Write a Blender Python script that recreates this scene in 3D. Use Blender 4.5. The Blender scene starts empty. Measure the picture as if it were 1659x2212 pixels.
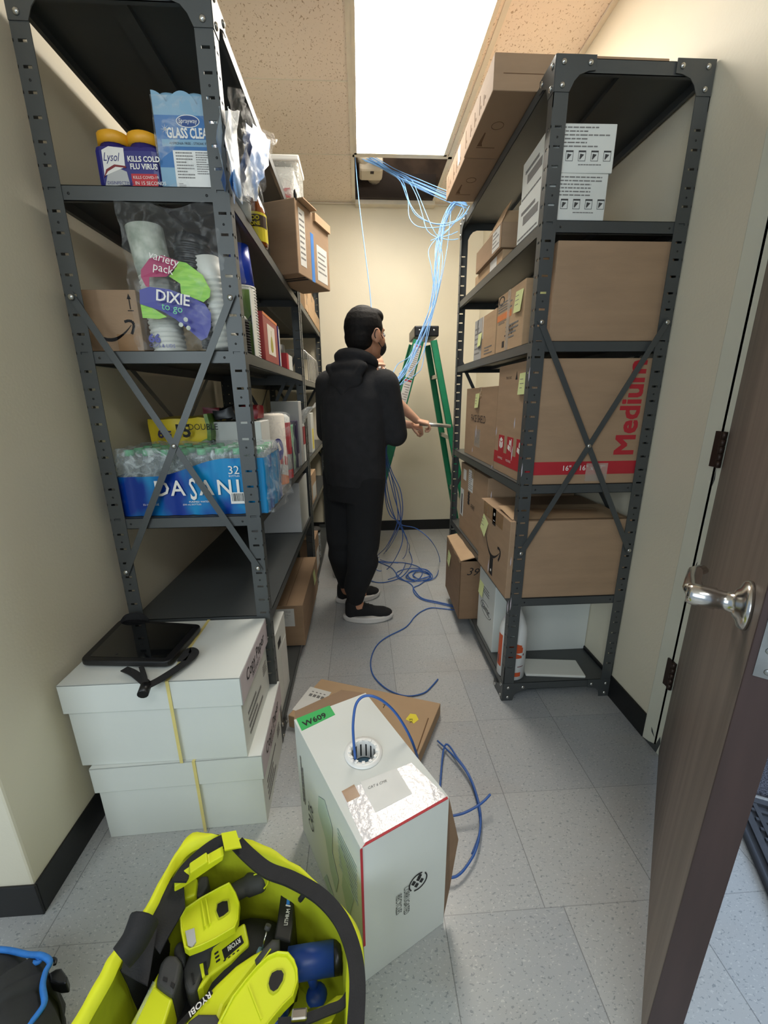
import bpy, bmesh, math, random
from mathutils import Vector, Matrix, noise
random.seed(7)
PI = math.pi
C = bpy.context.scene.collection
# ---------------------------------------------------------------- camera, world, exposure, lights
cd = bpy.data.cameras.new('camera'); cam = bpy.data.objects.new('camera', cd); C.objects.link(cam)
R = Matrix([[0.998324,0.024143,-0.052597],[-0.057177,0.270897,-0.960909],[-0.008951,0.962305,0.271824]])
cam.matrix_world = Matrix.Translation((0, 0, 1.235)) @ R.to_4x4()
cd.sensor_fit = 'VERTICAL'; cd.sensor_height = 36.0; cd.lens = 865.5 / 2212 * 36; cd.clip_start = 0.02
bpy.context.scene.camera = cam
vs = bpy.context.scene.view_settings
vs.view_transform = 'Standard'; vs.look = 'None'; vs.gamma = 1; vs.use_curve_mapping = False; vs.exposure = 0.22
w = bpy.data.worlds.new('daylight'); bpy.context.scene.world = w; w.use_nodes = True
w.node_tree.nodes['Background'].inputs[0].default_value = (0.62, 0.78, 1.0, 1)
w.node_tree.nodes['Background'].inputs[1].default_value = 0.42
def area(name, loc, target, sx, sy, energy, col):
    l = bpy.data.lights.new(name, 'AREA'); l.shape = 'RECTANGLE'; l.size = sx; l.size_y = sy; l.energy = energy; l.color = col
    o = bpy.data.objects.new(name, l); C.objects.link(o); o.location = loc
    o.rotation_euler = (Vector(target) - Vector(loc)).to_track_quat('-Z', 'Y').to_euler(); return o
area('doorway_daylight', (3.2, 0.1, 1.5), (1.0, 0.75, 0.3), 1.4, 2.2, 60, (0.62, 0.78, 1.0))
area('hallway_fill', (-1.7, -2.3, 1.8), (0.8, 1.2, 0.9), 2.0, 1.8, 42, (0.84, 0.96, 1.0))  # fill lamp added behind the camera, left, to lift right wall and box faces
area('overhead_fill', (0.2, -0.9, 2.66), (0.1, 0.4, 0.0), 1.2, 0.6, 20, (0.93, 0.98, 1.0))  # unseen overhead fill, added to brighten the near floor and upward faces
LAMP = 17

# ---------------------------------------------------------------- helpers
W = {}
def cen(a, b): return tuple((x + y) / 2 for x, y in zip(a, b))
def lin(c):
    return tuple(((v / 255) / 12.92 if v <= 10 else (((v / 255) + 0.055) / 1.055) ** 2.4) for v in c) + (1,)
MT = {}
def mat(name, rgb, rough=0.6, metal=0.0, var=0.05, scale=12, bump=0.0, bscale=80, spec=0.5, coat=0.0, rgb2=None, alpha=1.0, stretch=None, thr=None, det=3):
    m = bpy.data.materials.new(name); m.use_nodes = True; nt = m.node_tree; n = nt.nodes; b = n['Principled BSDF']
    b.inputs['Roughness'].default_value = rough; b.inputs['Metallic'].default_value = metal
    b.inputs['Specular IOR Level'].default_value = spec; b.inputs['Coat Weight'].default_value = coat; b.inputs['Alpha'].default_value = alpha
    tc = n.new('ShaderNodeTexCoord'); mp = n.new('ShaderNodeMapping'); nt.links.new(tc.outputs['Object'], mp.inputs[0])
    if stretch: mp.inputs['Scale'].default_value = stretch
    c = lin(rgb)
    nz = n.new('ShaderNodeTexNoise'); nz.inputs['Scale'].default_value = scale; nz.inputs['Detail'].default_value = det
    nt.links.new(mp.outputs[0], nz.inputs['Vector'])
    r = n.new('ShaderNodeValToRGB'); nt.links.new(nz.outputs['Fac'], r.inputs[0]); nt.links.new(r.outputs[0], b.inputs['Base Color'])
    if rgb2:
        lo, hi = c, lin(rgb2); t = thr or (0.35, 0.65)
    else:
        lo = tuple(max(0, v * (1 - var)) for v in c[:3]) + (1,); hi = tuple(min(1, v * (1 + var)) for v in c[:3]) + (1,); t = (0.3, 0.7)
    r.color_ramp.elements[0].color = lo; r.color_ramp.elements[1].color = hi
    r.color_ramp.elements[0].position, r.color_ramp.elements[1].position = t
    if bump:
        n2 = n.new('ShaderNodeTexNoise'); n2.inputs['Scale'].default_value = bscale; n2.inputs['Detail'].default_value = 4
        nt.links.new(mp.outputs[0], n2.inputs['Vector'])
        bp = n.new('ShaderNodeBump'); bp.inputs['Strength'].default_value = bump; bp.inputs['Distance'].default_value = 0.004
        nt.links.new(n2.outputs['Fac'], bp.inputs['Height']); nt.links.new(bp.outputs[0], b.inputs['Normal'])
    MT[name] = m; return m
def film(name, tint, a=0.22, rough=0.12):
    m = bpy.data.materials.new(name); m.use_nodes = True; nt = m.node_tree; n = nt.nodes; b = n['Principled BSDF']
    b.inputs['Base Color'].default_value = lin(tint); b.inputs['Roughness'].default_value = rough; b.inputs['Specular IOR Level'].default_value = 0.9
    tc = n.new('ShaderNodeTexCoord'); nz = n.new('ShaderNodeTexNoise'); nz.inputs['Scale'].default_value = 26; nz.inputs['Detail'].default_value = 5
    nz.inputs['Distortion'].default_value = 1.5
    nt.links.new(tc.outputs['Object'], nz.inputs['Vector'])
    bp = n.new('ShaderNodeBump'); bp.inputs['Strength'].default_value = 0.8; bp.inputs['Distance'].default_value = 0.01
    nt.links.new(nz.outputs['Fac'], bp.inputs['Height']); nt.links.new(bp.outputs[0], b.inputs['Normal'])
    mr = n.new('ShaderNodeMapRange'); mr.inputs[1].default_value = 0.5; mr.inputs[2].default_value = 0.75; mr.inputs[3].default_value = a * 0.6; mr.inputs[4].default_value = min(1, a * 3)
    nt.links.new(nz.outputs['Fac'], mr.inputs[0]); nt.links.new(mr.outputs[0], b.inputs['Alpha'])
    MT[name] = m; return m
class MB:
    def __init__(s, T=None): s.v = []; s.f = []; s.mi = []; s.T = T; s.sm = []
    def add(s, vs, fs, mi=0, smooth=False):
        o = len(s.v)
        s.v += [tuple(s.T @ Vector(p)) if s.T else tuple(p) for p in vs]
        for f in fs: s.f.append([i + o for i in f]); s.mi.append(mi); s.sm.append(smooth)
        return s
    def box(s, a, b, mi=0):
        x0, y0, z0 = a; x1, y1, z1 = b
        if x0 > x1: x0, x1 = x1, x0
        if y0 > y1: y0, y1 = y1, y0
        if z0 > z1: z0, z1 = z1, z0
        return s.add([(x0,y0,z0),(x1,y0,z0),(x1,y1,z0),(x0,y1,z0),(x0,y0,z1),(x1,y0,z1),(x1,y1,z1),(x0,y1,z1)],
              [(0,3,2,1),(4,5,6,7),(0,1,5,4),(1,2,6,5),(2,3,7,6),(3,0,4,7)], mi)
    def fbox(s, F, u0, v0, u1, v1, n0=0, n1=0.0006, mi=0):
        return s.fpoly(F, [(u0,v0),(u1,v0),(u1,v1),(u0,v1)], n0, n1, mi)
    def fpoly(s, F, pts, n0=0, n1=0.0006, mi=0):
        k = len(pts); o, U, V, N = F
        vs = [o + U * u + V * v + N * n0 for u, v in pts] + [o + U * u + V * v + N * n1 for u, v in pts]
        fs = [tuple(range(k - 1, -1, -1)), tuple(range(k, 2 * k))] + [(i, (i + 1) % k, (i + 1) % k + k, i + k) for i in range(k)]
        return s.add(vs, fs, mi)
    def prism(s, pts, z0, z1, mi=0, smooth=False):
        k = len(pts)
        a = sum(pts[i][0] * pts[(i + 1) % k][1] - pts[(i + 1) % k][0] * pts[i][1] for i in range(k))
        if a < 0: pts = pts[::-1]
        vs = [(p[0], p[1], z0) for p in pts] + [(p[0], p[1], z1) for p in pts]
        fs = [tuple(range(k - 1, -1, -1)), tuple(range(k, 2 * k))] + [(i, (i + 1) % k, (i + 1) % k + k, i + k) for i in range(k)]
        return s.add(vs, fs, mi, smooth)
    def loft(s, rings, cap=True, mi=0, smooth=True, closed=True):
        k = len(rings[0]); vs = [p for r in rings for p in r]; fs = []
        for j in range(len(rings) - 1):
            for i in range(k if closed else k - 1):
                a = j * k + i; b = j * k + (i + 1) % k
                fs.append((a, b, b + k, a + k))
        s.add(vs, fs, mi, smooth)
        if cap:
            o = len(s.v) - len(vs)
            s.f.append([o + i for i in range(k - 1, -1, -1)]); s.mi.append(mi); s.sm.append(False)
            s.f.append([o + (len(rings) - 1) * k + i for i in range(k)]); s.mi.append(mi); s.sm.append(False)
        return s
    def tube(s, pts, r, seg=8, mi=0, flat=None, cap=True):
        pts = [Vector(p) for p in pts]; n = len(pts); rs = r if isinstance(r, (list, tuple)) else [r] * n
        up = None; rings = []
        for i, p in enumerate(pts):
            t = (pts[min(i + 1, n - 1)] - pts[max(i - 1, 0)]).normalized()
            if up is None:
                up = Vector((0, 0, 1)) if abs(t.z) < 0.9 else Vector((1, 0, 0))
            a = t.cross(up).normalized(); up = a.cross(t).normalized()
            fl = flat or 1
            rings.append([p + a * (rs[i] * math.cos(q * 2 * PI / seg)) + up * (rs[i] * fl * math.sin(q * 2 * PI / seg)) for q in range(seg)])
        return s.loft(rings, cap, mi)
    def lathe(s, prof, c=(0, 0, 0), seg=20, mi=0, axis=None):
        c = Vector(c); ax = Vector(axis).normalized() if axis else Vector((0, 0, 1))
        q = Vector((0, 0, 1)).rotation_difference(ax)
        rings = [[c + q @ Vector((max(r, 1e-5) * math.cos(i * 2 * PI / seg), max(r, 1e-5) * math.sin(i * 2 * PI / seg), z)) for i in range(seg)] for r, z in prof]
        return s.loft(rings, True, mi)
    def ell(s, c, r, seg=16, mi=0, rz=0):
        c = Vector(c); rings = []
        for j in range(seg // 2 + 1):
            ph = -PI / 2 + PI * j / (seg // 2); cr = max(math.cos(ph), 1e-3)
            rings.append([c + Matrix.Rotation(rz, 3, 'Z') @ Vector((r[0] * cr * math.cos(i * 2 * PI / seg), r[1] * cr * math.sin(i * 2 * PI / seg), r[2] * math.sin(ph))) for i in range(seg)])
        return s.loft(rings, True, mi)
    def build(s, name, mats, parent=None, base=None, bevel=0, label=None, seg=2):
        if parent is not None: Wm = W[parent]
        else: Wm = Matrix.Translation(base) if base is not None else Matrix.Identity(4)
        inv = Wm.inverted()
        me = bpy.data.meshes.new(name); me.from_pydata([tuple(inv @ Vector(p)) for p in s.v], [], s.f)
        for m in (mats if isinstance(mats, (list, tuple)) else [mats]): me.materials.append(MT[m] if isinstance(m, str) else m)
        for i, p in enumerate(me.polygons): p.material_index = s.mi[i]; p.use_smooth = s.sm[i]
        me.update()
        o = bpy.data.objects.new(name, me); C.objects.link(o)
        if parent is not None: o.parent = parent
        else: o.matrix_world = Wm
        W[o] = Wm
        if bevel:
            bv = o.modifiers.new('Bevel', 'BEVEL'); bv.width = bevel; bv.segments = seg; bv.limit_method = 'ANGLE'; bv.angle_limit = 0.8
        if label: o['label'] = label
        return o
def tag(o, label=None, cat=None, group=None, kind=None):
    for k, v in (('label', label), ('category', cat), ('group', group), ('kind', kind)):
        if v: o[k] = v
    return o
def thing(name, label, cat, loc=(0, 0, 0), rz=0, group=None, rx=0):
    o = bpy.data.objects.new(name, None); C.objects.link(o); o.empty_display_size = 0.05
    T = Matrix.Translation(loc) @ Matrix.Rotation(rz, 4, 'Z') @ Matrix.Rotation(rx, 4, 'X')
    o.matrix_world = T; W[o] = T; tag(o, label, cat, group); return o
def frame(T, face, w, d, h):
    o, U, V = {'-Y': ((0,0,0),(1,0,0),(0,0,1)), '+X': ((w,0,0),(0,1,0),(0,0,1)), '-X': ((0,d,0),(0,-1,0),(0,0,1)),
               '+Z': ((0,0,h),(1,0,0),(0,1,0)), '-Z': ((0,d,0),(1,0,0),(0,-1,0)), '+Y': ((w,d,0),(-1,0,0),(0,0,1))}[face]
    Q = T.to_3x3(); o = T @ Vector(o); U = Q @ Vector(U); V = Q @ Vector(V); return (o, U, V, U.cross(V))
def fr(o, a, b):
    """frame from three world points: origin, a point along U, a point roughly along V"""
    o = Vector(o); U = (Vector(a) - o).normalized(); V = Vector(b) - o; V = (V - U * V.dot(U)).normalized(); return (o, U, V, U.cross(V))
def text(parent, F, u, v, size, s, m, ang=0, sx=1.0, bold=0.0, n=0.0008, align='LEFT', name='lettering', shear=0, sp=1.0, heavy=0):
    cu = bpy.data.curves.new('t', 'FONT'); cu.body = s; cu.size = size; cu.offset = bold * size; cu.align_x = align; cu.shear = shear
    cu.space_character = sp; cu.resolution_u = 2
    ob = bpy.data.objects.new('t', cu); me = bpy.data.meshes.new_from_object(ob)
    o, U, V, N = F; inv = W[parent].inverted(); ca, sa = math.cos(ang), math.sin(ang)
    for q in me.vertices:
        x, y = q.co.x * sx, q.co.y
        q.co = inv @ (o + U * (u + x * ca - y * sa) + V * (v + x * sa + y * ca) + N * n)
    if heavy:
        vv, ff = [], []; k = len(me.vertices)
        for j, (a_, b2) in enumerate(((-1, -1), (1, -1), (1, 1), (-1, 1), (0, 0))):
            sh = W[parent].to_3x3().inverted() @ (U * a_ * heavy + V * b2 * heavy + N * 0.00002 * j); vv += [tuple(q.co + sh) for q in me.vertices]; ff += [[i + j * k for i in p.vertices] for p in me.polygons]
        me = bpy.data.meshes.new('lettering'); me.from_pydata(vv, [], ff)
    bpy.data.objects.remove(ob); bpy.data.curves.remove(cu)
    me.materials.clear(); me.materials.append(MT[m])
    for p in me.polygons: p.material_index = 0
    t = bpy.data.objects.new(name, me); C.objects.link(t); t.parent = parent; W[t] = W[parent]
    return t
def lines(parent, F, u0, v0, u1, v1, n, m, h=0.35, name='printed_text', seed=1, nn=0.0009):
    """rows of tiny illegible print inside a rectangle"""
    rnd = random.Random(seed); mb = MB(); dv = (v1 - v0) / n
    for i in range(n):
        v = v0 + dv * (i + 0.3); u = u0; end = u1 - (u1 - u0) * rnd.choice([0, 0, 0.05, 0.2, 0.4])
        while u < end:
            l = (u1 - u0) * rnd.uniform(0.04, 0.13); mb.fbox(F, u, v, min(u + l, end), v + dv * h, 0, nn); u += l + (u1 - u0) * 0.018
    return mb.build(name, m, parent)
def spline(pts, k=8, closed=False):
    pts = [Vector(p) for p in pts]; n = len(pts); out = []
    for i in range(n if closed else n - 1):
        if closed: p0, p1, p2, p3 = (pts[(i + j) % n] for j in (-1, 0, 1, 2))
        else: p0, p1, p2, p3 = pts[max(i - 1, 0)], pts[i], pts[i + 1], pts[min(i + 2, n - 1)]
        for j in range(k):
            t = j / k
            out.append(0.5 * ((2 * p1) + (p2 - p0) * t + (2 * p0 - 5 * p1 + 4 * p2 - p3) * t * t + (3 * p1 - p0 - 3 * p2 + p3) * t ** 3))
    if not closed: out.append(pts[-1])
    return out
def crumple(T, w, d, h, n=10, amp=0.01, seed=0, freq=14, top=True):
    """a wrinkled film box"""
    mb = MB(T); vs = []; fs = []
    def grid(fn):
        o = len(vs)
        for j in range(n + 1):
            for i in range(n + 1):
                p = Vector(fn(i / n, j / n)); q = p * freq + Vector((seed, 0, 0))
                c = Vector((w / 2, d / 2, h / 2)); dv = Vector((noise.noise(q), noise.noise(q + Vector((9, 3, 1))), noise.noise(q + Vector((4, 7, 2)))))
                if p.z < 0.002: dv.z = abs(dv.z) * 0.2
                vs.append(p + dv * amp)
        for j in range(n):
            for i in range(n):
                a = o + j * (n + 1) + i; fs.append((a, a + 1, a + n + 2, a + n + 1))
    grid(lambda u, v: (u * w, 0, v * h)); grid(lambda u, v: (w, u * d, v * h)); grid(lambda u, v: (w - u * w, d, v * h)); grid(lambda u, v: (0, d - u * d, v * h))
    if top: grid(lambda u, v: (u * w, v * d, h))
    mb.add(vs, fs, 0, True); return mb

# ---------------------------------------------------------------- materials
mat('wall_paint', (222, 214, 192), 0.55, var=0.03, scale=3, bump=0.12, bscale=120)
mat('jamb_paint', (222, 222, 205), 0.3, var=0.03, scale=5, bump=0.05, bscale=40)
mat('black_vinyl', (22, 22, 23), 0.45, var=0.15, scale=20, bump=0.05)
mat('rack_paint', (74, 77, 77), 0.4, metal=0.1, var=0.06, scale=8, bump=0.03, bscale=200)
mat('rack_dark', (30, 31, 32), 0.6)
mat('zinc', (190, 190, 185), 0.25, metal=0.9)
mat('cardboard', (162, 134, 106), 0.75, var=0.07, scale=5, bump=0.12, bscale=60, stretch=(1, 1, 6))
mat('cardboard_light', (184, 154, 120), 0.75, var=0.06, scale=5, bump=0.12, bscale=60, stretch=(1, 1, 6))
mat('cardboard_dark', (136, 108, 82), 0.75, var=0.07, scale=5, bump=0.12, bscale=60, stretch=(1, 1, 6))
mat('cardboard_edge', (110, 82, 58), 0.9)
mat('tape', (176, 138, 100), 0.25, var=0.08, scale=20, alpha=0.75, coat=0.4)
mat('clear_tape', (215, 200, 185), 0.15, var=0.05, alpha=0.45)
mat('white_card', (212, 215, 210), 0.6, var=0.02, scale=6, bump=0.06, bscale=40)
mat('grey_card', (176, 176, 174), 0.65, var=0.03)
mat('paper', (222, 222, 214), 0.8, var=0.02)
mat('ink', (28, 26, 28), 0.7)
mat('faded_ink', (120, 118, 116), 0.8)
mat('sticky', (214, 222, 158), 0.8, var=0.03)
mat('red_print', (176, 38, 48), 0.6, var=0.05)
mat('white_print', (225, 222, 215), 0.6)
mat('orange_print', (214, 126, 70), 0.6)
mat('strap_yellow', (222, 205, 130), 0.35)
mat('black_plastic', (20, 20, 22), 0.35, var=0.1, bump=0.02)
mat('screen_glass', (10, 11, 13), 0.08, coat=0.6)
mat('black_web', (26, 26, 28), 0.75, var=0.15, scale=60, bump=0.25, bscale=400)
mat('lime', (214, 222, 34), 0.42, var=0.03, scale=8)
mat('lime_fabric', (222, 228, 34), 0.6, var=0.06, scale=6, bump=0.5, bscale=26)
mat('lime_lining', (176, 184, 28), 0.65, var=0.1, scale=8, bump=0.5, bscale=22)
mat('grey_rubber', (62, 62, 62), 0.7, var=0.08, scale=30, bump=0.08, bscale=200)
mat('blue_tool', (28, 66, 150), 0.4, var=0.06)
mat('blue_rope', (42, 118, 200), 0.6, var=0.1, scale=60, bump=0.2, bscale=200)
mat('dark_cloth', (44, 46, 48), 0.9, var=0.25, scale=14, bump=0.6, bscale=30)
mat('cable_blue', (118, 168, 222), 0.4, var=0.05)
mat('cable_dark', (52, 96, 170), 0.4, var=0.08)
mat('box_green', (40, 170, 84), 0.5)
mat('white_plastic', (232, 232, 228), 0.35)
mat('green_fiberglass', (28, 128, 88), 0.4, var=0.08, scale=20)
mat('aluminium', (196, 196, 192), 0.35, metal=0.8)
mat('hoodie', (34, 34, 36), 0.95, var=0.2, scale=20, bump=0.25, bscale=120)
mat('trousers', (22, 22, 24), 0.95, var=0.1, scale=20, bump=0.15, bscale=60)
mat('hair', (20, 18, 17), 0.7, var=0.4, scale=60, bump=0.5, bscale=90, spec=0.2)
mat('skin_tan', (190, 138, 108), 0.5, var=0.05, scale=20)
mat('skin_fair', (218, 172, 146), 0.5, var=0.07, scale=24)
mat('grey_shirt', (150, 152, 156), 0.9, bump=0.2)
mat('jeans', (52, 60, 78), 0.9, bump=0.2)
mat('shoe_knit', (24, 24, 26), 0.85, bump=0.3, bscale=300)
mat('shoe_sole', (222, 218, 212), 0.6)
mat('eye_white', (235, 232, 228), 0.3); mat('lip', (170, 100, 90), 0.5)
mat('door_wood', (122, 110, 103), 0.48, var=0.2, scale=4, bump=0.06, bscale=30, stretch=(6, 6, 0.5), spec=0.35)
mat('door_edge', (60, 44, 42), 0.5, var=0.2, scale=6, stretch=(6, 6, 0.6))
mat('chrome', (205, 203, 198), 0.2, metal=1.0, var=0.08, scale=30)
mat('steel_plate', (150, 152, 152), 0.35, metal=0.8, var=0.15, scale=30)
mat('bronze', (62, 48, 42), 0.4, metal=0.5)
mat('mat_rubber', (58, 60, 66), 0.6, var=0.15, scale=40)
mat('carpet', (92, 92, 102), 0.95, rgb2=(40, 40, 48), scale=240, thr=(0.42, 0.58), bump=0.6, bscale=300)
mat('plenum', (112, 94, 78), 0.9, var=0.25, scale=4, rgb2=(70, 58, 50))
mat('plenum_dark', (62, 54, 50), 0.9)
mat('duct_white', (214, 204, 184), 0.7, var=0.05, bump=0.1)
mat('tbar', (222, 214, 196), 0.5)
mat('lysol_blue', (34, 34, 110), 0.35); mat('lysol_gold', (222, 160, 30), 0.45)
mat('glass_blue', (52, 108, 165), 0.35, var=0.1, scale=12); mat('pale_blue', (122, 160, 184), 0.45); mat('steel_blue', (30, 66, 126), 0.4)
mat('sky_print', (52, 128, 205), 0.3, rgb2=(220, 228, 232), scale=9, thr=(0.42, 0.6))
mat('cup_white', (206, 208, 200), 0.5); mat('cup_sage', (150, 160, 146), 0.5, rgb2=(196, 202, 190), scale=30)
mat('magenta', (158, 26, 84), 0.4); mat('leaf_green', (118, 186, 28), 0.4, rgb2=(150, 206, 60), scale=30, stretch=(1, 1, 5)); mat('royal', (32, 34, 138), 0.35)
mat('solo_blue', (26, 62, 178), 0.3); mat('box_red', (150, 38, 40), 0.4); mat('olive_box', (104, 132, 58), 0.6); mat('pear', (170, 160, 60), 0.6)
mat('dasani_blue', (10, 52, 140), 0.22, rgb2=(20, 130, 186), scale=6, thr=(0.44, 0.6), stretch=(1.2, 1.2, 0.7)); mat('navy_film', (14, 44, 120), 0.25)
mat('cap_green', (92, 190, 130), 0.4); mat('tp_yellow', (226, 200, 44), 0.35); mat('tp_green', (78, 120, 44), 0.4, rgb2=(120, 150, 60), scale=30)
mat('tissue', (228, 220, 206), 0.9, bump=0.2, bscale=60); mat('towel_red', (196, 44, 44), 0.35); mat('orange', (220, 120, 40), 0.4)
mat('purple_box', (52, 38, 74), 0.4); mat('mint', (92, 176, 128), 0.2, rgb2=(170, 200, 180), scale=20); mat('dark_red', (120, 22, 30), 0.35)
mat('amber', (140, 70, 16), 0.1, var=0.1, coat=0.8); mat('goo_yellow', (232, 214, 40), 0.4); mat('goo_brown', (56, 36, 20), 0.4)
mat('bottle_white', (226, 228, 226), 0.35); mat('hazard_orange', (206, 86, 44), 0.5)
mat('label_white', (218, 218, 214), 0.5); mat('battery_black', (24, 24, 26), 0.5); mat('lavender', (196, 186, 192), 0.6)
mat('foil', (226, 222, 222), 0.12, var=0.04, bump=0.6, bscale=70, coat=0.3); mat('sage_print', (176, 192, 180), 0.6); mat('blue_tape', (66, 136, 220), 0.5)
film('clear_film', (225, 228, 228), 0.12); film('thin_film', (225, 228, 228), 0.06); film('milky_film', (225, 226, 222), 0.9, 0.25); film('bottle_film', (205, 215, 218), 0.35, 0.1); film('hazy_film', (215, 218, 215), 0.5, 0.25)

# ---------------------------------------------------------------- room shell
XL, XR, YB, ZC = -0.826, 1.037, 3.71, 2.72
YC = 0.745            # outside corner of the left wall
def struct(mb, name, m, bevel=0): return tag(mb.build(name, m, bevel=bevel), kind='structure')
def floor_mat():
    m = bpy.data.materials.new('vinyl_tile'); m.use_nodes = True; nt = m.node_tree; n = nt.nodes; L = nt.links.new; b = n['Principled BSDF']
    tc = n.new('ShaderNodeTexCoord'); sp = n.new('ShaderNodeSeparateXYZ'); L(tc.outputs['Object'], sp.inputs[0])
    def M(op, a, b_=None, c=None):
        q = n.new('ShaderNodeMath'); q.operation = op
        for i, v in enumerate((a, b_, c)):
            if v is None: continue
            if isinstance(v, (int, float)): q.inputs[i].default_value = v
            else: L(v, q.inputs[i])
        return q.outputs[0]
    T = 0.3048
    near = M('LESS_THAN', sp.outputs['Y'], 0.675)
    xs = M('DIVIDE', M('SUBTRACT', M('SUBTRACT', sp.outputs['X'], 0.128 - 10 * T), M('MULTIPLY', near, 0.048)), T)
    ys = M('DIVIDE', M('SUBTRACT', sp.outputs['Y'], 0.675 - 20 * T), T)
    fx, fy = M('FRACT', xs), M('FRACT', ys); ix, iy = M('FLOOR', xs), M('FLOOR', ys)
    line = M('MAXIMUM', M('GREATER_THAN', M('ABSOLUTE', M('SUBTRACT', fx, 0.5)), 0.4962), M('MULTIPLY', M('GREATER_THAN', M('ABSOLUTE', M('SUBTRACT', fy, 0.5)), 0.4966), 0.6))
    cb = n.new('ShaderNodeCombineXYZ'); L(ix, cb.inputs[0]); L(iy, cb.inputs[1])
    wn = n.new('ShaderNodeTexWhiteNoise'); wn.noise_dimensions = '3D'; L(cb.outputs[0], wn.inputs['Vector'])
    def nz(sc, det, off=0, dist=0.0):
        mp = n.new('ShaderNodeMapping'); L(tc.outputs['Object'], mp.inputs[0]); mp.inputs['Location'].default_value = (off, off, off); mp.inputs['Scale'].default_value = (1, 1.7, 1)
        q = n.new('ShaderNodeTexNoise'); q.inputs['Scale'].default_value = sc; q.inputs['Detail'].default_value = det; q.inputs['Distortion'].default_value = dist
        L(mp.outputs[0], q.inputs['Vector']); return q.outputs['Fac']
    def mix(f, a, b_):
        q = n.new('ShaderNodeMix'); q.data_type = 'RGBA'
        if isinstance(f, (int, float)): q.inputs[0].default_value = f
        else: L(f, q.inputs[0])
        for i, v in ((6, a), (7, b_)):
            if isinstance(v, tuple): q.inputs[i].default_value = v
            else: L(v, q.inputs[i])
        return q.outputs[2]
    base = mix(wn.outputs['Value'], lin((162, 166, 170)), lin((176, 178, 178)))
    base = mix(M('MULTIPLY', nz(14, 3), 0.35), base, lin((188, 188, 186)))
    warm = n.new('ShaderNodeMapRange'); warm.inputs[1].default_value = 0.5; warm.inputs[2].default_value = 0.7; warm.inputs[4].default_value = 0.35; L(nz(3.2, 2, 4), warm.inputs[0])
    base = mix(warm.outputs[0], base, lin((168, 160, 152)))
    base = mix(M('MULTIPLY', M('GREATER_THAN', nz(130, 2, 2, 0.5), 0.64), 0.55), base, lin((205, 206, 202)))
    base = mix(M('MULTIPLY', M('GREATER_THAN', nz(120, 2, 7, 0.5), 0.64), 0.6), base, lin((112, 120, 124)))
    base = mix(M('MULTIPLY', line, 0.6), base, lin((82, 84, 84)))
    L(base, b.inputs['Base Color']); b.inputs['Roughness'].default_value = 0.3; b.inputs['Specular IOR Level'].default_value = 0.5
    mr = n.new('ShaderNodeMapRange'); L(nz(9, 4, 3), mr.inputs[0]); mr.inputs[3].default_value = 0.22; mr.inputs[4].default_value = 0.42; L(mr.outputs[0], b.inputs['Roughness'])
    return m
MT['vinyl_tile'] = floor_mat()
def tile_mat():
    m = mat('ceiling_tile', (236, 222, 206), 0.95, var=0.02); nt = m.node_tree; n = nt.nodes; L = nt.links.new; b = n['Principled BSDF']
    tc = n.new('ShaderNodeTexCoord'); mp = n.new('ShaderNodeMapping'); L(tc.outputs['Object'], mp.inputs[0]); mp.inputs['Scale'].default_value = (1.6, 1, 1); mp.inputs['Rotation'].default_value = (0, 0, 0.5)
    a = n.new('ShaderNodeTexNoise'); a.inputs['Scale'].default_value = 85; a.inputs['Detail'].default_value = 3; a.inputs['Distortion'].default_value = 0.6; L(mp.outputs[0], a.inputs['Vector'])
    g = n.new('ShaderNodeMath'); g.operation = 'GREATER_THAN'; g.inputs[1].default_value = 0.635; L(a.outputs['Fac'], g.inputs[0])
    q = n.new('ShaderNodeMix'); q.data_type = 'RGBA'; L(g.outputs[0], q.inputs[0]); q.inputs[6].default_value = lin((236, 222, 206)); q.inputs[7].default_value = lin((182, 160, 136))
    for l in list(b.inputs['Base Color'].links): nt.links.remove(l)
    L(q.outputs[2], b.inputs['Base Color'])
    bp = n.new('ShaderNodeBump'); bp.invert = True; bp.inputs['Strength'].default_value = 0.6; bp.inputs['Distance'].default_value = 0.004; L(g.outputs[0], bp.inputs['Height']); L(bp.outputs[0], b.inputs['Normal'])
tile_mat()
struct(MB().box((-2.6, -2.6, -0.05), (4.2, YB, 0)), 'floor', 'vinyl_tile')
struct(MB().box((-2.2, YC, 0), (XL, YB + 0.1, 3.15)), 'wall_left', 'wall_paint', 0.006)
struct(MB().box((XL, YB, 0), (XR + 0.12, YB + 0.1, 3.15)), 'wall_back', 'wall_paint')
mb = MB().box((XR, 1.115, 0), (XR + 0.12, YB, 3.15)); mb.box((XR, -0.2, 2.2), (XR + 0.12, 1.115, 3.15)); mb.box((XR, -1.6, 0), (XR + 0.12, 0.12, 3.15))
struct(mb, 'wall_right', 'wall_paint')
# ceiling with the open panel above the cables; two-foot tiles
mb = MB(); hx0, hx1, hy0, hy1 = 0.012, 0.612, 3.075, 3.64
lx0, lx1, ly0, ly1 = 0.0, 0.572, 1.80, 3.04
for a, b_ in (((-2.2, -1.6), (lx0 - 0.01, YB)), ((lx0 - 0.01, -1.6), (0.625, ly0 - 0.01)), ((lx1 + 0.014, ly0 - 0.01), (0.625, hy0 - 0.012)), ((0.625, -1.6), (XR, YB)), ((lx0 - 0.01, hy1), (0.625, YB)), ((lx0 - 0.01, ly1 + 0.004), (lx1 + 0.014, hy0 - 0.012))):
    mb.box((a[0], a[1], ZC), (b_[0], b_[1], ZC + 0.015))
struct(mb, 'ceiling', 'ceiling_tile')
mb = MB()
for x in (-0.61 - 0.012, 0.0 - 0.012, 0.612): mb.box((x - 0.012, -1.6, ZC - 0.004), (x + 0.012, YB, ZC))
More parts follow.
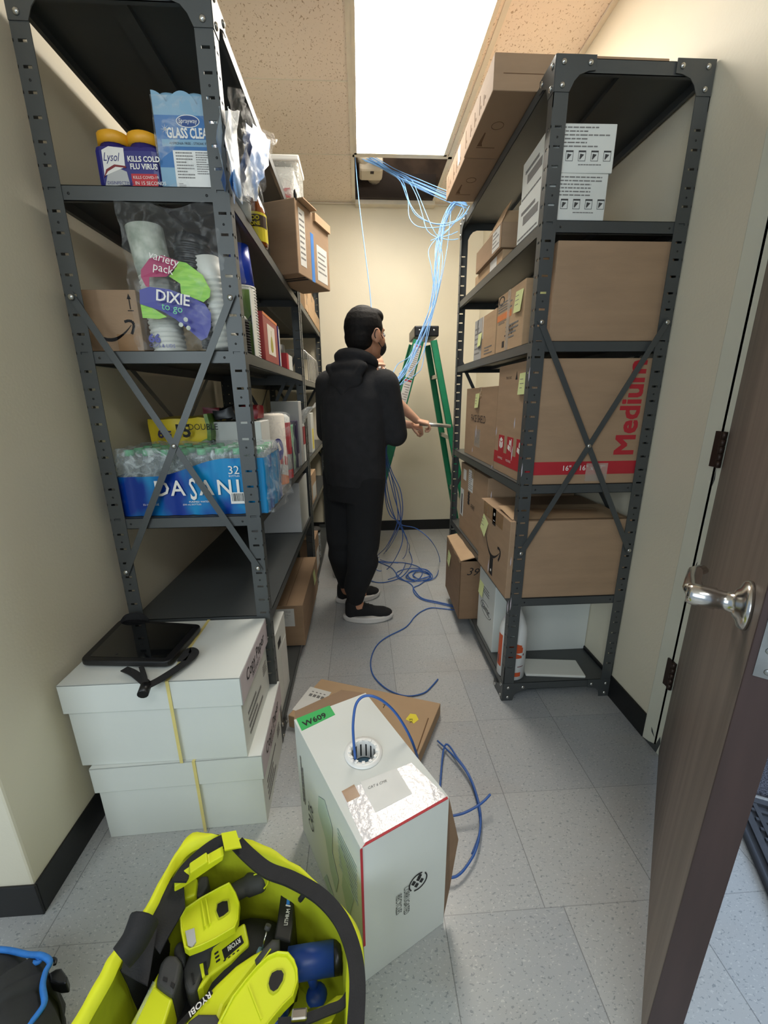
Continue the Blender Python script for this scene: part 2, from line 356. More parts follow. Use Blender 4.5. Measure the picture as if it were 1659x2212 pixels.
for k in range(-4, 4):
    y = 3.055 - 0.61 * k
    for xa, xb in ((-2.2, -0.024), (0.624, XR)): mb.box((xa, y - 0.003, ZC - 0.002), (xb, y + 0.003, ZC))
for y in (3.058, 1.78): mb.box((-0.012, y - 0.013, ZC - 0.004), (0.624, y + 0.013, ZC))
struct(mb, 'trim_1', 'tbar')
mb = MB().box((XL, YB - 0.022, ZC - 0.012), (XR, YB, ZC - 0.002)); mb.box((XL, YC, ZC - 0.012), (XL + 0.022, YB, ZC - 0.002)); mb.box((XR - 0.022, -1, ZC - 0.012), (XR, YB, ZC - 0.002)); mb.box((0, hy1 - 0.002, ZC - 0.03), (0.62, hy1 + 0.07, ZC - 0.002))
struct(mb, 'trim_2', 'tbar')
mb = MB().box((-0.9, 2.6, 3.12), (1.2, YB + 0.1, 3.2)); mb.box((-0.4, YB - 0.02, ZC + 0.02), (1.1, YB, 3.2)); mb.box((-0.03, 3.1, ZC + 0.016), (-0.012, YB, 3.12)); mb.box((0.9, 3.07, ZC + 0.016), (0.92, YB, 3.12)); mb.box((-0.4, 3.05, ZC + 0.12), (1.1, 3.07, 3.12))
struct(mb, 'trim_3', 'plenum')
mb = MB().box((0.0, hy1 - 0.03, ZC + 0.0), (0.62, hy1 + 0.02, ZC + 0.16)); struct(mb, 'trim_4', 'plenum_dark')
d = thing('pipe_lagging', 'cream lagged pipe end seen above the open ceiling panel', 'pipe', (0.1, 3.35, ZC + 0.06))
mb = MB().tube([(0.02, 3.12, 2.86), (0.07, 3.36, 2.86), (0.15, 3.62, 2.86)], 0.055, 14, 0); mb.build('pipe', 'duct_white', d)
MB().box((0.03, 3.34, 2.775), (0.2, 3.5, 2.87)).build('lagging', 'duct_white', d, bevel=0.02)
MB().box((0.11, 3.36, 2.77), (0.135, 3.385, 2.776)).build('opening', 'plenum_dark', d)
# baseboards
mb = MB(); mb.box((XL, YC, 0), (XL + 0.006, YB, 0.1)); struct(mb, 'baseboard_left', 'black_vinyl', 0.002)
mb = MB().box((-2.2, YC - 0.006, 0), (XL + 0.006, YC, 0.1)); struct(mb, 'baseboard_corner', 'black_vinyl', 0.002)
mb = MB().box((XL, YB - 0.006, 0), (XR, YB, 0.1)); struct(mb, 'baseboard_back', 'black_vinyl', 0.002)
mb = MB().box((XR - 0.008, 1.168, 0), (XR, YB, 0.1)); struct(mb, 'baseboard_right', 'black_vinyl', 0.002)
# door frame
mb = MB().box((XR - 0.005, 1.1, 0), (XR + 0.002, 1.17, 2.2)); mb.box((XR - 0.005, 1.074, 0), (XR + 0.13, 1.115, 2.2)); mb.box((XR - 0.014, 0.13, 2.13), (XR + 0.13, 1.17, 2.2))
mb.box((XR + 0.05, 1.07, 0), (XR + 0.13, 1.084, 2.14))
struct(mb, 'door_2', 'jamb_paint', 0.004)
mb = MB(); F = (Vector((XR - 0.0055, 1.165, 0)), Vector((0, -1, 0)), Vector((0, 0, 1)), Vector((-1, 0, 0)))
for pts in ([(0.0, 0.002), (0.07, 0.002), (0.08, 0.05), (0.074, 0.075), (0.062, 0.03), (0.03, 0.012)], [(0.03, 0.075), (0.034, 0.06), (0.05, 0.05), (0.036, 0.07)], [(0.066, 0.69), (0.07, 0.71), (0.069, 0.74), (0.064, 0.72)], [(0.063, 0.98), (0.067, 1.0), (0.064, 1.03)]): mb.fpoly(F, pts, 0, 0.0008)
struct(mb, 'trim_5', 'box_green' if False else 'rack_paint')
# door leaf, swung into the closet
dx, dy = 0.6266, 0.7793
T = Matrix(((dx, -dy, 0, 0.505), (dy, dx, 0, 0.430), (0, 0, 1, 0.018), (0, 0, 0, 1)))    # local x along the leaf to the hinge, local +y out of the closet face
LW = 0.846
door = MB(T).box((0.004, -0.045, 0), (LW, 0, 2.1)).build('door_1', 'door_wood', bevel=0.002); tag(door, kind='structure')
MB(T).box((0, -0.045, 0), (0.004, 0.0, 2.1)).build('edge_band', 'door_edge', door, bevel=0.001)
mb = MB(T); mb.box((-0.0015, -0.036, 0.86), (0.0005, -0.008, 0.985)); lp = mb.build('latch_plate', 'steel_plate', door)
mb = MB(T); mb.lathe([(0.0, 0), (0.009, 0.0), (0.009, 0.006), (0.006, 0.012), (0, 0.012)], (-0.0015, -0.022, 0.92), 12, axis=(-1, 0, 0)); mb.build('latch_bolt', 'chrome', lp)
mb = MB(T)
for z in (0.87, 0.975, 0.9, 0.945): mb.lathe([(0, 0), (0.005, 0), (0.004, 0.001), (0, 0.001)], (-0.0015, -0.022 + (0.004 if z in (.9, .945) else 0), z), 10, axis=(-1, 0, 0))
mb.build('screw', 'steel_plate', lp)
hd = MB(T); HX, HZ = 0.075, 0.925
hd.lathe([(0, 0), (0.036, 0), (0.037, 0.004), (0.033, 0.009), (0.024, 0.012), (0.02, 0.016), (0.015, 0.018), (0.0135, 0.03), (0.0145, 0.032), (0.0145, 0.036), (0.0165, 0.038), (0.0165, 0.066), (0.014, 0.072), (0, 0.072)], (HX, 0, HZ), 28, axis=(0, 1, 0))
hd = hd.build('door_handle', 'chrome', door)
mb = MB(T); mb.tube([(HX, 0.058, HZ), (HX + 0.018, 0.064, HZ + 0.002), (HX + 0.05, 0.064, HZ + 0.004), (HX + 0.095, 0.06, HZ + 0.004), (HX + 0.112, 0.05, HZ + 0.004)], [0.0155, 0.014, 0.011, 0.0105, 0.01], 12, flat=0.75); mb.build('lever', 'chrome', hd)
for z in (0.325, 1.085, 1.9):
    mb = MB(); x, y = XR - 0.011, 1.093
    for k in range(5): mb.lathe([(0, 0), (0.008, 0), (0.008, 0.0195), (0, 0.0195)], (x, y, z - 0.05 + k * 0.0205), 12)
    mb.box((x, y + 0.004, z - 0.05), (x + 0.006, y + 0.03, z + 0.052)); mb.build('hinge', 'bronze', door)
mb = MB(T); rnd = random.Random(3)
F = frame(T, '+Y', LW, 0, 2.1)
for k in range(16):
    u = LW - rnd.choice([0.03, 0.05, 0.1, 0.2, 0.35]) - rnd.random() * 0.04; v = rnd.uniform(0.4, 1.25); l = rnd.uniform(0.01, 0.05)
    mb.fpoly(F, [(u, v), (u + 0.003, v + l * 0.3), (u + 0.002, v + l), (u - 0.002, v + l * 0.5)], 0, 0.0004)
mb.build('scuff_mark', 'lavender', door)

# ---------------------------------------------------------------- ceiling light
t = thing('ceiling_light', 'bright rectangular recessed ceiling light panel over the aisle', 'ceiling light', (0.286, 2.42, ZC))
m = bpy.data.materials.new('lit_diffuser'); m.use_nodes = True; b = m.node_tree.nodes['Principled BSDF']
b.inputs['Emission Color'].default_value = (1.0, 0.93, 0.82, 1); b.inputs['Emission Strength'].default_value = LAMP; MT['lit'] = m
MB().box((lx0 + 0.016, ly0 + 0.02, ZC + 0.002), (lx1 - 0.006, ly1 - 0.016, ZC + 0.006)).build('diffuser', 'lit', t)
mb = MB()
for a, b_ in (((lx0, ly0), (lx0 + 0.016, ly1)), ((lx1 - 0.006, ly0), (lx1 + 0.012, ly1)), ((lx0, ly1 - 0.016), (lx1 + 0.012, ly1)), ((lx0, ly0), (lx1 + 0.012, ly0 + 0.02))): mb.box((a[0], a[1], ZC - 0.006), (b_[0], b_[1], ZC + 0.01))
mb.build('frame', 'tbar', t)

# ---------------------------------------------------------------- shelving racks
def rack(label, x0, x1, y0, y1, h, levels, braces, nearbrace, back, aisle):
    t = thing('shelving_rack', label, 'shelving', ((x0 + x1) / 2, (y0 + y1) / 2, 0), group='grey steel shelving racks')
    fa, fb, th = 0.044, 0.034, 0.0022
    for cx, sx in ((x0, 1), (x1, -1)):
        for cy, sy in ((y0, 1), (y1, -1)):
            mb = MB(); z = 0.0
            zs = 0.16
            mb.box((cx, cy, 0), (cx + sx * fa, cy + sy * th, zs)); mb.box((cx, cy, 0), (cx + sx * th, cy + sy * fb, zs))
            z = zs; top = h - 0.12; k = 0
            while z < top:
                e = z + 0.0065
                mb.box((cx, cy, z), (cx + sx * 0.012, cy + sy * th, e)); mb.box((cx + sx * 0.032, cy, z), (cx + sx * fa, cy + sy * th, e))
                mb.box((cx + sx * th, cy, z), (cx, cy + sy * 0.012, e)); mb.box((cx + sx * th, cy + sy * 0.024, z), (cx, cy + sy * fb, e))
                z2 = min(e + 0.0415, h)
                mb.box((cx, cy, e), (cx + sx * fa, cy + sy * th, z2)); mb.box((cx, cy + sy * th, e), (cx + sx * th, cy + sy * fb, z2))
                if k % 3 == 1: mb.lathe([(0, 0), (0.003, 0), (0.003, 0.0004), (0, 0.0004)], (cx + sx * 0.022, cy - sy * 0.0002, e + 0.02), 8, mi=1, axis=(0, -sy, 0))
                z = z2; k += 1
            mb.box((cx, cy, z), (cx + sx * fa, cy + sy * th, h)); mb.box((cx, cy, z), (cx + sx * th, cy + sy * fb, h))
            mb.build('post', ['rack_paint', 'rack_dark'], t)
    for z in levels:
        mb = MB(); e = 0.003; a0, a1, b0, b1 = x0 + e, x1 - e, y0 + e, y1 - e
        mb.box((a0, b0, z - 0.0015), (a1, b1, z)); lip = 0.034
        mb.box((a0, b0, z - lip), (a1, b0 + 0.0015, z)); mb.box((a0, b1 - 0.0015, z - lip), (a1, b1, z))
        mb.box((a0, b0, z - lip), (a0 + 0.0015, b1, z)); mb.box((a1 - 0.0015, b0, z - lip), (a1, b1, z))
        mb.box((a0, b0, z - lip), (a0 + 0.012, b1, z - lip + 0.0015)); mb.box((a1 - 0.012, b0, z - lip), (a1, b1, z - lip + 0.0015)); mb.box((a0, b0, z - lip), (a1, b0 + 0.012, z - lip + 0.0015))
        xm = (a0 + a1) / 2; mb.box((xm - 0.022, b0 + 0.01, z - 0.016), (xm + 0.022, b1 - 0.01, z - 0.0015))
        for x in (x0 + 0.058, x1 - 0.058): mb.lathe([(0, 0), (0.0035, 0), (0.0035, 0.0004), (0, 0.0004)], (x, b0, z - 0.018), 8, mi=1, axis=(0, -1, 0))
        mb.build('shelf', ['rack_paint', 'rack_dark'], t)
    def bolt(p, ax): MB().lathe([(0, 0), (0.0078, 0), (0.0072, 0.003), (0.003, 0.0055), (0, 0.0055)], p, 12, axis=ax).build('bolt', 'zinc', t)
    for z, s in ((h, -1), (0.0, 1)):
        q = 0.0 if s < 0 else 0.018
        for cx, sx in ((x0, 1), (x1, -1)):
            for cy, ny in ((y0, -1), (y1, 1)):
                F = (Vector((cx, cy, z)), Vector((sx, 0, 0)), Vector((0, 0, s)), Vector((0, ny, 0)))
                hgt = 0.085 if s < 0 else 0.105
                MB().fpoly(F, [(0, 0), (0.115, q), (0.115, q + 0.034), (0.095, q + 0.036), (0.07, q + 0.045), (0.056, q + 0.06), (0.044, hgt), (0, hgt)] if s < 0 else
                           [(0, 0.004), (0.044, 0.004), (0.05, 0.03), (0.066, 0.044), (0.1, 0.05), (0.1, 0.086), (0, 0.086)], 0, 0.002).build('gusset', 'rack_paint', t)
                if ny < 0 or s < 0:
                    for u, v in (((0.022, 0.018), (0.098, 0.018), (0.022, 0.07)) if s < 0 else ((0.022, 0.02), (0.022, 0.066), (0.084, 0.066))): bolt(F[0] + F[1] * u + F[2] * v + F[3] * 0.002, (0, ny, 0))
        cx = x1 if aisle > 0 else x0
        for cy, sy in ((y0, 1), (y1, -1)):
            F = (Vector((cx, cy, z)), Vector((0, sy, 0)), Vector((0, 0, s)), Vector((aisle, 0, 0)))
            MB().fpoly(F, [(0, 0), (0.105, 0), (0.105, 0.032), (0.08, 0.034), (0.05, 0.05), (0.034, 0.085), (0, 0.085)], 0, 0.002).build('gusset', 'rack_paint', t)
            for u, v in ((0.017, 0.018), (0.085, 0.018), (0.017, 0.07)): bolt(F[0] + F[1] * u + F[2] * v + F[3] * 0.002, (aisle, 0, 0))
    def strip(p, q, wd, nrm, off):
        p, q, nrm = Vector(p), Vector(q), Vector(nrm); U = (q - p).normalized(); V = nrm.cross(U)
        F = (p + nrm * off, U, V, nrm); L = (q - p).length
        MB().fbox(F, -0.012, -wd / 2, L + 0.012, wd / 2, 0, 0.0016).build('cross_brace', 'rack_paint', t)
    zt, zb = braces
    for y, ny, on in ((y0, -1, nearbrace), (y1, 1, True)):
        if not on: continue
        o = 0.004 if ny < 0 else 0.002
        strip((x0 + 0.022, y, zt), (x1 - 0.022, y, zb), 0.019, (0, ny, 0), o); strip((x1 - 0.022, y, zt), (x0 + 0.022, y, zb), 0.019, (0, ny, 0), o + 0.003)
        if ny < 0:
            for p in ((x0 + 0.022, zt), (x1 - 0.022, zt), (x0 + 0.022, zb), (x1 - 0.022, zb), ((x0 + x1) / 2, (zt + zb) / 2)): bolt((p[0], y - 0.0085, p[1]), (0, -1, 0))
    if back:
        xb = x0 if aisle > 0 else x1
        for za, zb2 in ((zt, zb),): strip((xb, y0 + 0.02, za), (xb, y1 - 0.02, zb2), 0.019, (-aisle, 0, 0), -0.006); strip((xb, y1 - 0.02, za), (xb, y0 + 0.02, zb2), 0.019, (-aisle, 0, 0), -0.009)
    return t
LAX0, LAX1, LAY0, LAY1 = -0.777, -0.321, 1.226, 2.44
rack('tall grey steel rack nearest on the left, with cups and water pack', LAX0, LAX1, LAY0, LAY1, 2.155, [2.15, 1.757, 1.369, 0.886, 0.535, 0.055], (1.501, 0.712), True, True, 1)
rack('dark steel rack at the far left behind the standing man', LAX0, LAX1, 2.475, 3.68, 2.155, [2.15, 1.767, 1.35, 0.886, 0.56, 0.055], (1.4, 0.7), True, True, 1)
RX0, RX1, RY0, RY1 = 0.568, 1.0325, 1.385, 2.49
rack('grey steel rack along the right wall, full of cardboard boxes', RX0, RX1, RY0, RY1, 2.152, [2.147, 1.756, 1.413, 0.93, 0.476, 0.084], (1.468, 0.67), True, True, -1)

# ---------------------------------------------------------------- boxes
def carton(label, x, y, z, w_, d, h, rz=0, m='cardboard', name='cardboard_box', cat='box', seam='x', tape=True, flaps=True, group=None):
    """closed carton: body, flap seams, tape. x,y,z = the near left bottom corner"""
    t = thing(name, label, cat, (x, y, z), rz, group); T = W[t]
    MB(T).box((0, 0, 0), (w_, d, h)).build('box_body', m, t, bevel=0.0025)
    if flaps:
        for f, zz in (('+Z', 0), ('-Z', 0)):
            F = frame(T, f, w_, d, h); mb = MB()
            if seam == 'x': mb.fbox(F, 0.002, d / 2 - 0.001, w_ - 0.002, d / 2 + 0.001, 0, 0.0004)
            else: mb.fbox(F, w_ / 2 - 0.001, 0.002, w_ / 2 + 0.001, d - 0.002, 0, 0.0004)
            mb.build('flap_seam', 'cardboard_edge', t)
    if tape:
        F = frame(T, '+Z', w_, d, h); mb = MB(); k = 0.024
        if seam == 'x':
            mb.fbox(F, 0, d / 2 - k, w_, d / 2 + k, 0, 0.0008)
            for f in ('+X', '-X'): G = frame(T, f, w_, d, h); mb.fbox(G, d / 2 - k, h - 0.05, d / 2 + k, h, 0, 0.0008)
        else:
            mb.fbox(F, w_ / 2 - k, 0, w_ / 2 + k, d, 0, 0.0008); G = frame(T, '-Y', w_, d, h); mb.fbox(G, w_ / 2 - k, h - 0.05, w_ / 2 + k, h, 0, 0.0008)
        mb.build('packing_tape', 'tape', t)
    return t, T
def decal(t, F, u0, v0, u1, v1, m, name='label', n1=0.0007): return MB().fbox(F, u0, v0, u1, v1, 0, n1).build(name, m, t)
def sticky(t, F, u, v, s=0.072, ang=0.06, name='sticky_note', mk=True):
    pts = [(u + (x * math.cos(ang) - y * math.sin(ang)) * s, v + (x * math.sin(ang) + y * math.cos(ang)) * s) for x, y in ((0, 0), (1, 0), (1, 1), (0, 1))]
    o, U, V, N = F; q = [o + U * a + V * b for a, b in pts]
    mb = MB(); mb.add([q[0] + N * 0.006, q[1] + N * 0.008, q[2] + N * 0.001, q[3] + N * 0.001, q[0] + N * 0.0065, q[1] + N * 0.0085, q[2] + N * 0.0015, q[3] + N * 0.0015], [(0, 3, 2, 1), (4, 5, 6, 7), (0, 1, 5, 4), (1, 2, 6, 5), (2, 3, 7, 6), (3, 0, 4, 7)])
    o_ = mb.build(name, 'sticky', t)
    if mk:
        rnd = random.Random(u * 99); mm = MB()
        for k in range(3): mm.fbox((o + N * 0.0086, U, V, N), u + s * 0.3, v + s * (0.7 - 0.2 * k), u + s * rnd.uniform(0.55, 0.8), v + s * (0.73 - 0.2 * k), 0, 0.0003)
        mm.build('handwriting', 'faded_ink', o_)
def smile(t, F, u, v, s, m='ink', ang=0):
    """curved arrow printed on parcels; u,v = left end, s = length"""
    ca, sa = math.cos(ang), math.sin(ang)
    def q(x, y): return (u + (x * ca - y * sa) * s, v + (x * sa + y * ca) * s)
    up = [(i / 14, -0.30 * math.sin(PI * i / 14) ** 0.9 * (1 - 0.1 * i / 14)) for i in range(15)]
    lo = [(x, y - 0.075 * math.sin(PI * (0.08 + 0.86 * i / 14))) for i, (x, y) in enumerate(up)]
    mb = MB()
    for i in range(14): mb.fpoly(F, [q(*lo[i]), q(*lo[i + 1]), q(*up[i + 1]), q(*up[i])], 0, 0.0007)
    arc = [(0.86, 0.06), (0.95, 0.085), (1.03, 0.07), (1.06, 0.0), (1.03, -0.1), (0.98, -0.2)]
    for i in range(5):
        a, b_ = arc[i], arc[i + 1]; k = 0.028; dxx, dyy = b_[0] - a[0], b_[1] - a[1]; l = math.hypot(dxx, dyy); nx, ny = -dyy / l * k, dxx / l * k
        mb.fpoly(F, [q(a[0] - nx, a[1] - ny), q(b_[0] - nx, b_[1] - ny), q(b_[0] + nx, b_[1] + ny), q(a[0] + nx, a[1] + ny)], 0, 0.0007)
    return mb.build('arrow_logo', m, t)
def arrow_up(mb, F, u, v, s):
    mb.fbox(F, u - 0.035 * s, v, u + 0.035 * s, v + 0.7 * s); mb.fpoly(F, [(u - 0.14 * s, v + 0.65 * s), (u + 0.14 * s, v + 0.65 * s), (u, v + s)])
    mb.fbox(F, u - 0.2 * s, v - 0.12 * s, u + 0.2 * s, v - 0.06 * s)

# right rack, bottom shelf
t, T = carton('white carton with oval printed mark on the bottom shelf of the right rack', 0.585, 1.60, 0.084, 0.45, 0.24, 0.335, m='white_card', tape=False, name='white_carton')
F = frame(T, '-X', 0.45, 0.24, 0.335)
mb = MB(); oc = (0.125, 0.16)
for r0, r1 in ((0.075, 0.079),):
    n_ = 30
    for i in range(3, n_ - 3):
        a, b_ = i * 2 * PI / n_ + 0.5, (i + 1) * 2 * PI / n_ + 0.5
        mb.fpoly(F, [(oc[0] + r * math.cos(x), oc[1] + r * 0.42 * math.sin(x)) for r, x in ((r0, a), (r1, a), (r1, b_), (r0, b_))])
mb.build('oval_logo', 'ink', t); text(t, F, oc[0] - 0.062, oc[1] - 0.012, 0.036, 'ZENTEC', 'ink', sx=0.9, bold=0.02); lines(t, F, 0.06, 0.23, 0.16, 0.27, 3, 'faded_ink', seed=4)
sticky(t, F, 0.01, 0.2, 0.07, 0.0, mk=False)
t = thing('spray_bottle', 'white chemical bottle with orange panels behind the front post, bottom shelf', 'bottle', (0.622, 1.455, 0.084))
prof = [(0.001, 0), (0.052, 0.0), (0.057, 0.006), (0.057, 0.215), (0.052, 0.24), (0.034, 0.285), (0.024, 0.31), (0.022, 0.33), (0.001, 0.33)]
MB().lathe(prof, (0.622, 1.455, 0.084), 28).build('bottle_body', 'bottle_white', t)
MB().lathe([(0.001, 0), (0.025, 0), (0.025, 0.03), (0.018, 0.035), (0.001, 0.035)], (0.622, 1.455, 0.414), 16).build('cap', 'white_plastic', t)
def arcpatch(mb, c, r, a0, a1, z0, z1, n_=8, tri=0.0, mi=0):
    for i in range(n_):
        a, b_ = a0 + (a1 - a0) * i / n_, a0 + (a1 - a0) * (i + 1) / n_
        za, zb_ = z1 - tri * i / n_, z1 - tri * (i + 1) / n_
        p = [(c[0] + r * math.cos(x), c[1] + r * math.sin(x), c[2] + z) for x, z in ((a, z0), (b_, z0), (b_, zb_), (a, za))]
        mb.add(p, [(0, 1, 2, 3)], mi, True)
mb = MB(); c = (0.622, 1.455, 0.084)
arcpatch(mb, c, 0.0576, -2.6, -1.15, 0.135, 0.16); arcpatch(mb, c, 0.0576, -2.2, -1.2, 0.11, 0.15, tri=0.03); arcpatch(mb, c, 0.0576, -2.2, -1.25, 0.155, 0.19, tri=0.02); arcpatch(mb, c, 0.0576, -2.2, -1.2, 0.022, 0.042); arcpatch(mb, c, 0.0576, -3.3, -2.75, 0.05, 0.2)
mb.build('printed_label', 'hazard_orange', t)
mb = MB(); arcpatch(mb, c, 0.0577, -1.12, -1.02, 0.12, 0.13); arcpatch(mb, c, 0.0577, -1.5, -1.0, 0.068, 0.071); arcpatch(mb, c, 0.0577, -3.2, -3.0, 0.06, 0.1); mb.build('fine_print', 'dark_red', t)
t = thing('foam_pad', 'flat white foam pad lying on the bottom shelf of the right rack', 'pad', (0.81, 1.46, 0.084), -0.12)
MB(W[t]).box((-0.125, -0.05, 0), (0.125, 0.06, 0.012)).build('pad', 'paper', t, bevel=0.004)
# open brown carton sticking into the aisle
t = thing('open_carton', 'open brown carton with 39 handwritten, jutting from the bottom shelf', 'box', (0.50, 1.90, 0.085), -0.03); T = W[t]
w_, d, h = 0.40, 0.40, 0.335
mb = MB(T); th = 0.005
mb.box((0, 0, 0), (w_, d, th)); mb.box((0, 0, 0), (w_, th, h)); mb.box((0, d - th, 0), (w_, d, h)); mb.box((0, 0, 0), (th, d, h)); mb.box((w_ - th, 0, 0), (w_, d, h))
mb.build('box_body', 'cardboard_dark', t, bevel=0.002)
mb = MB(T); n_ = 12; top = []; 
for i in range(n_ + 1):
    y = d * i / n_; top.append(((0, y, h), (0.075, y, h + 0.02 + 0.004 * math.sin(i)), ))
vs = [p for q in top for p in q]; mb.add(vs, [(2 * i, 2 * i + 1, 2 * i + 3, 2 * i + 2) for i in range(n_)])
mb.add([(x, y, z + 0.004) for x, y, z in vs], [(2 * i, 2 * i + 2, 2 * i + 3, 2 * i + 1) for i in range(n_)])
rag = [(-0.0005, d * i / n_ , h - (0.018 if i % 4 == 1 else 0.008 + 0.006 * math.sin(i * 2.1))) for i in range(n_ + 1)]
vs = [p for i in range(n_ + 1) for p in ((-0.001, d * i / n_, h + 0.002), rag[i])]; mb.add(vs, [(2 * i, 2 * i + 2, 2 * i + 3, 2 * i + 1) for i in range(n_)])
mb.build('flap', 'cardboard_light', t)
F = frame(T, '-X', w_, d, h); sticky(t, F, 0.06, 0.2, 0.075, -0.12)
F = frame(T, '-Y', w_, d, h); text(t, F, 0.03, h - 0.075, 0.062, '39', 'ink', ang=-0.1, shear=0.3, name='handwriting')
# second shelf up: parcel with smile arrow, brown carton behind
t, T = carton('large brown parcel with curved arrow print and yellow note, on the second shelf', 0.548, 1.392, 0.476, 0.468, 0.38, 0.315, tape=False)
F = frame(T, '-X', 0.468, 0.38, 0.315)
smile(t, F, 0.10, 0.175, 0.185, ang=-0.12); decal(t, F, 0.175, 0.245, 0.215, 0.316, 'battery_black', 'black_tape'); decal(t, F, 0.175, 0.02, 0.215, 0.1, 'battery_black', 'black_tape')
mb = MB(); mb.fbox(F, 0.19, 0.285, 0.202, 0.297, 0, 0.001); mb.fbox(F, 0.185, 0.262, 0.206, 0.265, 0, 0.001); mb.fbox(F, 0.19, 0.035, 0.201, 0.045, 0, 0.001); mb.build('tape_print', 'white_print', t)
decal(t, F, 0.05, 0.255, 0.3, 0.315, 'tape', 'packing_tape'); sticky(t, F, 0.03, 0.185, 0.075, -0.35)
mb = MB(T); mb.add([(0.1, 0.19, 0.317), (0.4, 0.19, 0.317), (0.36, 0.03, 0.345), (0.12, 0.05, 0.35)], [(0, 1, 2, 3)]); mb.add([(0.01, 0.02, 0.318), (0.44, 0.01, 0.318), (0.44, 0.17, 0.33), (0.01, 0.18, 0.33)], [(0, 1, 2, 3)])
mb.build('flap', 'cardboard_light', t)
t, T = carton('brown carton with twisted black logo and shipping labels, behind the arrow parcel', 0.585, 1.80, 0.476, 0.42, 0.51, 0.40, m='cardboard')
F = frame(T, '-X', 0.42, 0.51, 0.40)
decal(t, F, 0.06, 0.31, 0.12, 0.37, 'label_white'); lab = decal(t, F, 0.17, 0.27, 0.26, 0.385, 'label_white'); lines(t, F, 0.175, 0.28, 0.255, 0.375, 9, 'faded_ink', seed=8); decal(t, F, 0.01, 0.09, 0.08, 0.25, 'label_white'); decal(t, F, 0.035, 0.1, 0.055, 0.22, 'dark_red', 'label_stripe')
mb = MB()
for k in range(4):
    mb.fpoly(F, [(0.19 + 0.02 * math.cos(a), 0.2 + 0.018 * k + 0.011 * math.sin(a)) for a in [i * PI / 4 for i in range(8)]])
mb.build('twisted_logo', 'ink', t); text(t, F, 0.235, 0.185, 0.036, '-FIRE', 'ink'); text(t, F, 0.125, 0.225, 0.03, '.', 'ink')
# third shelf: moving box and face shields
t, T = carton('tall moving box printed Medium in red with a red base stripe', 0.588, 1.392, 0.930, 0.415, 0.36, 0.43, m='cardboard', tape=False)
F = frame(T, '-Y', 0.415, 0.36, 0.43)
decal(t, F, 0, 0.035, 0.415, 0.082, 'red_print', 'red_stripe'); text(t, F, 0.385, 0.1, 0.1, 'Medium', 'red_print', ang=PI / 2, bold=0, heavy=0.0028, sx=1.0)
text(t, F, 0.13, 0.05, 0.026, '16" x 16" x 17"', 'white_print', bold=0.01, n=0.0012); decal(t, F, 0.22, 0.01, 0.3, 0.075, 'clear_tape', 'packing_tape', 0.0014)
F = frame(T, '-X', 0.415, 0.36, 0.43)
decal(t, F, 0, 0.035, 0.36, 0.085, 'red_print', 'red_stripe')
for i, u in enumerate((0.05, 0.15, 0.25)):
    decal(t, F, u, 0.085, u + 0.065, 0.155, 'red_print', 'red_panel'); mb = MB()
    if i == 0:
        for pts in ([(0.012, 0.02), (0.03, 0.012), (0.03, 0.036), (0.012, 0.044)], [(0.034, 0.012), (0.052, 0.02), (0.052, 0.044), (0.034, 0.036)], [(0.012, 0.048), (0.032, 0.04), (0.052, 0.048), (0.032, 0.058)]): mb.fpoly(F, [(u + a, 0.088 + b_) for a, b_ in pts], 0, 0.0012)
    else:
        for pts in ([(0.01, 0.02), (0.035, 0.012), (0.038, 0.03), (0.014, 0.036)], [(0.025, 0.038), (0.04, 0.034), (0.042, 0.052), (0.028, 0.056)], [(0.045, 0.01), (0.05, 0.01), (0.05, 0.06), (0.045, 0.06)]): mb.fpoly(F, [(u + a, 0.088 + b_) for a, b_ in pts], 0, 0.0012)
    mb.build('pictogram', 'white_print', t)
text(t, F, 0.05, 0.055, 0.014, 'SHIPPING', 'white_print', n=0.0013); text(t, F, 0.15, 0.055, 0.014, 'MOVING', 'white_print', n=0.0013); text(t, F, 0.09, 0.375, 0.014, 'THIS END', 'ink')
mb = MB(); mb.fpoly(F, [(0.19, 0.37), (0.21, 0.37), (0.2, 0.4)]); mb.build('up_arrow', 'ink', t)
sticky(t, F, 0.235, 0.315, 0.075, 0.02)
t, T = carton('brown carton marked FACE SHIELD beside the Medium moving box', 0.60, 1.79, 0.930, 0.4, 0.53, 0.355, m='cardboard')
F = frame(T, '-X', 0.4, 0.53, 0.355); text(t, F, 0.12, 0.185, 0.052, 'FACE SHIELD', 'ink', sx=0.85); sticky(t, F, 0.19, 0.255, 0.07, 0.05); decal(t, F, 0.2, 0.06, 0.3, 0.15, 'clear_tape', 'clear_label')
mb = MB(); [mb.fbox(F, 0.21 + 0.02 * k, 0.08, 0.215 + 0.02 * k, 0.14, 0, 0.001) for k in range(4)]; mb.build('barcode', 'faded_ink', t)
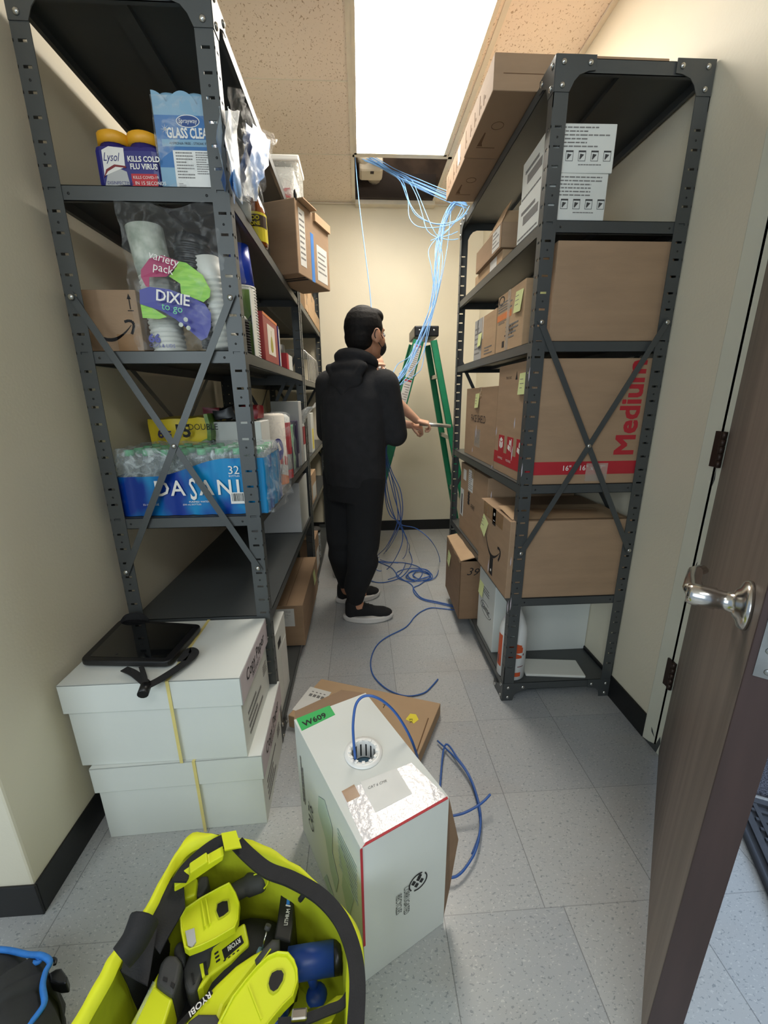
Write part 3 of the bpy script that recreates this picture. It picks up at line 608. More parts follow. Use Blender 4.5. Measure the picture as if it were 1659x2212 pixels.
# fourth shelf
t, T = carton('big plain brown box behind the front post on the fourth shelf', 0.628, 1.395, 1.413, 0.385, 0.17, 0.292, m='cardboard', tape=False)
F = frame(T, '-X', 0.385, 0.17, 0.292); sticky(t, F, 0.06, 0.13, 0.075, -0.05)
t, T = carton('worn brown box with orange stripe and large handwritten number under a note', 0.605, 1.575, 1.413, 0.38, 0.30, 0.235, m='cardboard_light', tape=False)
F = frame(T, '-X', 0.38, 0.3, 0.235)
decal(t, F, 0, 0.135, 0.17, 0.16, 'orange_print', 'orange_stripe'); lines(t, F, 0.01, 0.165, 0.17, 0.205, 4, 'faded_ink', h=0.5, seed=3); lines(t, F, 0.02, 0.12, 0.14, 0.133, 2, 'faded_ink', seed=6)
text(t, F, 0.10, 0.065, 0.055, '3/96', 'ink', shear=0.3, name='handwriting'); decal(t, F, 0.08, 0.025, 0.105, 0.05, 'ink', 'printed_square'); lines(t, F, 0.15, 0.05, 0.25, 0.11, 4, 'faded_ink', seed=5)
mb = MB()
for i in range(20):
    a, b_ = i * PI / 10, (i + 1) * PI / 10; mb.fpoly(F, [(0.045 + r * math.cos(x), 0.212 + r * 0.5 * math.sin(x)) for r, x in ((0.026, a), (0.036, a), (0.036, b_), (0.026, b_))])
mb.build('round_stamp', 'ink', t); decal(t, F, 0.12, 0.0, 0.15, 0.235, 'clear_tape', 'packing_tape', 0.001)
sticky(t, F, 0.205, 0.135, 0.075, -0.06)
t, T = carton('small tape-wrapped brown carton at the far end of the fourth shelf', 0.605, 1.89, 1.413, 0.36, 0.34, 0.2, m='cardboard_light', tape=False)
F = frame(T, '-X', 0.36, 0.34, 0.2); decal(t, F, 0.0, 0.0, 0.13, 0.2, 'grey_card', 'tape_wrap'); lines(t, F, 0.01, 0.03, 0.12, 0.17, 6, 'faded_ink', seed=9); sticky(t, F, 0.075, 0.07, 0.06, 0.02, mk=False)
decal(t, F, 0.14, 0.1, 0.15, 0.2, 'label_white', 'tape_strip'); decal(t, F, 0.05, 0.13, 0.06, 0.2, 'label_white', 'tape_strip'); lines(t, F, 0.18, 0.02, 0.3, 0.06, 3, 'faded_ink', seed=2)
# fifth shelf: printed white cartons in two stacks, open brown box on another
def white_carton(x, y, z, rz, label, seed, w_=0.2, d=0.22, h=0.122):
    t, T = carton(label, x, y, z, w_, d, h, rz, m='white_card', tape=False, name='white_carton', group='white printed cartons on the fifth shelf')
    F = frame(T, '-Y', w_, d, h); lines(t, F, 0.01, 0.062, w_ - 0.02, h - 0.005, 6, 'faded_ink', h=0.3, seed=seed); lines(t, F, 0.09, 0.018, w_ - 0.02, 0.024, 1, 'faded_ink', seed=seed)
    mb = MB()
    for k in range(4):
        u = 0.05 + k * 0.038
        mb.fbox(F, u, 0.03, u + 0.022, 0.031); mb.fbox(F, u, 0.052, u + 0.022, 0.056); mb.fbox(F, u, 0.03, u + 0.001, 0.056); mb.fbox(F, u + 0.021, 0.03, u + 0.022, 0.056)
        mb.fpoly(F, [(u + 0.004, 0.034), (u + 0.006, 0.034), (u + 0.017, 0.046), (u + 0.005, 0.048)])
    mb.build('pictogram', 'grey_rubber', t)
    F = frame(T, '-X', w_, d, h); lines(t, F, 0.03, 0.075, 0.17, 0.09, 1, 'faded_ink', h=0.6, seed=seed); decal(t, F, 0.05, 0.045, 0.17, 0.07, 'faded_ink', 'printed_title'); lines(t, F, 0.01, 0.005, 0.21, 0.02, 1, 'faded_ink', h=0.3, seed=seed)
white_carton(0.572, 1.392, 1.757, 0, 'white printed carton at the bottom of the stack, fifth shelf', 11, w_=0.19)
white_carton(0.575, 1.396, 1.880, -0.02, 'white printed carton on top of the stack behind the front post', 12, w_=0.196)
t, T = carton('flat brown carton with white label under the open brown box', 0.588, 1.81, 1.757, 0.36, 0.40, 0.055, m='cardboard_light', tape=False)
F = frame(T, '-X', 0.36, 0.40, 0.055); decal(t, F, 0.24, 0.005, 0.33, 0.05, 'label_white')
t = thing('open_carton', 'small open brown box with raised flap and white label, fifth shelf', 'box', (0.575, 1.80, 1.813)); T = W[t]; w_, d, h = 0.4, 0.36, 0.09
mb = MB(T); mb.box((0, 0, 0), (w_, d, 0.004)); mb.box((0, 0, 0), (w_, 0.004, h)); mb.box((0, d - 0.004, 0), (w_, d, h)); mb.box((0, 0, 0), (0.004, d, h)); mb.box((w_ - 0.004, 0, 0), (w_, d, h)); mb.build('box_body', 'cardboard', t, bevel=0.002)
mb = MB(T); mb.add([(0.0, 0.0, h), (0.0, 0.2, h), (0.035, 0.1, h + 0.075), (0.035, 0.0, h + 0.075)], [(0, 1, 2, 3)]); mb.add([(0.0, 0.005, h), (0.4, 0.005, h), (0.4, 0.03, h + 0.05), (0.02, 0.03, h + 0.05)], [(0, 1, 2, 3)]); mb.build('flap', 'cardboard_light', t)
F = frame(T, '-X', w_, d, h); decal(t, F, 0.25, 0.01, 0.34, 0.085, 'label_white'); lines(t, F, 0.255, 0.02, 0.335, 0.08, 4, 'faded_ink', seed=2)
# long cartons on the very top
def long_carton(x, y, w_, d, h, label, seed):
    t, T = carton(label, x, y, 2.156, w_, d, h, m='cardboard', seam='y', tape=False, group='long cartons lying on top of the right rack', name='long_carton')
    F = frame(T, '-Y', w_, d, h); mb = MB(); mb.fbox(F, 0.03, h * 0.45, 0.16, h * 0.45 + 0.002); mb.build('slot', 'cardboard_edge', t)
    F = frame(T, '-Z', w_, d, h); mb = MB(); mb.fpoly(F, [(0.03, 0.08), (0.05, 0.08), (0.043, 0.10), (0.04, 0.16), (0.036, 0.16)]); mb.fbox(F, 0.03, 0.07, 0.1, 0.073)
    for i in range(16):
        a, b_ = i * PI / 8, (i + 1) * PI / 8; mb.fpoly(F, [(0.07 + r * math.cos(q), 0.2 + r * math.sin(q)) for r, q in ((0.02, a), (0.022, a), (0.022, b_), (0.02, b_))])
    mb.build('printed_mark', 'cardboard_edge', t)
    F = frame(T, '-X', w_, d, h)
    rnd = random.Random(seed); mb = MB()
    for k in range(5): u = 0.02 + k * 0.06 + rnd.random() * 0.02; mb.fbox(F, u, 0.02, u + 0.004, h * rnd.uniform(0.5, 0.85)); mb.fbox(F, u + 0.014, 0.03, u + 0.02, h * 0.4)
    mb.build('printed_text', 'cardboard_edge', t); return t, F
long_carton(0.436, 1.534, 0.555, 0.366, 0.094, 'nearest long carton on top of the right rack, jutting over the aisle', 1)
t, F = long_carton(0.44, 1.905, 0.56, 0.36, 0.10, 'far long carton on top of the right rack, beside the hanging cables', 2); decal(t, F, 0.24, 0.03, 0.28, 0.09, 'label_white')

# ---------------------------------------------------------------- left rack, fifth shelf (z 1.757)
Z1 = 1.758
t = thing('disinfecting_wipes', 'blue and gold twin pack of disinfecting wipes beside the glass cleaner', 'wipes', (-0.57, 1.30, Z1))
mb = MB(); cap = MB()
for cx in (-0.615, -0.54):
    mb.lathe([(0.001, 0), (0.036, 0), (0.037, 0.004), (0.037, 0.108), (0.001, 0.108)], (cx, 1.295, Z1), 20); cap.lathe([(0.001, 0.105), (0.042, 0.105), (0.042, 0.128), (0.034, 0.133), (0.001, 0.133)], (cx, 1.295, Z1), 20)
mb.build('canister', 'lysol_blue', t); cap.build('lid', 'lysol_gold', t)
MB().box((-0.656, 1.255, Z1), (-0.498, 1.335, Z1 + 0.1)).build('wrap', 'lysol_blue', t, bevel=0.015)
F = (Vector((-0.656, 1.2545, Z1)), Vector((1, 0, 0)), Vector((0, 0, 1)), Vector((0, -1, 0)))
MB().fpoly(F, [(0.02, 0.03), (0.074, 0.05), (0.076, 0.09), (0.04, 0.093), (0.022, 0.085)], 0, 0.0008).build('white_panel', 'white_print', t)
MB().fpoly(F, [(0.018, 0.008), (0.08, 0.012), (0.076, 0.04), (0.05, 0.05), (0.03, 0.04)], 0, 0.0006).build('silver_panel', 'grey_card', t)
MB().fpoly(F, [(0.018, 0.026), (0.03, 0.04), (0.05, 0.05), (0.076, 0.048), (0.076, 0.052), (0.048, 0.055), (0.026, 0.044)], 0, 0.0009).build('red_swoosh', 'dark_red', t)
text(t, F, 0.022, 0.062, 0.026, 'Lysol', 'lysol_blue', sx=0.72, shear=0.4, n=0.0012); text(t, F, 0.024, 0.012, 0.01, 'DISINFECTING', 'lysol_blue', n=0.001)
text(t, F, 0.082, 0.062, 0.0165, 'KILLS COLD', 'white_print', bold=0.03, sx=0.9); text(t, F, 0.086, 0.046, 0.0165, 'FLU VIRUS', 'white_print', bold=0.03, sx=0.9)
MB().fbox(F, 0.086, 0.006, 0.15, 0.036, 0, 0.0008).build('red_panel', 'red_print', t); text(t, F, 0.09, 0.025, 0.009, 'KILLS COVID-19', 'white_print', n=0.0013); text(t, F, 0.093, 0.012, 0.011, 'IN 15 SECONDS', 'white_print', n=0.0013)
t = thing('glass_cleaner_pack', 'shrink-wrapped pack of blue glass cleaner cans with pale blue caps', 'cleaner pack', (-0.41, 1.30, Z1))
for cx, cy in ((-0.463, 1.30), (-0.395, 1.30), (-0.463, 1.368), (-0.395, 1.368)):
    MB().lathe([(0.001, 0), (0.032, 0), (0.033, 0.003), (0.033, 0.17), (0.028, 0.18), (0.001, 0.18)], (cx, cy, Z1), 20).build('can', 'glass_blue', t)
    MB().lathe([(0.001, 0.17), (0.033, 0.17), (0.033, 0.208), (0.031, 0.214), (0.001, 0.21)], (cx, cy, Z1), 20).build('cap', 'pale_blue', t)
x0, x1 = -0.498, -0.36; mb = MB()
wav = [(i / 24, 0.185 + 0.03 * abs(math.cos(i / 24 * 2 * PI * 0.95)) ** 0.6) for i in range(25)]
F = (Vector((x0, 1.2635, Z1)), Vector((1, 0, 0)), Vector((0, 0, 1)), Vector((0, -1, 0)))
for lo, hi, m in ((0.0, 0.055, 'pale_blue'), (0.055, 0.165, 'glass_blue')): MB().fbox(F, 0, lo, x1 - x0, hi, 0, 0.0008).build('wrap', m, t)
mb = MB()
for i in range(24): mb.fpoly(F, [(wav[i][0] * 0.138, 0.165), (wav[i + 1][0] * 0.138, 0.165), (wav[i + 1][0] * 0.138, wav[i + 1][1]), (wav[i][0] * 0.138, wav[i][1])], 0, 0.0008)
mb.build('wrap', 'pale_blue', t)
MB().fbox(F, 0.012, 0.1, 0.138, 0.115, 0, 0.0011).build('white_band', 'pale_blue', t)
mb = MB(); mb.fbox(F, 0.036, 0.005, 0.138, 0.092, 0, 0.0011); mb.build('information_panel', 'label_white', t); lines(t, F, 0.042, 0.03, 0.085, 0.09, 9, 'faded_ink', h=0.4, seed=21, nn=0.0014); lines(t, F, 0.092, 0.04, 0.135, 0.09, 10, 'faded_ink', h=0.4, seed=22, nn=0.0014); lines(t, F, 0.042, 0.008, 0.06, 0.022, 4, 'faded_ink', seed=25, nn=0.0014)
text(t, F, 0.026, 0.118, 0.030, 'GLASS CLEANER', 'white_print', sx=0.62, bold=0.03, n=0.0014); text(t, F, 0.03, 0.104, 0.0075, 'AMMONIA FREE - STREAK FREE', 'ink', n=0.0015)
mb = MB(); mb.fpoly(F, [(0.082 + 0.029 * math.cos(i * PI / 12), 0.153 + 0.0135 * math.sin(i * PI / 12)) for i in range(24)], 0, 0.0012); mb.build('oval_badge', 'white_print', t)
mb = MB(); mb.fpoly(F, [(0.082 + 0.027 * math.cos(i * PI / 12), 0.153 + 0.0118 * math.sin(i * PI / 12)) for i in range(24)], 0, 0.0015); mb.build('oval_badge', 'steel_blue', t); text(t, F, 0.082, 0.149, 0.014, 'Sprayway', 'white_print', align='CENTER', n=0.0018, sx=0.85)
mb = MB()
for a in range(8): mb.fpoly(F, [(0.024, 0.136), (0.024 + 0.0012 * math.cos(a * PI / 4 + 1.57), 0.136 + 0.0012 * math.sin(a * PI / 4 + 1.57)), (0.024 + 0.012 * math.cos(a * PI / 4), 0.136 + 0.012 * math.sin(a * PI / 4))], 0, 0.0014)
mb.build('sparkle', 'white_print', t)
crumple(Matrix.Translation((-0.502, 1.262, Z1)), 0.146, 0.145, 0.205, 8, 0.005, 3).build('shrink_film', 'clear_film', t)
# cloud-printed bag hanging over the aisle edge
t = thing('plastic_bag_of_towels', 'clear crinkled bag of sky-blue cloud-printed packets leaning out over the aisle', 'plastic bag', (-0.33, 1.48, Z1)); 
def sheet(pts, n_, amp, seed, m, name, th=0.0, freq=16):
    """wrinkled sheet through a bilinear quad of four world points"""
    a, b_, c, d_ = (Vector(p) for p in pts); vs = []; N = (b_ - a).cross(d_ - a).normalized()
    for j in range(n_ + 1):
        for i in range(n_ + 1):
            u, v = i / n_, j / n_; p = a * (1 - u) * (1 - v) + b_ * u * (1 - v) + c * u * v + d_ * (1 - u) * v
            vs.append(p + N * noise.noise(p * freq + Vector((seed, 0, 0))) * amp + Vector((0, 0, noise.noise(p * freq * 1.3 + Vector((0, seed, 0))) * amp * 0.5)))
    mb = MB(); mb.add(vs, [(j * (n_ + 1) + i, j * (n_ + 1) + i + 1, (j + 1) * (n_ + 1) + i + 1, (j + 1) * (n_ + 1) + i) for j in range(n_) for i in range(n_)], 0, True)
    if th:
        k = len(vs); mb.add([p - N * th for p in vs], [(j * (n_ + 1) + i, (j + 1) * (n_ + 1) + i, (j + 1) * (n_ + 1) + i + 1, j * (n_ + 1) + i + 1) for j in range(n_) for i in range(n_)], 0, True)
    return mb.build(name, m, t)
xb = -0.305
def q4(dx, *k): return [(p[0] + dx, p[1], p[2]) for p in k]
sheet(q4(0, *[(-0.305,1.183,1.7503),(-0.305,1.2798,1.7426),(-0.305,1.3202,1.9666),(-0.305,1.2011,1.9071)]), 10, 0.015, 1, 'sky_print', 'packet', 0.02)
sheet(q4(0, *[(-0.3,1.2993,1.7719),(-0.3,1.4604,1.8197),(-0.3,1.7766,2.1299),(-0.3,1.4828,2.0376)]), 10, 0.015, 2, 'sky_print', 'packet', 0.02)
MB().ell((-0.3,1.2286,1.7645), (0.008, 0.03, 0.03), 12).build('packet_end', 'cable_blue', t)
sheet(q4(0.01, *[(-0.3,1.163,1.7103),(-0.3,1.4582,1.814),(-0.3,1.7724,2.1387),(-0.3,1.2057,1.9541)]), 18, 0.03, 5, 'clear_film', 'film')
sheet(q4(0.008, *[(-0.3,1.1869,1.7251),(-0.3,1.3495,1.7537),(-0.3,1.4943,1.8776),(-0.3,1.3128,1.9028)]), 12, 0.03, 6, 'clear_film', 'film')
t = thing('tissue_roll', 'white paper roll end with fine black print under the cloud bag', 'roll', (-0.345, 1.42, Z1)); MB().lathe([(0.001, 0), (0.032, 0), (0.032, 0.075), (0.001, 0.075)], (-0.345, 1.42, Z1), 20).build('roll', 'white_card', t)
mb = MB(); arcpatch(mb, (-0.345, 1.42, Z1), 0.0324, -1.8, 0.6, 0.055, 0.07); arcpatch(mb, (-0.345, 1.42, Z1), 0.0324, -1.4, 0.3, 0.045, 0.048); arcpatch(mb, (-0.345, 1.42, Z1), 0.0324, -1.2, 0.3, 0.038, 0.041); mb.build('fine_print', 'faded_ink', t)
t = thing('degreaser_bottle', 'amber bottle with yellow cap and yellow and brown label', 'bottle', (-0.352, 1.66, Z1)); c = (-0.352, 1.66, Z1)
MB().lathe([(0.001, 0), (0.034, 0), (0.037, 0.005), (0.037, 0.09), (0.034, 0.115), (0.02, 0.15), (0.016, 0.16), (0.016, 0.175), (0.001, 0.175)], c, 24).build('bottle_body', 'amber', t)
MB().lathe([(0.001, 0.172), (0.019, 0.172), (0.019, 0.2), (0.017, 0.203), (0.001, 0.203)], c, 18).build('cap', 'goo_yellow', t)
mb = MB(); arcpatch(mb, c, 0.0376, -2.6, 0.2, 0.012, 0.1); mb.build('label', 'goo_yellow', t)
mb = MB(); arcpatch(mb, c, 0.0380, -2.3, -0.1, 0.055, 0.092); mb.build('label_panel', 'goo_brown', t)
F = (Vector((-0.376, 1.6215, Z1)), Vector((0.95, -0.02, 0)).normalized(), Vector((0, 0, 1)), Vector((0, -1, 0))); text(t, F, 0.024, 0.074, 0.018, 'GOO', 'goo_yellow', bold=0.04, align='CENTER', n=0.002); text(t, F, 0.024, 0.058, 0.016, 'GONE', 'goo_yellow', bold=0.04, align='CENTER', n=0.002)
MB().fbox((Vector((-0.366, 1.635, Z1)), Vector((1, 0, 0)), Vector((0, 0.1, 1)).normalized(), Vector((0, -1, 0))), 0, 0.112, 0.022, 0.165, 0.0, 0.003).build('hang_tag', 'label_white', t)
t = thing('black_tray', 'black rounded tray edge behind the amber bottle', 'tray', (-0.42, 1.80, Z1)); MB().box((-0.50, 1.72, Z1), (-0.36, 1.95, Z1 + 0.23)).build('tray', 'black_plastic', t, bevel=0.03, seg=4)
t, T = carton('big brown box with blue tape and shipping labels overhanging the aisle', -0.405, 2.045, 1.768, 0.155, 0.24, 0.30, -0.0, m='cardboard', tape=False)
T = Matrix.Translation((-0.405, 2.05, 1.768)) @ Matrix.Rotation(-0.36, 4, 'Z')
for ch in list(t.children): bpy.data.objects.remove(ch)
t.matrix_world = T; W[t] = T; w_, d, h = 0.16, 0.33, 0.285
MB(T).box((0, 0, 0), (w_, d, h)).build('box_body', 'cardboard', t, bevel=0.004)
F = frame(T, '+X', w_, d, h); decal(t, F, 0.025, 0.04, 0.08, 0.26, 'label_white'); lines(t, F, 0.03, 0.06, 0.075, 0.25, 9, 'faded_ink', seed=31); decal(t, F, 0.13, -0.0, 0.16, 0.2, 'blue_tape', 'blue_tape'); decal(t, F, 0.19, 0.02, 0.3, 0.17, 'label_white'); lines(t, F, 0.2, 0.05, 0.29, 0.15, 5, 'faded_ink', seed=32)
mb = MB(T); mb.box((w_ - 0.004, 0.02, h), (w_ + 0.03, d * 0.45, h + 0.004)); mb.box((w_ - 0.004, d * 0.5, h - 0.03), (w_ + 0.012, d, h + 0.004)); mb.build('flap', 'cardboard_light', t)
F = frame(T, '-Z', w_, d, h); mb = MB(); mb.fbox(F, 0, d - 0.07, w_, d - 0.06, 0, 0.002); mb.fbox(F, 0, d - 0.10, w_, d - 0.085, 0, 0.002); mb.build('flap_seam', 'plenum_dark', t)
MB(T).ell((w_ - 0.002, 0.012, h + 0.012), (0.008, 0.008, 0.022), 8).build('knot', 'black_plastic', t)
t = thing('storage_bin', 'translucent white bin with red content standing on top of the left rack', 'bin', (-0.36, 2.33, 2.152))
mb = MB(); mb.box((-0.47, 2.25, 2.152), (-0.262, 2.43, 2.31)); mb.build('bin_body', 'hazy_film', t, bevel=0.015, seg=3)
MB().box((-0.475, 2.245, 2.30), (-0.257, 2.435, 2.325)).build('lid', 'white_plastic', t, bevel=0.006); MB().box((-0.455, 2.26, 2.156), (-0.285, 2.42, 2.285)).build('content', 'white_plastic', t, bevel=0.01)
MB().box((-0.34, 2.252, 2.158), (-0.305, 2.256, 2.195)).build('red_content', 'red_print', t)

# ---------------------------------------------------------------- left rack, fourth shelf (z 1.369)
Z2 = 1.370
t, T = carton('brown parcel with curved arrow print at the wall side, behind the bag of cups', -0.772, 1.285, Z2, 0.15, 0.3, 0.165, m='cardboard', tape=False)
F = frame(T, '-Y', 0.15, 0.3, 0.165); smile(t, F, 0.0, 0.075, 0.125); mb = MB(); arrow_up(mb, F, 0.13, 0.115, 0.04); mb.build('up_arrow', 'ink', t); decal(t, F, 0.08, 0.0, 0.14, 0.05, 'tape', 'packing_tape')
t = thing('bag_of_paper_cups', 'plastic bag of stacked paper cups and black lids with a blue and magenta label', 'cups', (-0.49, 1.32, Z2))
def cup_stack(cx, cy, z0, n_, pitch, r0, r1, hh, m, name='cup_stack', lean=(0, 0), up=False):
    mb = MB(); prof = []
    for i in range(n_):
        z = i * pitch; k = r1
        prof += [(k * 0.93, z), (k, z + pitch * 0.2), (k, z + pitch * 0.55), (k * 0.93, z + pitch * 0.8)]
    top = n_ * pitch
    prof = [(0.001, 0)] + prof + [(r1 * 0.93, top), (r0, top + hh), (0.001, top + hh)]
    return mb.lathe(prof, (cx, cy, z0), 24, axis=(lean[0], lean[1], 1)).build(name, m, t)
cup_stack(-0.553, 1.30, Z2, 16, 0.0128, 0.043, 0.045, 0.01, 'cup_white', lean=(-0.06, 0))
MB().lathe([(0.001, 0), (0.044, 0), (0.046, 0.03), (0.047, 0.12), (0.001, 0.125)], (-0.566, 1.30, Z2 + 0.2), 24, axis=(-0.1, 0, 1)).build('cup_sleeve', 'cup_sage', t)
cup_stack(-0.395, 1.30, Z2 + 0.01, 13, 0.0145, 0.036, 0.04, 0.05, 'cup_white', lean=(-0.12, 0)); cup_stack(-0.395, 1.385, Z2 + 0.0, 13, 0.0145, 0.036, 0.04, 0.05, 'cup_white')
cup_stack(-0.43, 1.275, Z2 + 0.01, 26, 0.0065, 0.02, 0.022, 0.005, 'black_plastic', 'lid_stack', lean=(-0.05, 0))
cup_stack(-0.47, 1.31, Z2 + 0.15, 12, 0.011, 0.045, 0.05, 0.02, 'black_plastic', 'lid_stack', lean=(0.1, 0))
def ypoly(px, y, m, name):
    """flat film shape on the bag front"""
    mb = MB(); k = len(px); pts = [(x, y + 0.01 * math.sin((x + 0.5) * 14), z) for x, z in px]
    mb.add(pts + [(x, yy + 0.0008, z) for x, yy, z in pts], [tuple(range(k)), tuple(range(2 * k - 1, k - 1, -1))]); return mb.build(name, m, t)
ypoly([(-0.5683,1.5677),(-0.5436,1.595),(-0.5125,1.6039),(-0.4737,1.5923),(-0.4804,1.5792),(-0.5082,1.5538),(-0.5507,1.5514),(-0.5547,1.527),(-0.5628,1.5292),(-0.5711,1.5513)], 1.232, 'magenta', 'label_panel')
ypoly([(-0.4765,1.5926),(-0.4553,1.5895),(-0.4169,1.5613),(-0.4008,1.5246),(-0.4054,1.5076),(-0.423,1.495),(-0.478,1.5152),(-0.477,1.5387),(-0.5024,1.5552),(-0.4884,1.5685)], 1.233, 'leaf_green', 'label_panel')
ypoly([(-0.5841,1.4868),(-0.5574,1.4788),(-0.5216,1.4559),(-0.5435,1.45),(-0.5838,1.4523)], 1.234, 'leaf_green', 'label_panel')
ypoly([(-0.5795,1.5199),(-0.554,1.5279),(-0.5063,1.5236),(-0.4539,1.507),(-0.4192,1.49),(-0.406,1.4671),(-0.4104,1.4321),(-0.4239,1.4049),(-0.4413,1.3965),(-0.4658,1.4203),(-0.4989,1.4496),(-0.5328,1.4703),(-0.5839,1.4861)], 1.231, 'royal', 'label_panel')
F = fr((-0.5398,1.228,1.4947), (-0.4623,1.228,1.4813), (-0.5309,1.228,1.5505))
text(t, F, 0.0, 0.0, 0.038, 'DIXIE', 'white_print', bold=0.015, n=0.012, sp=0.95); text(t, F, 0.016, -0.02, 0.026, 'to go', 'cap_green', n=0.012)
text(t, F, -0.02, 0.098, 0.028, 'variety', 'white_print', ang=-0.12, n=0.012, shear=0.1); text(t, F, -0.008, 0.072, 0.028, 'pack', 'white_print', ang=-0.08, n=0.012)
F = fr((-0.5912,1.256,1.3903), (-0.5059,1.256,1.3877), (-0.5827,1.256,1.442)); text(t, F, 0, 0.005, 0.03, '66', 'royal', bold=0.05, sx=1.1, n=0.002); text(t, F, 0, -0.008, 0.013, 'CUPS & LIDS', 'royal', n=0.002)
mb = MB(); 
for k, (x, z) in enumerate(((0.08, -0.035), (0.068, -0.05), (0.088, -0.055))): mb.fpoly(F := fr((-0.5398,1.228,1.4947), (-0.4623,1.228,1.4813), (-0.5309,1.228,1.5505)), [(x + 0.006 * math.cos(a * PI / 5), z + 0.006 * math.sin(a * PI / 5)) for a in range(10)], 0.012, 0.0125)
mb.build('round_icon', 'cup_sage', t)
cr = crumple(Matrix.Translation((-0.61, 1.229, Z2)), 0.262, 0.19, 0.35, 14, 0.016, 8, 16).build('plastic_bag', 'thin_film', t)
# blue cups, folded card, more cups
def nested(loc, n_, pitch, r, cup_h, m1, m2, label, group, up=0.0):
    global t
    t = thing('cup_stack', label, 'cups', loc, group=group); mb = MB(); prof = [(0.001, 0)]
    for i in range(n_): z = i * pitch; prof += [(r * 0.9, z), (r, z + pitch * 0.15), (r, z + pitch * 0.45), (r * 0.9, z + pitch * 0.6)]
    mb.lathe(prof + [(0.001, n_ * pitch)], loc, 24).build('rims', m2, t)
    mb = MB(); mb.lathe([(0.001, n_ * pitch), (r * 0.93, n_ * pitch), (r * 0.72, n_ * pitch + cup_h), (0.001, n_ * pitch + cup_h)], loc, 24).build('cup', m1, t); return t
nested((-0.372, 1.47, Z2), 25, 0.0088, 0.041, 0.115, 'solo_blue', 'white_plastic', 'tall stack of blue plastic party cups behind the front post', None)
t.children[0].data.materials.clear(); t.children[0].data.materials.append(MT['solo_blue'])
mb = MB()
for i in range(25): mb.lathe([(0.0395, i * 0.0088), (0.0417, i * 0.0088 + 0.0008), (0.0417, i * 0.0088 + 0.003), (0.0395, i * 0.0088 + 0.0036)], (-0.372, 1.47, Z2), 24)
mb.build('rim_ring', 'white_plastic', t)
nested((-0.372, 1.375, Z2), 13, 0.0078, 0.034, 0.012, 'cup_white', 'ink', 'short stack of black-rimmed small cups beside the olive card', None)
t = thing('olive_booklet', 'upright olive green card box with a handwritten mark', 'card box', (-0.35, 1.40, Z2)); MB().box((-0.39, 1.425, Z2), (-0.333, 1.435, Z2 + 0.2)).build('card', 'olive_box', t, bevel=0.001)
MB().box((-0.3335, 1.395, Z2), (-0.331, 1.44, Z2 + 0.2)).build('edge', 'paper', t); F = (Vector((-0.385, 1.424, Z2)), Vector((1, 0, 0)), Vector((0, 0, 1)), Vector((0, -1, 0))); text(t, F, 0.03, 0.1, 0.04, '4', 'ink')
t, T = carton('dark red gift box with a yellow pear picture, on the fourth shelf', -0.44, 1.56, Z2, 0.105, 0.25, 0.165, m='box_red', tape=False, flaps=False, name='gift_box')
F = frame(T, '+X', 0.105, 0.25, 0.165); decal(t, F, 0.06, 0.03, 0.19, 0.135, 'tissue', 'picture_panel'); mb = MB(); mb.fpoly(F, [(0.125 + (0.022 - 0.008 * math.sin(a)) * math.cos(a), 0.07 + 0.03 * math.sin(a)) for a in [i * PI / 8 for i in range(16)]], 0, 0.0012); mb.fbox(F, 0.124, 0.1, 0.127, 0.118, 0, 0.0012); mb.build('pear_picture', 'pear', t)
decal(t, F, 0, 0.155, 0.25, 0.165, 'orange_print', 'lid_edge', 0.001)
for i, (m, hh, lab) in enumerate((('royal', 0.16, 'thin royal blue book leaning beside the red gift box'), ('grey_card', 0.15, 'thin pale grey book next to the blue one'))):
    t = thing('book', lab, 'book', (-0.4, 1.835 + i * 0.014, Z2), group='thin books beside the red gift box'); MB().box((-0.44, 1.832 + i * 0.014, Z2), (-0.335, 1.843 + i * 0.014, Z2 + hh)).build('cover', m, t, bevel=0.001); MB().box((-0.438, 1.834 + i * 0.014, Z2 + 0.001), (-0.334, 1.841 + i * 0.014, Z2 + hh - 0.002)).build('pages', 'paper', t)
t, T = carton('small red and white packet low beside the books', -0.40, 1.97, Z2, 0.07, 0.16, 0.07, m='white_card', tape=False, flaps=False, name='packet'); F = frame(T, '+X', 0.07, 0.16, 0.07); decal(t, F, 0.0, 0.0, 0.05, 0.07, 'red_print', 'red_panel'); F = frame(T, '-Y', 0.07, 0.16, 0.07); decal(t, F, 0.01, 0, 0.07, 0.07, 'red_print', 'red_panel')
t = thing('black_roll', 'black round roll standing behind the small packet', 'roll', (-0.45, 2.2, Z2)); MB().lathe([(0.02, 0), (0.055, 0), (0.055, 0.13), (0.02, 0.13)], (-0.43, 2.2, Z2), 24).build('roll', 'black_plastic', t)
t = thing('wire_rack', 'white wire file rack on the far left rack', 'rack', (-0.4, 3.15, 1.352)); mb = MB()
for k in range(8):
    y = 2.85 + k * 0.09; mb.tube(spline([(-0.34, y, 1.355), (-0.34, y, 1.5), (-0.36, y, 1.545), (-0.42, y, 1.55), (-0.5, y, 1.545), (-0.52, y, 1.5), (-0.52, y, 1.355)], 4), 0.0035, 6)
mb.build('wire_hoop', 'aluminium', t); mb = MB()
for x in (-0.34, -0.43, -0.52): mb.tube([(x, 2.83, 1.357), (x, 3.5, 1.357)], 0.003, 6)
mb.build('base_wire', 'aluminium', t)
for i, (y, hh) in enumerate(((2.72, 0.09), (2.90, 0.17))):
    carton(('small brown carton, nearer of two on the far left rack', 'taller brown carton, farther of two on the far left rack')[i], -0.42, y, 1.768, 0.1, 0.15 + 0.25 * i, hh, m='cardboard_light', group='brown cartons on the far left rack')
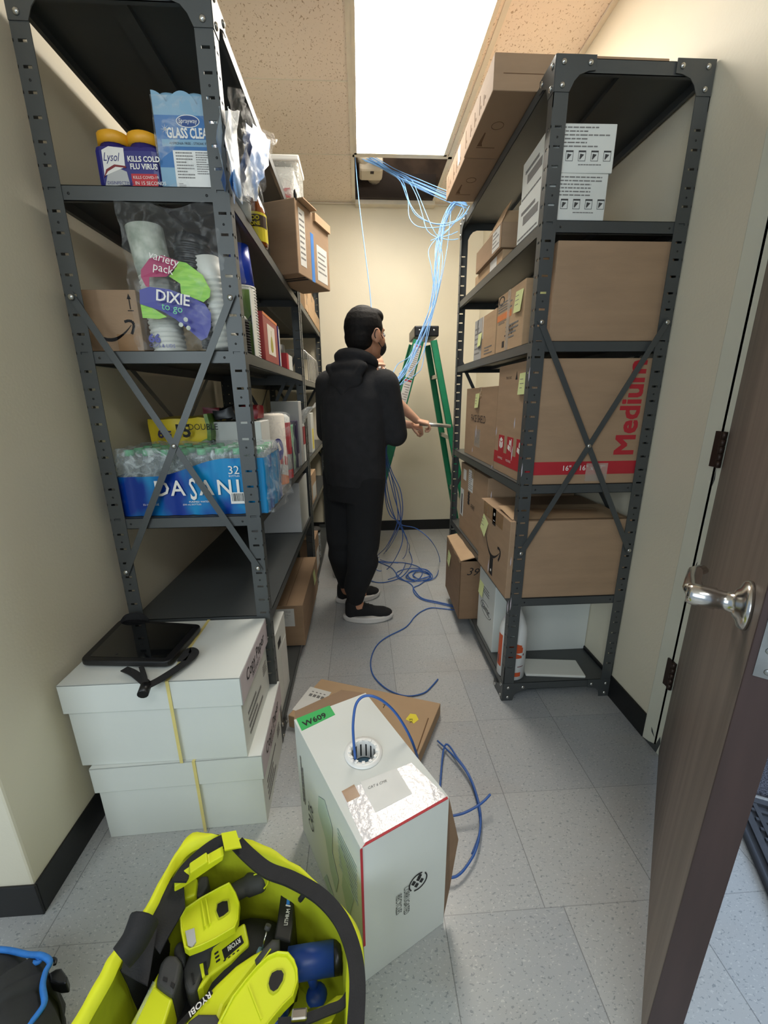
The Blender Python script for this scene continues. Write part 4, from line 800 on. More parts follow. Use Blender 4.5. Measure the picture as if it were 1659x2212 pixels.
t, T = carton('orange-brown carton at the end of the far left rack, above the wire rack', -0.42, 3.32, 1.768, 0.1, 0.3, 0.1, m='cardboard_light')

# ---------------------------------------------------------------- left rack, third shelf (z 0.886)
Z3 = 0.8875
t = thing('bottled_water_pack', 'shrink-wrapped blue pack of 32 water bottles behind the cross braces', 'water pack', (-0.54, 1.38, Z3))
bm0 = MB().lathe([(0.001, 0), (0.024, 0), (0.0265, 0.006), (0.0265, 0.12), (0.0235, 0.15), (0.013, 0.185), (0.012, 0.192), (0.001, 0.192)], (0, 0, 0), 14)
bm1 = MB().lathe([(0.001, 0.185), (0.0145, 0.185), (0.0145, 0.2), (0.013, 0.203), (0.001, 0.203)], (0, 0, 0), 14)
b0 = bm0.build('bottle', 'bottle_film'); b1 = bm1.build('bottle_cap', 'cap_green')
first = True; nb = 8
for i in range(nb):
    for j in range(4):
        b = b0 if first else b0.copy(); c_ = b1 if first else b1.copy()
        if not first: C.objects.link(b); C.objects.link(c_)
        first = False
        b.parent = t; b.location = (-0.745 + 0.029 + i * 0.0548 - (-0.54), 1.254 + 0.029 + j * 0.058 - 1.38, 0.0); c_.parent = b
mb = MB(); x0, x1, y0, y1 = -0.752, -0.3, 1.246, 1.49; N_ = 96; P4 = []
peri = [(x0, y0, 1, 0, x1 - x0), (x1, y0, 0, 1, y1 - y0), (x1, y1, -1, 0, x1 - x0), (x0, y1, 0, -1, y1 - y0)]; tot = sum(p[4] for p in peri); s_ = 0
ring = []
for px, py, ux, uy, l in peri:
    k = int(round(N_ * l / tot))
    for i in range(k):
        q = l * i / k; bul = 0.006 * abs(math.sin(PI * q / 0.0548)) - 0.003; ring.append((px + ux * q + uy * bul, py + uy * q - ux * bul, q, ux))
def hgt(x, y):   # the printed film rises to the right
    u = (x - x0) / (x1 - x0); return 0.125 + 0.052 * (3 * max(0, min(1, (u - 0.25) / 0.5)) ** 2 - 2 * max(0, min(1, (u - 0.25) / 0.5)) ** 3)
mb.loft([[(a[0], a[1], Z3 + 0.001) for a in ring], [(a[0], a[1], Z3 + 0.05) for a in ring], [(a[0], a[1], Z3 + 0.1) for a in ring], [(a[0] , a[1], Z3 + hgt(a[0], a[1])) for a in ring]], cap=False); mb.build('printed_film', 'dasani_blue', t)
mb = MB(); mb.loft([[(a[0], a[1], Z3 + hgt(a[0], a[1])) for a in ring], [(a[0], a[1], Z3 + 0.19) for a in ring], [(a[0] * 0.97 - 0.016, (a[1] - 1.37) * 0.94 + 1.37, Z3 + 0.208 + 0.003 * math.sin(i)) for i, a in enumerate(ring)]], cap=True); mb.build('clear_wrap', 'bottle_film', t)
F = (Vector((-0.648, 1.2395, Z3)), Vector((1, 0, 0)), Vector((0, 0, 1)), Vector((0, -1, 0)))
for k, (ch, u, dz, sz) in enumerate((('D', 0.0, 0, 0.064), ('A', 0.05, 0, 0.064), ('S', 0.106, -0.014, 0.092), ('A', 0.136, 0, 0.064), ('N', 0.188, 0, 0.064), ('I', 0.246, 0, 0.064))): text(t, F, u + 0.01, 0.066 + dz, sz * 1.05, ch, 'white_print', sx=0.95 if ch != 'S' else 0.5, n=0.001, bold=0.012)
F2 = (Vector((-0.41, 1.2385, Z3)), Vector((1, 0, 0)), Vector((0, 0, 1)), Vector((0, -1, 0))); text(t, F2, 0.0, 0.13, 0.036, '32', 'white_print', n=0.001); text(t, F2, 0.002, 0.121, 0.008, 'BOTTLES', 'white_print', n=0.001); text(t, F, 0.11, 0.042, 0.008, 'PURIFIED WATER', 'white_print', n=0.001); text(t, F, -0.03, 0.036, 0.008, '32-16.9 FL OZ', 'white_print', n=0.001); text(t, F, 0.09, 0.034, 0.007, '(500 mL) BOTTLES', 'white_print', n=0.001)
MB().fbox(F2, 0.0, 0.036, 0.045, 0.072, 0, 0.0008).build('barcode_panel', 'label_white', t); mb = MB(); rnd = random.Random(2); u = 0.004
while u < 0.04: w1 = rnd.choice([0.0006, 0.0012, 0.002]); mb.fbox(F2, u, 0.044, u + w1, 0.069, 0, 0.0011); u += w1 + rnd.choice([0.0007, 0.0014])
mb.build('barcode', 'ink', t)
crumple(Matrix.Translation((-0.305, 1.25, Z3)), 0.03, 0.26, 0.20, 9, 0.022, 4, 18).build('loose_film', 'clear_film', t)
sheet([(-0.285,1.3028,0.9088),(-0.285,1.4833,0.9074),(-0.285,1.4815,1.0375),(-0.285,1.2796,1.0651)], 10, 0.03, 12, 'clear_film', 'loose_film')
def soft(t, a, b_, m, name, n_=8, amp=0.01, seed=0):
    T = Matrix.Translation(a); return crumple(T, b_[0] - a[0], b_[1] - a[1], b_[2] - a[2], n_, amp, seed, 14).build(name, m, t)
t = thing('toilet_paper_pack', 'yellow and green pack printed 6=15 DOUBLE behind the water bottles', 'toilet paper', (-0.63, 1.58, Z3))
soft(t, (-0.75, 1.505, Z3), (-0.552, 1.70, Z3 + 0.225), 'tp_green', 'pack', 8, 0.012, 3); soft(t, (-0.753, 1.5, Z3 + 0.205 - 0.06), (-0.55, 1.71, Z3 + 0.285), 'tp_yellow', 'yellow_band', 8, 0.012, 5)
F = (Vector((-0.735, 1.4875, Z3)), Vector((1, 0, 0)), Vector((0, 0, 1)), Vector((0, -1, 0))); F = (F[0] - Vector((0, 0.012, 0)), F[1], F[2], F[3]); text(t, F, 0.02, 0.222, 0.045, '6=', 'purple_box', bold=0.03); text(t, F, 0.075, 0.224, 0.062, '15', 'ink', bold=0.03); text(t, F, 0.128, 0.248, 0.03, 'DOUBLE', 'ink', sx=0.9)
t, T = carton('plain pale carton behind the water bottles, under the red foil packets', -0.535, 1.52, Z3, 0.17, 0.14, 0.272, m='white_card', tape=False, flaps=False, name='white_carton')
t = thing('foil_packets', 'dark red and black crinkled snack packets lying on the pale carton', 'packets', (-0.5, 1.6, Z3 + 0.272))
soft(t, (-0.53, 1.53, Z3 + 0.28), (-0.45, 1.65, Z3 + 0.32), 'black_plastic', 'packet', 8, 0.022, 7); soft(t, (-0.44, 1.53, Z3 + 0.28), (-0.38, 1.65, Z3 + 0.315), 'dark_red', 'packet', 8, 0.02, 9); soft(t, (-0.58, 1.55, Z3 + 0.29), (-0.535, 1.64, Z3 + 0.325), 'dark_red', 'packet', 8, 0.02, 11)
t = thing('green_packet', 'green and tan crinkled packet leaning on the yellow pack', 'packet', (-0.52, 1.49, Z3 + 0.2)); soft(t, (-0.548, 1.478, Z3 + 0.21), (-0.535, 1.56, Z3 + 0.30), 'tp_green', 'packet', 6, 0.01, 2)
t = thing('paper_towel_roll', 'wrapped kitchen paper roll with red and blue oval logo', 'paper towel', (-0.375, 1.74, Z3)); c = (-0.375, 1.735, Z3)
MB().lathe([(0.02, 0), (0.054, 0), (0.056, 0.01), (0.056, 0.285), (0.05, 0.292), (0.02, 0.288)], c, 28).build('roll', 'tissue', t)
mb = MB(); arcpatch(mb, c, 0.0568, -2.4, 0.9, 0.0, 0.15, tri=0.05); mb.build('red_wrap', 'towel_red', t); mb = MB(); arcpatch(mb, c, 0.0572, -1.0, 1.3, 0.02, 0.09, tri=0.03); mb.build('wrap', 'white_card', t); mb = MB(); arcpatch(mb, c, 0.0576, -1.3, 0.2, 0.0, 0.055, tri=0.03); mb.build('orange_wrap', 'orange', t)
mb = MB(); mb.add([(c[0] + 0.0580 * math.cos(-0.95 + 0.42 * math.cos(a)), c[1] + 0.0580 * math.sin(-0.95 + 0.42 * math.cos(a)), Z3 + 0.15 + 0.045 * math.sin(a)) for a in [i * PI / 10 for i in range(20)]], [tuple(range(20))]); mb.build('oval_logo', 'royal', t)
F = fr((c[0] + 0.012, c[1] - 0.062, Z3 + 0.14), (c[0] + 0.056, c[1] - 0.02, Z3 + 0.14), (c[0] + 0.012, c[1] - 0.062, Z3 + 0.2)); text(t, F, 0.0, 0.0, 0.05, 'Ok', 'white_print', sx=0.7, shear=0.3, n=0.001)
MB().lathe([(0.001, -0.001), (0.058, -0.001), (0.059, 0.28), (0.045, 0.296), (0.001, 0.293)], c, 20).build('wrap_film', 'clear_film', t)
t = thing('paper_towel_roll', 'second kitchen paper roll in red and white wrap, behind the logo roll', 'paper towel', (-0.375, 1.86, Z3)); MB().lathe([(0.001, 0), (0.056, 0), (0.056, 0.27), (0.04, 0.285), (0.001, 0.285)], (-0.375, 1.865, Z3), 24).build('roll', 'white_card', t)
mb = MB(); arcpatch(mb, (-0.375, 1.865, Z3), 0.0568, -1.5, 1.3, 0.11, 0.25); mb.build('red_wrap', 'red_print', t); mb = MB(); arcpatch(mb, (-0.375, 1.865, Z3), 0.0568, -1.5, 1.3, 0.0, 0.04); mb.build('red_wrap', 'towel_red', t); MB().lathe([(0.001, 0), (0.058, 0), (0.058, 0.285), (0.04, 0.296), (0.001, 0.296)], (-0.375, 1.865, Z3), 20).build('wrap_film', 'clear_film', t)
t, T = carton('flat dark purple box standing beside the second paper roll', -0.39, 1.945, Z3, 0.06, 0.02, 0.13, m='purple_box', tape=False, flaps=False)
t = thing('green_tissue_pack', 'crinkled green plastic wrapped pack standing on the third shelf', 'pack', (-0.37, 2.05, Z3)); soft(t, (-0.40, 1.985, Z3), (-0.345, 2.115, Z3 + 0.225), 'mint', 'pack', 8, 0.014, 4); soft(t, (-0.405, 1.98, Z3), (-0.338, 2.14, Z3 + 0.235), 'clear_film', 'film', 8, 0.02, 6)
t, T = carton('pale grey carton standing behind the green pack', -0.47, 2.2, Z3, 0.145, 0.1, 0.34, m='grey_card', tape=False, flaps=False)
t, T = carton('dark purple box with small white letters beside the grey carton', -0.385, 2.15, Z3, 0.05, 0.17, 0.24, m='purple_box', tape=False, flaps=False); F = frame(T, '+X', 0.05, 0.17, 0.24); text(t, F, 0.05, 0.17, 0.035, 'T', 'lavender'); text(t, F, 0.06, 0.135, 0.035, '15', 'lavender'); decal(t, F, 0, 0, 0.17, 0.07, 'grey_card', 'grey_band')
t, T = carton('slim red and white carton at the far end of the third shelf', -0.36, 2.335, Z3, 0.035, 0.06, 0.21, m='white_card', tape=False, flaps=False); F = frame(T, '+X', 0.035, 0.06, 0.21); decal(t, F, 0.005, 0.1, 0.055, 0.2, 'red_print', 'red_panel'); F = frame(T, '-Y', 0.035, 0.06, 0.21); decal(t, F, 0.0, 0.1, 0.035, 0.2, 'red_print', 'red_panel')
t = thing('plastic_scoop', 'clear plastic bag end flaring out at the aisle edge by the man', 'plastic bag', (-0.33, 2.37, 1.13)); rings = []
for (x, y, z, r) in ((-0.345, 2.40, 0.90, 0.012), (-0.342, 2.39, 1.0, 0.014), (-0.338, 2.38, 1.10, 0.016), (-0.325, 2.37, 1.145, 0.035), (-0.30, 2.36, 1.18, 0.05), (-0.275, 2.36, 1.195, 0.052)):
    rings.append([(x + r * 0.9 * math.cos(a), y + r * math.sin(a), z + r * 0.25 * math.cos(a * 3) + (r * 0.5 * math.cos(a) if z > 1.14 else 0)) for a in [i * PI / 10 for i in range(20)]])
MB().loft(rings, cap=False).build('bag_end', 'milky_film', t)
# fourth shelf down (z 0.535) and floor shelf (z 0.055)
t, T = carton('plain dull white carton at the far end of the lower left shelf', -0.62, 2.10, 0.5365, 0.285, 0.30, 0.275, m='grey_card', tape=False, flaps=True, seam='x'); F = frame(T, '+X', 0.285, 0.3, 0.275); decal(t, F, 0.0, 0, 0.3, 0.275, 'white_card', 'side_panel'); mb = MB(); mb.fpoly(F, [(0.1, 0.12), (0.15, 0.13), (0.12, 0.16)]); mb.build('printed_mark', 'ink', t)
t, T = carton('long tan carton with barcode label on the floor-level left shelf', -0.46, 1.76, 0.057, 0.158, 0.62, 0.222, m='cardboard', seam='y', tape=False)
F = frame(T, '-Y', 0.158, 0.62, 0.222); decal(t, F, 0.0, 0.11, 0.115, 0.205, 'label_white'); lines(t, F, 0.03, 0.155, 0.1, 0.195, 7, 'faded_ink', h=0.3, seed=41); mb = MB(); [mb.fbox(F, 0.035 + 0.006 * k, 0.123, 0.039 + 0.006 * k, 0.137) for k in range(9)]; mb.build('barcode', 'ink', t)
F = frame(T, '+X', 0.158, 0.62, 0.222); sticky(t, F, 0.42, 0.12, 0.075, 0, mk=False)
t, T = carton('thin white file carton with a dark handle hole, hidden behind the near post', -0.46, 1.30, 0.057, 0.125, 0.2, 0.34, m='white_card', tape=False, flaps=False); F = frame(T, '+X', 0.125, 0.2, 0.34); decal(t, F, 0.05, 0.26, 0.10, 0.29, 'ink', 'handle_hole'); decal(t, F, 0.09, 0.04, 0.19, 0.24, 'label_white')
# far left rack, lower shelves
for i, (x, y, z, w_, d, h, m, lab) in enumerate(((-0.44, 2.75, 0.887, 0.11, 0.14, 0.26, 'white_card', 'white carton with yellow front on the far left rack'), (-0.46, 2.6, 0.561, 0.13, 0.25, 0.2, 'cardboard_light', 'tan and white carton low on the far left rack'), (-0.44, 2.60, 0.057, 0.11, 0.2, 0.26, 'cardboard', 'slim brown carton at floor level on the far left rack'))):
    t, T = carton(lab, x, y, z, w_, d, h, m=m, tape=False); F = frame(T, '+X', w_, d, h)
    decal(t, F, 0.03, 0.02, d - 0.03, h * 0.6, ('goo_yellow', 'white_card', 'label_white')[i], 'front_panel')
t = thing('glass_jar', 'clear lidded jar on the floor-level shelf of the far left rack', 'jar', (-0.37, 2.9, 0.057)); MB().lathe([(0.001, 0), (0.05, 0), (0.05, 0.22), (0.001, 0.22)], (-0.375, 2.9, 0.057), 20).build('jar', 'bottle_film', t); MB().lathe([(0.001, 0.22), (0.052, 0.22), (0.052, 0.245), (0.001, 0.245)], (-0.375, 2.9, 0.057), 20).build('lid', 'grey_rubber', t)

# ---------------------------------------------------------------- copy paper cartons with strap, tablet
def paper_box(x, y, z, w_, d, h, rz, lab, lidh=0.088):
    t = thing('copy_paper_box', lab, 'box', (x, y, z), rz); T = W[t]; k = 0.007
    MB(T).box((k, k, 0), (w_ - k, d - k, h - 0.004)).build('box_body', 'white_card', t, bevel=0.002)
    mb = MB(T); mb.box((0, 0, h - 0.004), (w_, d, h)); mb.box((0, 0, h - lidh), (w_, 0.003, h)); mb.box((0, d - 0.003, h - lidh), (w_, d, h)); mb.box((0, 0, h - lidh), (0.003, d, h)); mb.box((w_ - 0.003, 0, h - lidh), (w_, d, h)); mb.build('lid', 'white_card', t, bevel=0.0015)
    F = frame(T, '+X', w_, d, h); decal(t, F, 0.002, h - lidh, d - 0.002, h - 0.001, 'lavender', 'lid_side')
    F2_ = (F[0] - F[3] * (k - 0.0005), F[1], F[2], F[3]); text(t, F, 0.05, h - 0.055, 0.05, 'Copy Paper', 'ink', bold=0.012, sx=0.85, n=0.0012); text(t, F, 0.1, h - 0.078, 0.02, '5000 SHEETS', 'ink', n=0.0012, sx=0.8); lines(t, F2_, 0.05, 0.03, 0.2, 0.12, 4, 'faded_ink', h=0.4, seed=int(z * 10)); lines(t, F2_, 0.23, 0.09, 0.27, 0.13, 5, 'faded_ink', seed=4)
    u = w_ * 0.6; mb = MB(T); sw = 0.0042
    mb.box((u - sw, -0.0025, -0.0), (u + sw, -0.001, h)); mb.box((u - sw, -0.0025, h + 0.0002), (u + sw, d + 0.002, h + 0.0015)); mb.box((u - sw, d, 0), (u + sw, d + 0.002, h)); mb.build('strap', 'strap_yellow', t); return t
paper_box(-0.770, 0.912, 0.0, 0.466, 0.315, 0.262, 0.03, 'lower copy paper box of the stack, standing on the floor', 0.085)
paper_box(-0.801, 0.918, 0.2625, 0.466, 0.30, 0.268, 0.0, 'upper copy paper box of the stack, with the tablet on its lid')
TZ = 0.5325
t = thing('tablet', 'black tablet in a rugged case with wide strap loops on the copy paper box', 'tablet', (-0.70, 1.1, TZ))
q = [(-0.7864,0.991,0.54),(-0.5324,0.9655,0.54),(-0.516,1.1543,0.54),(-0.7956,1.2073,0.54)]
def rr(pts, r, k=5):
    out = []; n_ = len(pts)
    for i in range(n_):
        p, a, b_ = Vector(pts[i][:2]), Vector(pts[i - 1][:2]), Vector(pts[(i + 1) % n_][:2]); ua, ub = (a - p).normalized(), (b_ - p).normalized()
        for j in range(k + 1): f = j / k; out.append((p + ua * r * (1 - f) ** 2 + ub * r * f ** 2)[:])
    return out
def inset(pts, s): c_ = Vector((sum(p[0] for p in pts) / len(pts), sum(p[1] for p in pts) / len(pts))); return [tuple(c_ + (Vector(p[:2]) - c_) * s) for p in pts]
MB().prism(rr(q, 0.022), TZ + 0.004, TZ + 0.022).build('case', 'black_plastic', t, bevel=0.004, seg=3); MB().prism(rr(inset(q, 0.84), 0.006), TZ + 0.02, TZ + 0.0228).build('screen', 'screen_glass', t)
MB().ell((q[0][0] + 0.0 + 0.09, q[0][1] + 0.02, TZ + 0.0225), (0.005, 0.005, 0.0006), 10).build('home_button', 'black_plastic', t)
def strapm(pts, wd, name, th=0.0014, m='black_web', vert=False):
    pts = spline(pts, 8); vs = []; n_ = len(pts)
    for i, p in enumerate(pts):
        tg = (pts[min(i + 1, n_ - 1)] - pts[max(i - 1, 0)]).normalized(); side = Vector((0, 0, 1)) if vert else Vector((tg.y, -tg.x, 0)).normalized()
        nn = side.cross(tg).normalized(); vs += [p - side * wd / 2 + nn * th, p + side * wd / 2 + nn * th, p + side * wd / 2 - nn * th, p - side * wd / 2 - nn * th]
    fs = [(4 * i + a, 4 * i + (a + 1) % 4, 4 * i + 4 + (a + 1) % 4, 4 * i + 4 + a) for i in range(n_ - 1) for a in range(4)] + [(3, 2, 1, 0), (4 * n_ - 4, 4 * n_ - 3, 4 * n_ - 2, 4 * n_ - 1)]
    return MB().add(vs, fs).build(name, m, t)
strapm([(-0.6488,0.9572,0.545),(-0.6111,0.9358,0.545),(-0.5557,0.891,0.545)], 0.02, 'strap'); strapm([(-0.5522,0.8839,0.545),(-0.5289,0.9119,0.545),(-0.4989,0.9663,0.545),(-0.4862,1.0128,0.545),(-0.5083,1.0296,0.545),(-0.5087,0.981,0.545)], 0.024, 'strap'); strapm([(-0.6051,0.9598,0.548),(-0.5749,0.9166,0.548),(-0.5522,0.8803,0.548)], 0.012, 'strap')
strapm([((-0.7819,1.1842,0.545)), ((-0.7676,1.1973,0.56)), ((-0.727,1.2029,0.56)), ((-0.6993,1.1921,0.545))], 0.03, 'hand_strap', vert=True)
c = (-0.5568,0.887,0.54); MB().tube([(c[0], c[1], TZ + 0.012), (c[0] + 0.004, c[1] - 0.026, TZ + 0.006)], 0.013, 12).build('strap_buckle', 'black_plastic', t)

# ---------------------------------------------------------------- flat carton and cable box on the floor
FZ = 0.055
t = thing('flat_carton', 'flat brown carton with a yellow sticker lying on the floor behind the cable box', 'box', (-0.0, 1.25, 0))
q = [(-0.29, 1.225), (0.225, 1.09), (0.29, 1.28), (-0.2, 1.47)]
q = [(-0.3099,1.3037),(0.1726,1.0927),(0.2939,1.3271),(-0.2001,1.5081)]
MB().prism(q, 0.0, FZ).build('box_body', 'cardboard_light', t, bevel=0.003)
F = fr((*q[1], FZ), (*q[2], FZ), (*q[0], FZ)); F = (F[0], F[1], F[2], F[3]) if F[3].z > 0 else (F[0], F[2], F[1], -F[3])
F = fr((q[0][0], q[0][1], FZ), (q[1][0], q[1][1], FZ), (q[3][0], q[3][1], FZ)); L_ = (Vector(q[1]) - Vector(q[0])).length
mb = MB(); mb.fbox(F, L_ - 0.012, 0.0, L_ - 0.008, 0.17, 0, 0.0008); mb.build('lid_seam', 'cardboard_edge', t)
mb = MB(); mb.fpoly(F, [(L_ - 0.09, 0.135), (L_ - 0.055, 0.125), (L_ - 0.043, 0.15), (L_ - 0.06, 0.172), (L_ - 0.082, 0.168)], 0, 0.0008); mb.build('sticker', 'goo_yellow', t); text(t, F, L_ - 0.078, 0.142, 0.018, 'EX', 'ink', ang=-1.2, n=0.0012)
MB().fbox(F, 0.0, 0.03, 0.1, 0.17, 0, 0.0007).build('label', 'label_white', t); mb = MB()
for k in range(4): u = 0.02 + 0.018 * k; mb.fbox(F, u, 0.12, u + 0.013, 0.135, 0, 0.001); mb.fbox(F, u + 0.002, 0.145, u + 0.01, 0.15, 0, 0.001)
mb.build('pictogram', 'faded_ink', t); text(t, F, L_ - 0.2, 0.16, 0.03, 'T', 'ink')

BA, BB, BC, BD = (-0.2, 0.905), (-0.005, 0.995), (0.172, 0.661), (-0.02, 0.570); BH = 0.40
bot = [BA, BB, BC, BD]
t = thing('cable_box', 'tall white pull-box of blue cable with green W609 sticker and round opening', 'cable box', (-0.01, 0.78, 0))
mb = MB(); top = [BD, BC, BB, BA]; bt = [bot[3], bot[2], bot[1], bot[0]]
vs = [(p[0], p[1], 0.001) for p in bt] + [(p[0], p[1], BH) for p in top]; mb.add(vs, [(0, 3, 2, 1), (0, 1, 5, 4), (1, 2, 6, 5), (2, 3, 7, 6), (3, 0, 4, 7)])
# the top with a round hole
hc = Vector((-0.013,0.7874,0.4)[:2]); hr = 0.030; k = 32
outer = []
per = [Vector(p) for p in top]
for i in range(k):
    a = 2 * PI * i / k; dr = Vector((math.cos(a), math.sin(a))); best = 9
    for j in range(4):
        p, q_ = per[j], per[(j + 1) % 4]; e = q_ - p; den = dr.x * e.y - dr.y * e.x
        if abs(den) < 1e-9: continue
        s1 = ((p.x - hc.x) * e.y - (p.y - hc.y) * e.x) / den; s2 = ((p.x - hc.x) * dr.y - (p.y - hc.y) * dr.x) / den
        if s1 > 0 and -1e-6 <= s2 <= 1 + 1e-6: best = min(best, s1)
    outer.append(hc + dr * best)
inner = [hc + Vector((math.cos(2 * PI * i / k), math.sin(2 * PI * i / k))) * hr for i in range(k)]
allv = [(p.x, p.y, BH) for p in outer] + [(p.x, p.y, BH) for p in inner]
mb.add(allv, [(i, (i + 1) % k, (i + 1) % k + k, i + k) for i in range(k)])
for cr_ in top:      # fill the corners
    cv = Vector(cr_); i = min(range(k), key=lambda i: (outer[i] - cv).length); 
    for j in (i - 1, i): mb.add([(outer[j].x, outer[j].y, BH), (cr_[0], cr_[1], BH), (outer[(j + 1) % k].x, outer[(j + 1) % k].y, BH)], [(0, 1, 2)])
mb.build('box_body', 'white_card', t)
mb = MB(); rg = []
for r, z in ((0.030, -0.045), (0.030, 0.002), (0.032, 0.005), (0.045, 0.005), (0.047, 0.001)): rg.append([(hc.x + r * math.cos(a), hc.y + r * math.sin(a), BH + z) for a in [i * 2 * PI / 48 for i in range(48)]])
mb.loft(rg, cap=False)
for i in range(12):
    a = i * PI / 6; F = (Vector((hc.x, hc.y, BH + 0.005)), Vector((math.cos(a), math.sin(a), 0)), Vector((-math.sin(a), math.cos(a), 0)), Vector((0, 0, 1))); mb.fbox(F, 0.030, -0.0035, 0.037, 0.0035, 0, 0.0022)
mb.build('grommet', 'white_plastic', t)
mb = MB()
for i in range(14): a = i * PI / 7; F = (Vector((hc.x + 0.0297 * math.cos(a), hc.y + 0.0297 * math.sin(a), BH - 0.004)), Vector((-math.sin(a), math.cos(a), 0)), Vector((0, 0, -1)), Vector((-math.cos(a), -math.sin(a), 0))); mb.fbox(F, -0.0018, 0, 0.0018, 0.036, 0, 0.0006)
mb.build('grommet_slot', 'rack_dark', t); MB().lathe([(0.001, BH - 0.05), (0.0302, BH - 0.05), (0.0302, BH - 0.046), (0.001, BH - 0.046)], (hc.x, hc.y, 0), 24).build('inner_shade', 'pale_blue', t)
FT = fr((*BD, BH), (*BC, BH), (*BA, BH)); LW_ = (Vector(BC) - Vector(BD)).length; LL = (Vector(BA) - Vector(BD)).length
def topuv(p): v = Vector(p) - FT[0]; return (v.dot(FT[1]), v.dot(FT[2]))
def tp(mb, pts, n1=0.0007): mb.fpoly(FT, [topuv(p) for p in pts], 0, n1); return mb
tp(MB(), [(-0.1943,0.9076,0.4),(-0.1074,0.9514,0.4),(-0.0896,0.9155,0.4),(-0.1735,0.8651,0.4)], 0.001).build('green_sticker', 'box_green', t)
F = fr((-0.1691,0.8777,0.401), (-0.1045,0.9121,0.401), (-0.1815,0.9057,0.401)); text(t, F, 0, 0, 0.026, 'W609', 'ink', bold=0.02, sx=1.0)
tp(MB(), [(-0.0617,0.687,0.4),(0.1002,0.7514,0.4),(0.1681,0.6615,0.4),(-0.0137,0.5786,0.4)]).build('glossy_tape', 'foil', t); tp(MB(), [(-0.0209,0.7088,0.4),(0.0647,0.7387,0.4),(0.0927,0.6738,0.4),(0.011,0.6371,0.4)], 0.0012).build('paper_note', 'label_white', t)
F = fr((-0.0035,0.689,0.401), (0.0548,0.71,0.401), (-0.0084,0.7072,0.401)); text(t, F, 0, 0, 0.009, 'CAT 6 CMR', 'faded_ink', shear=0.3, n=0.001, name='handwriting')
mb = tp(MB(), [(-0.0618,0.6892,0.4),(-0.0345,0.7041,0.4),(-0.0209,0.6758,0.4),(-0.0488,0.663,0.4)], 0.001); mb.build('tan_sticker', 'tape', t)
tp(MB(), [(0.0018,0.5845,0.4),(0.1683,0.6626,0.4),(0.1692,0.6573,0.4),(-0.0165,0.5712,0.4),(-0.0101,0.5792,0.4)], 0.0012).build('red_edge', 'red_print', t)
def side(p0, p1, q0, q1): # bottom pair then top pair, left to right as seen from outside
    return fr((*p0, 0), (*p1, 0), (*q0, BH))
FF = side(bot[3], bot[2], BD, BC); FL = side(bot[0], bot[3], BA, BD); FWd = (Vector(bot[2]) - Vector(bot[3])).length; FLd = (Vector(bot[3]) - Vector(bot[0])).length
FF = (FF[0] + FF[3] * 0.001, FF[1], FF[2], FF[3]); FL = (FL[0] + FL[3] * 0.0012, FL[1], FL[2], FL[3])
mb = MB(); u0, v0 = 0.135, 0.205
for i in range(28):
    if i in (3, 4, 17, 18): continue
    a, b_ = i * PI / 14, (i + 1) * PI / 14; mb.fpoly(FF, [(u0 + r * math.cos(x), v0 + r * math.sin(x)) for r, x in ((0.0215, a), (0.0245, a), (0.0245, b_), (0.0215, b_))])
for du, dv in ((-0.012, 0.004), (0.001, 0.008), (-0.004, -0.008), (0.009, -0.003), (0.004, 0.014)): mb.fpoly(FF, [(u0 + du - 0.006, v0 + dv), (u0 + du, v0 + dv + 0.007), (u0 + du + 0.006, v0 + dv), (u0 + du, v0 + dv - 0.007)])
mb.build('recycling_logo', 'ink', t); text(t, FF, 0.098, 0.215, 0.021, 'CORRUGATED', 'grey_rubber', ang=-PI / 2, sx=0.62); text(t, FF, 0.078, 0.205, 0.021, 'RECYCLES', 'grey_rubber', ang=-PI / 2, sx=0.62)
MB().fbox(FF, -0.002, 0.12, 0.003, BH, 0, 0.0012).build('red_edge', 'red_print', t)
mb = MB()
for pts in ([(0.16, 0.30), (0.2, 0.33), (0.24, 0.29), (0.23, 0.2), (0.26, 0.15), (0.24, 0.08), (0.21, 0.12), (0.19, 0.2), (0.15, 0.24)], [(0.27, 0.3), (0.31, 0.27), (0.34, 0.2), (0.31, 0.1), (0.28, 0.16), (0.29, 0.22)], [(0.18, 0.06), (0.22, 0.04), (0.24, 0.0), (0.16, 0.02)]): mb.fpoly(FL, pts, 0, 0.0006)
mb.build('map_print', 'sage_print', t); mb = MB(); [mb.fbox(FL, 0.27, 0.32 - 0.012 * k, 0.36, 0.324 - 0.012 * k, 0, 0.0008) for k in range(10)]; mb.build('printed_lines', 'sage_print', t)
text(t, FL, 0.10, 0.10, 0.05, 'CAT6', 'ink', ang=PI / 2 - 0.1, sx=0.8); lines(t, (FL[0] + FL[1] * 0.03 + FL[2] * 0.15, FL[2], -FL[1], FL[3]), 0.0, -0.02, 0.16, 0.0, 2, 'faded_ink', h=0.5, seed=61)
mb = MB(); p = Vector((*BA, BH)); q_ = Vector((*BB, BH)); mb.add([p, q_, q_ * 0.7 + p * 0.3 + Vector((-0.012, 0.03, 0.012)), p + Vector((-0.0, 0.02, 0.01))], [(0, 1, 2, 3)]); mb.build('torn_flap', 'cardboard_dark', t)
mb = MB(); p0, p1 = Vector((*BC, BH)), Vector((*bot[2], 0.02)); mb.add([p0, p1, p1 + Vector((0.02, 0.03, 0.05)), (p0 + p1) / 2 + Vector((0.035, 0.03, 0.02))], [(0, 1, 2, 3)]); mb.build('side_flap', 'cardboard_dark', t)

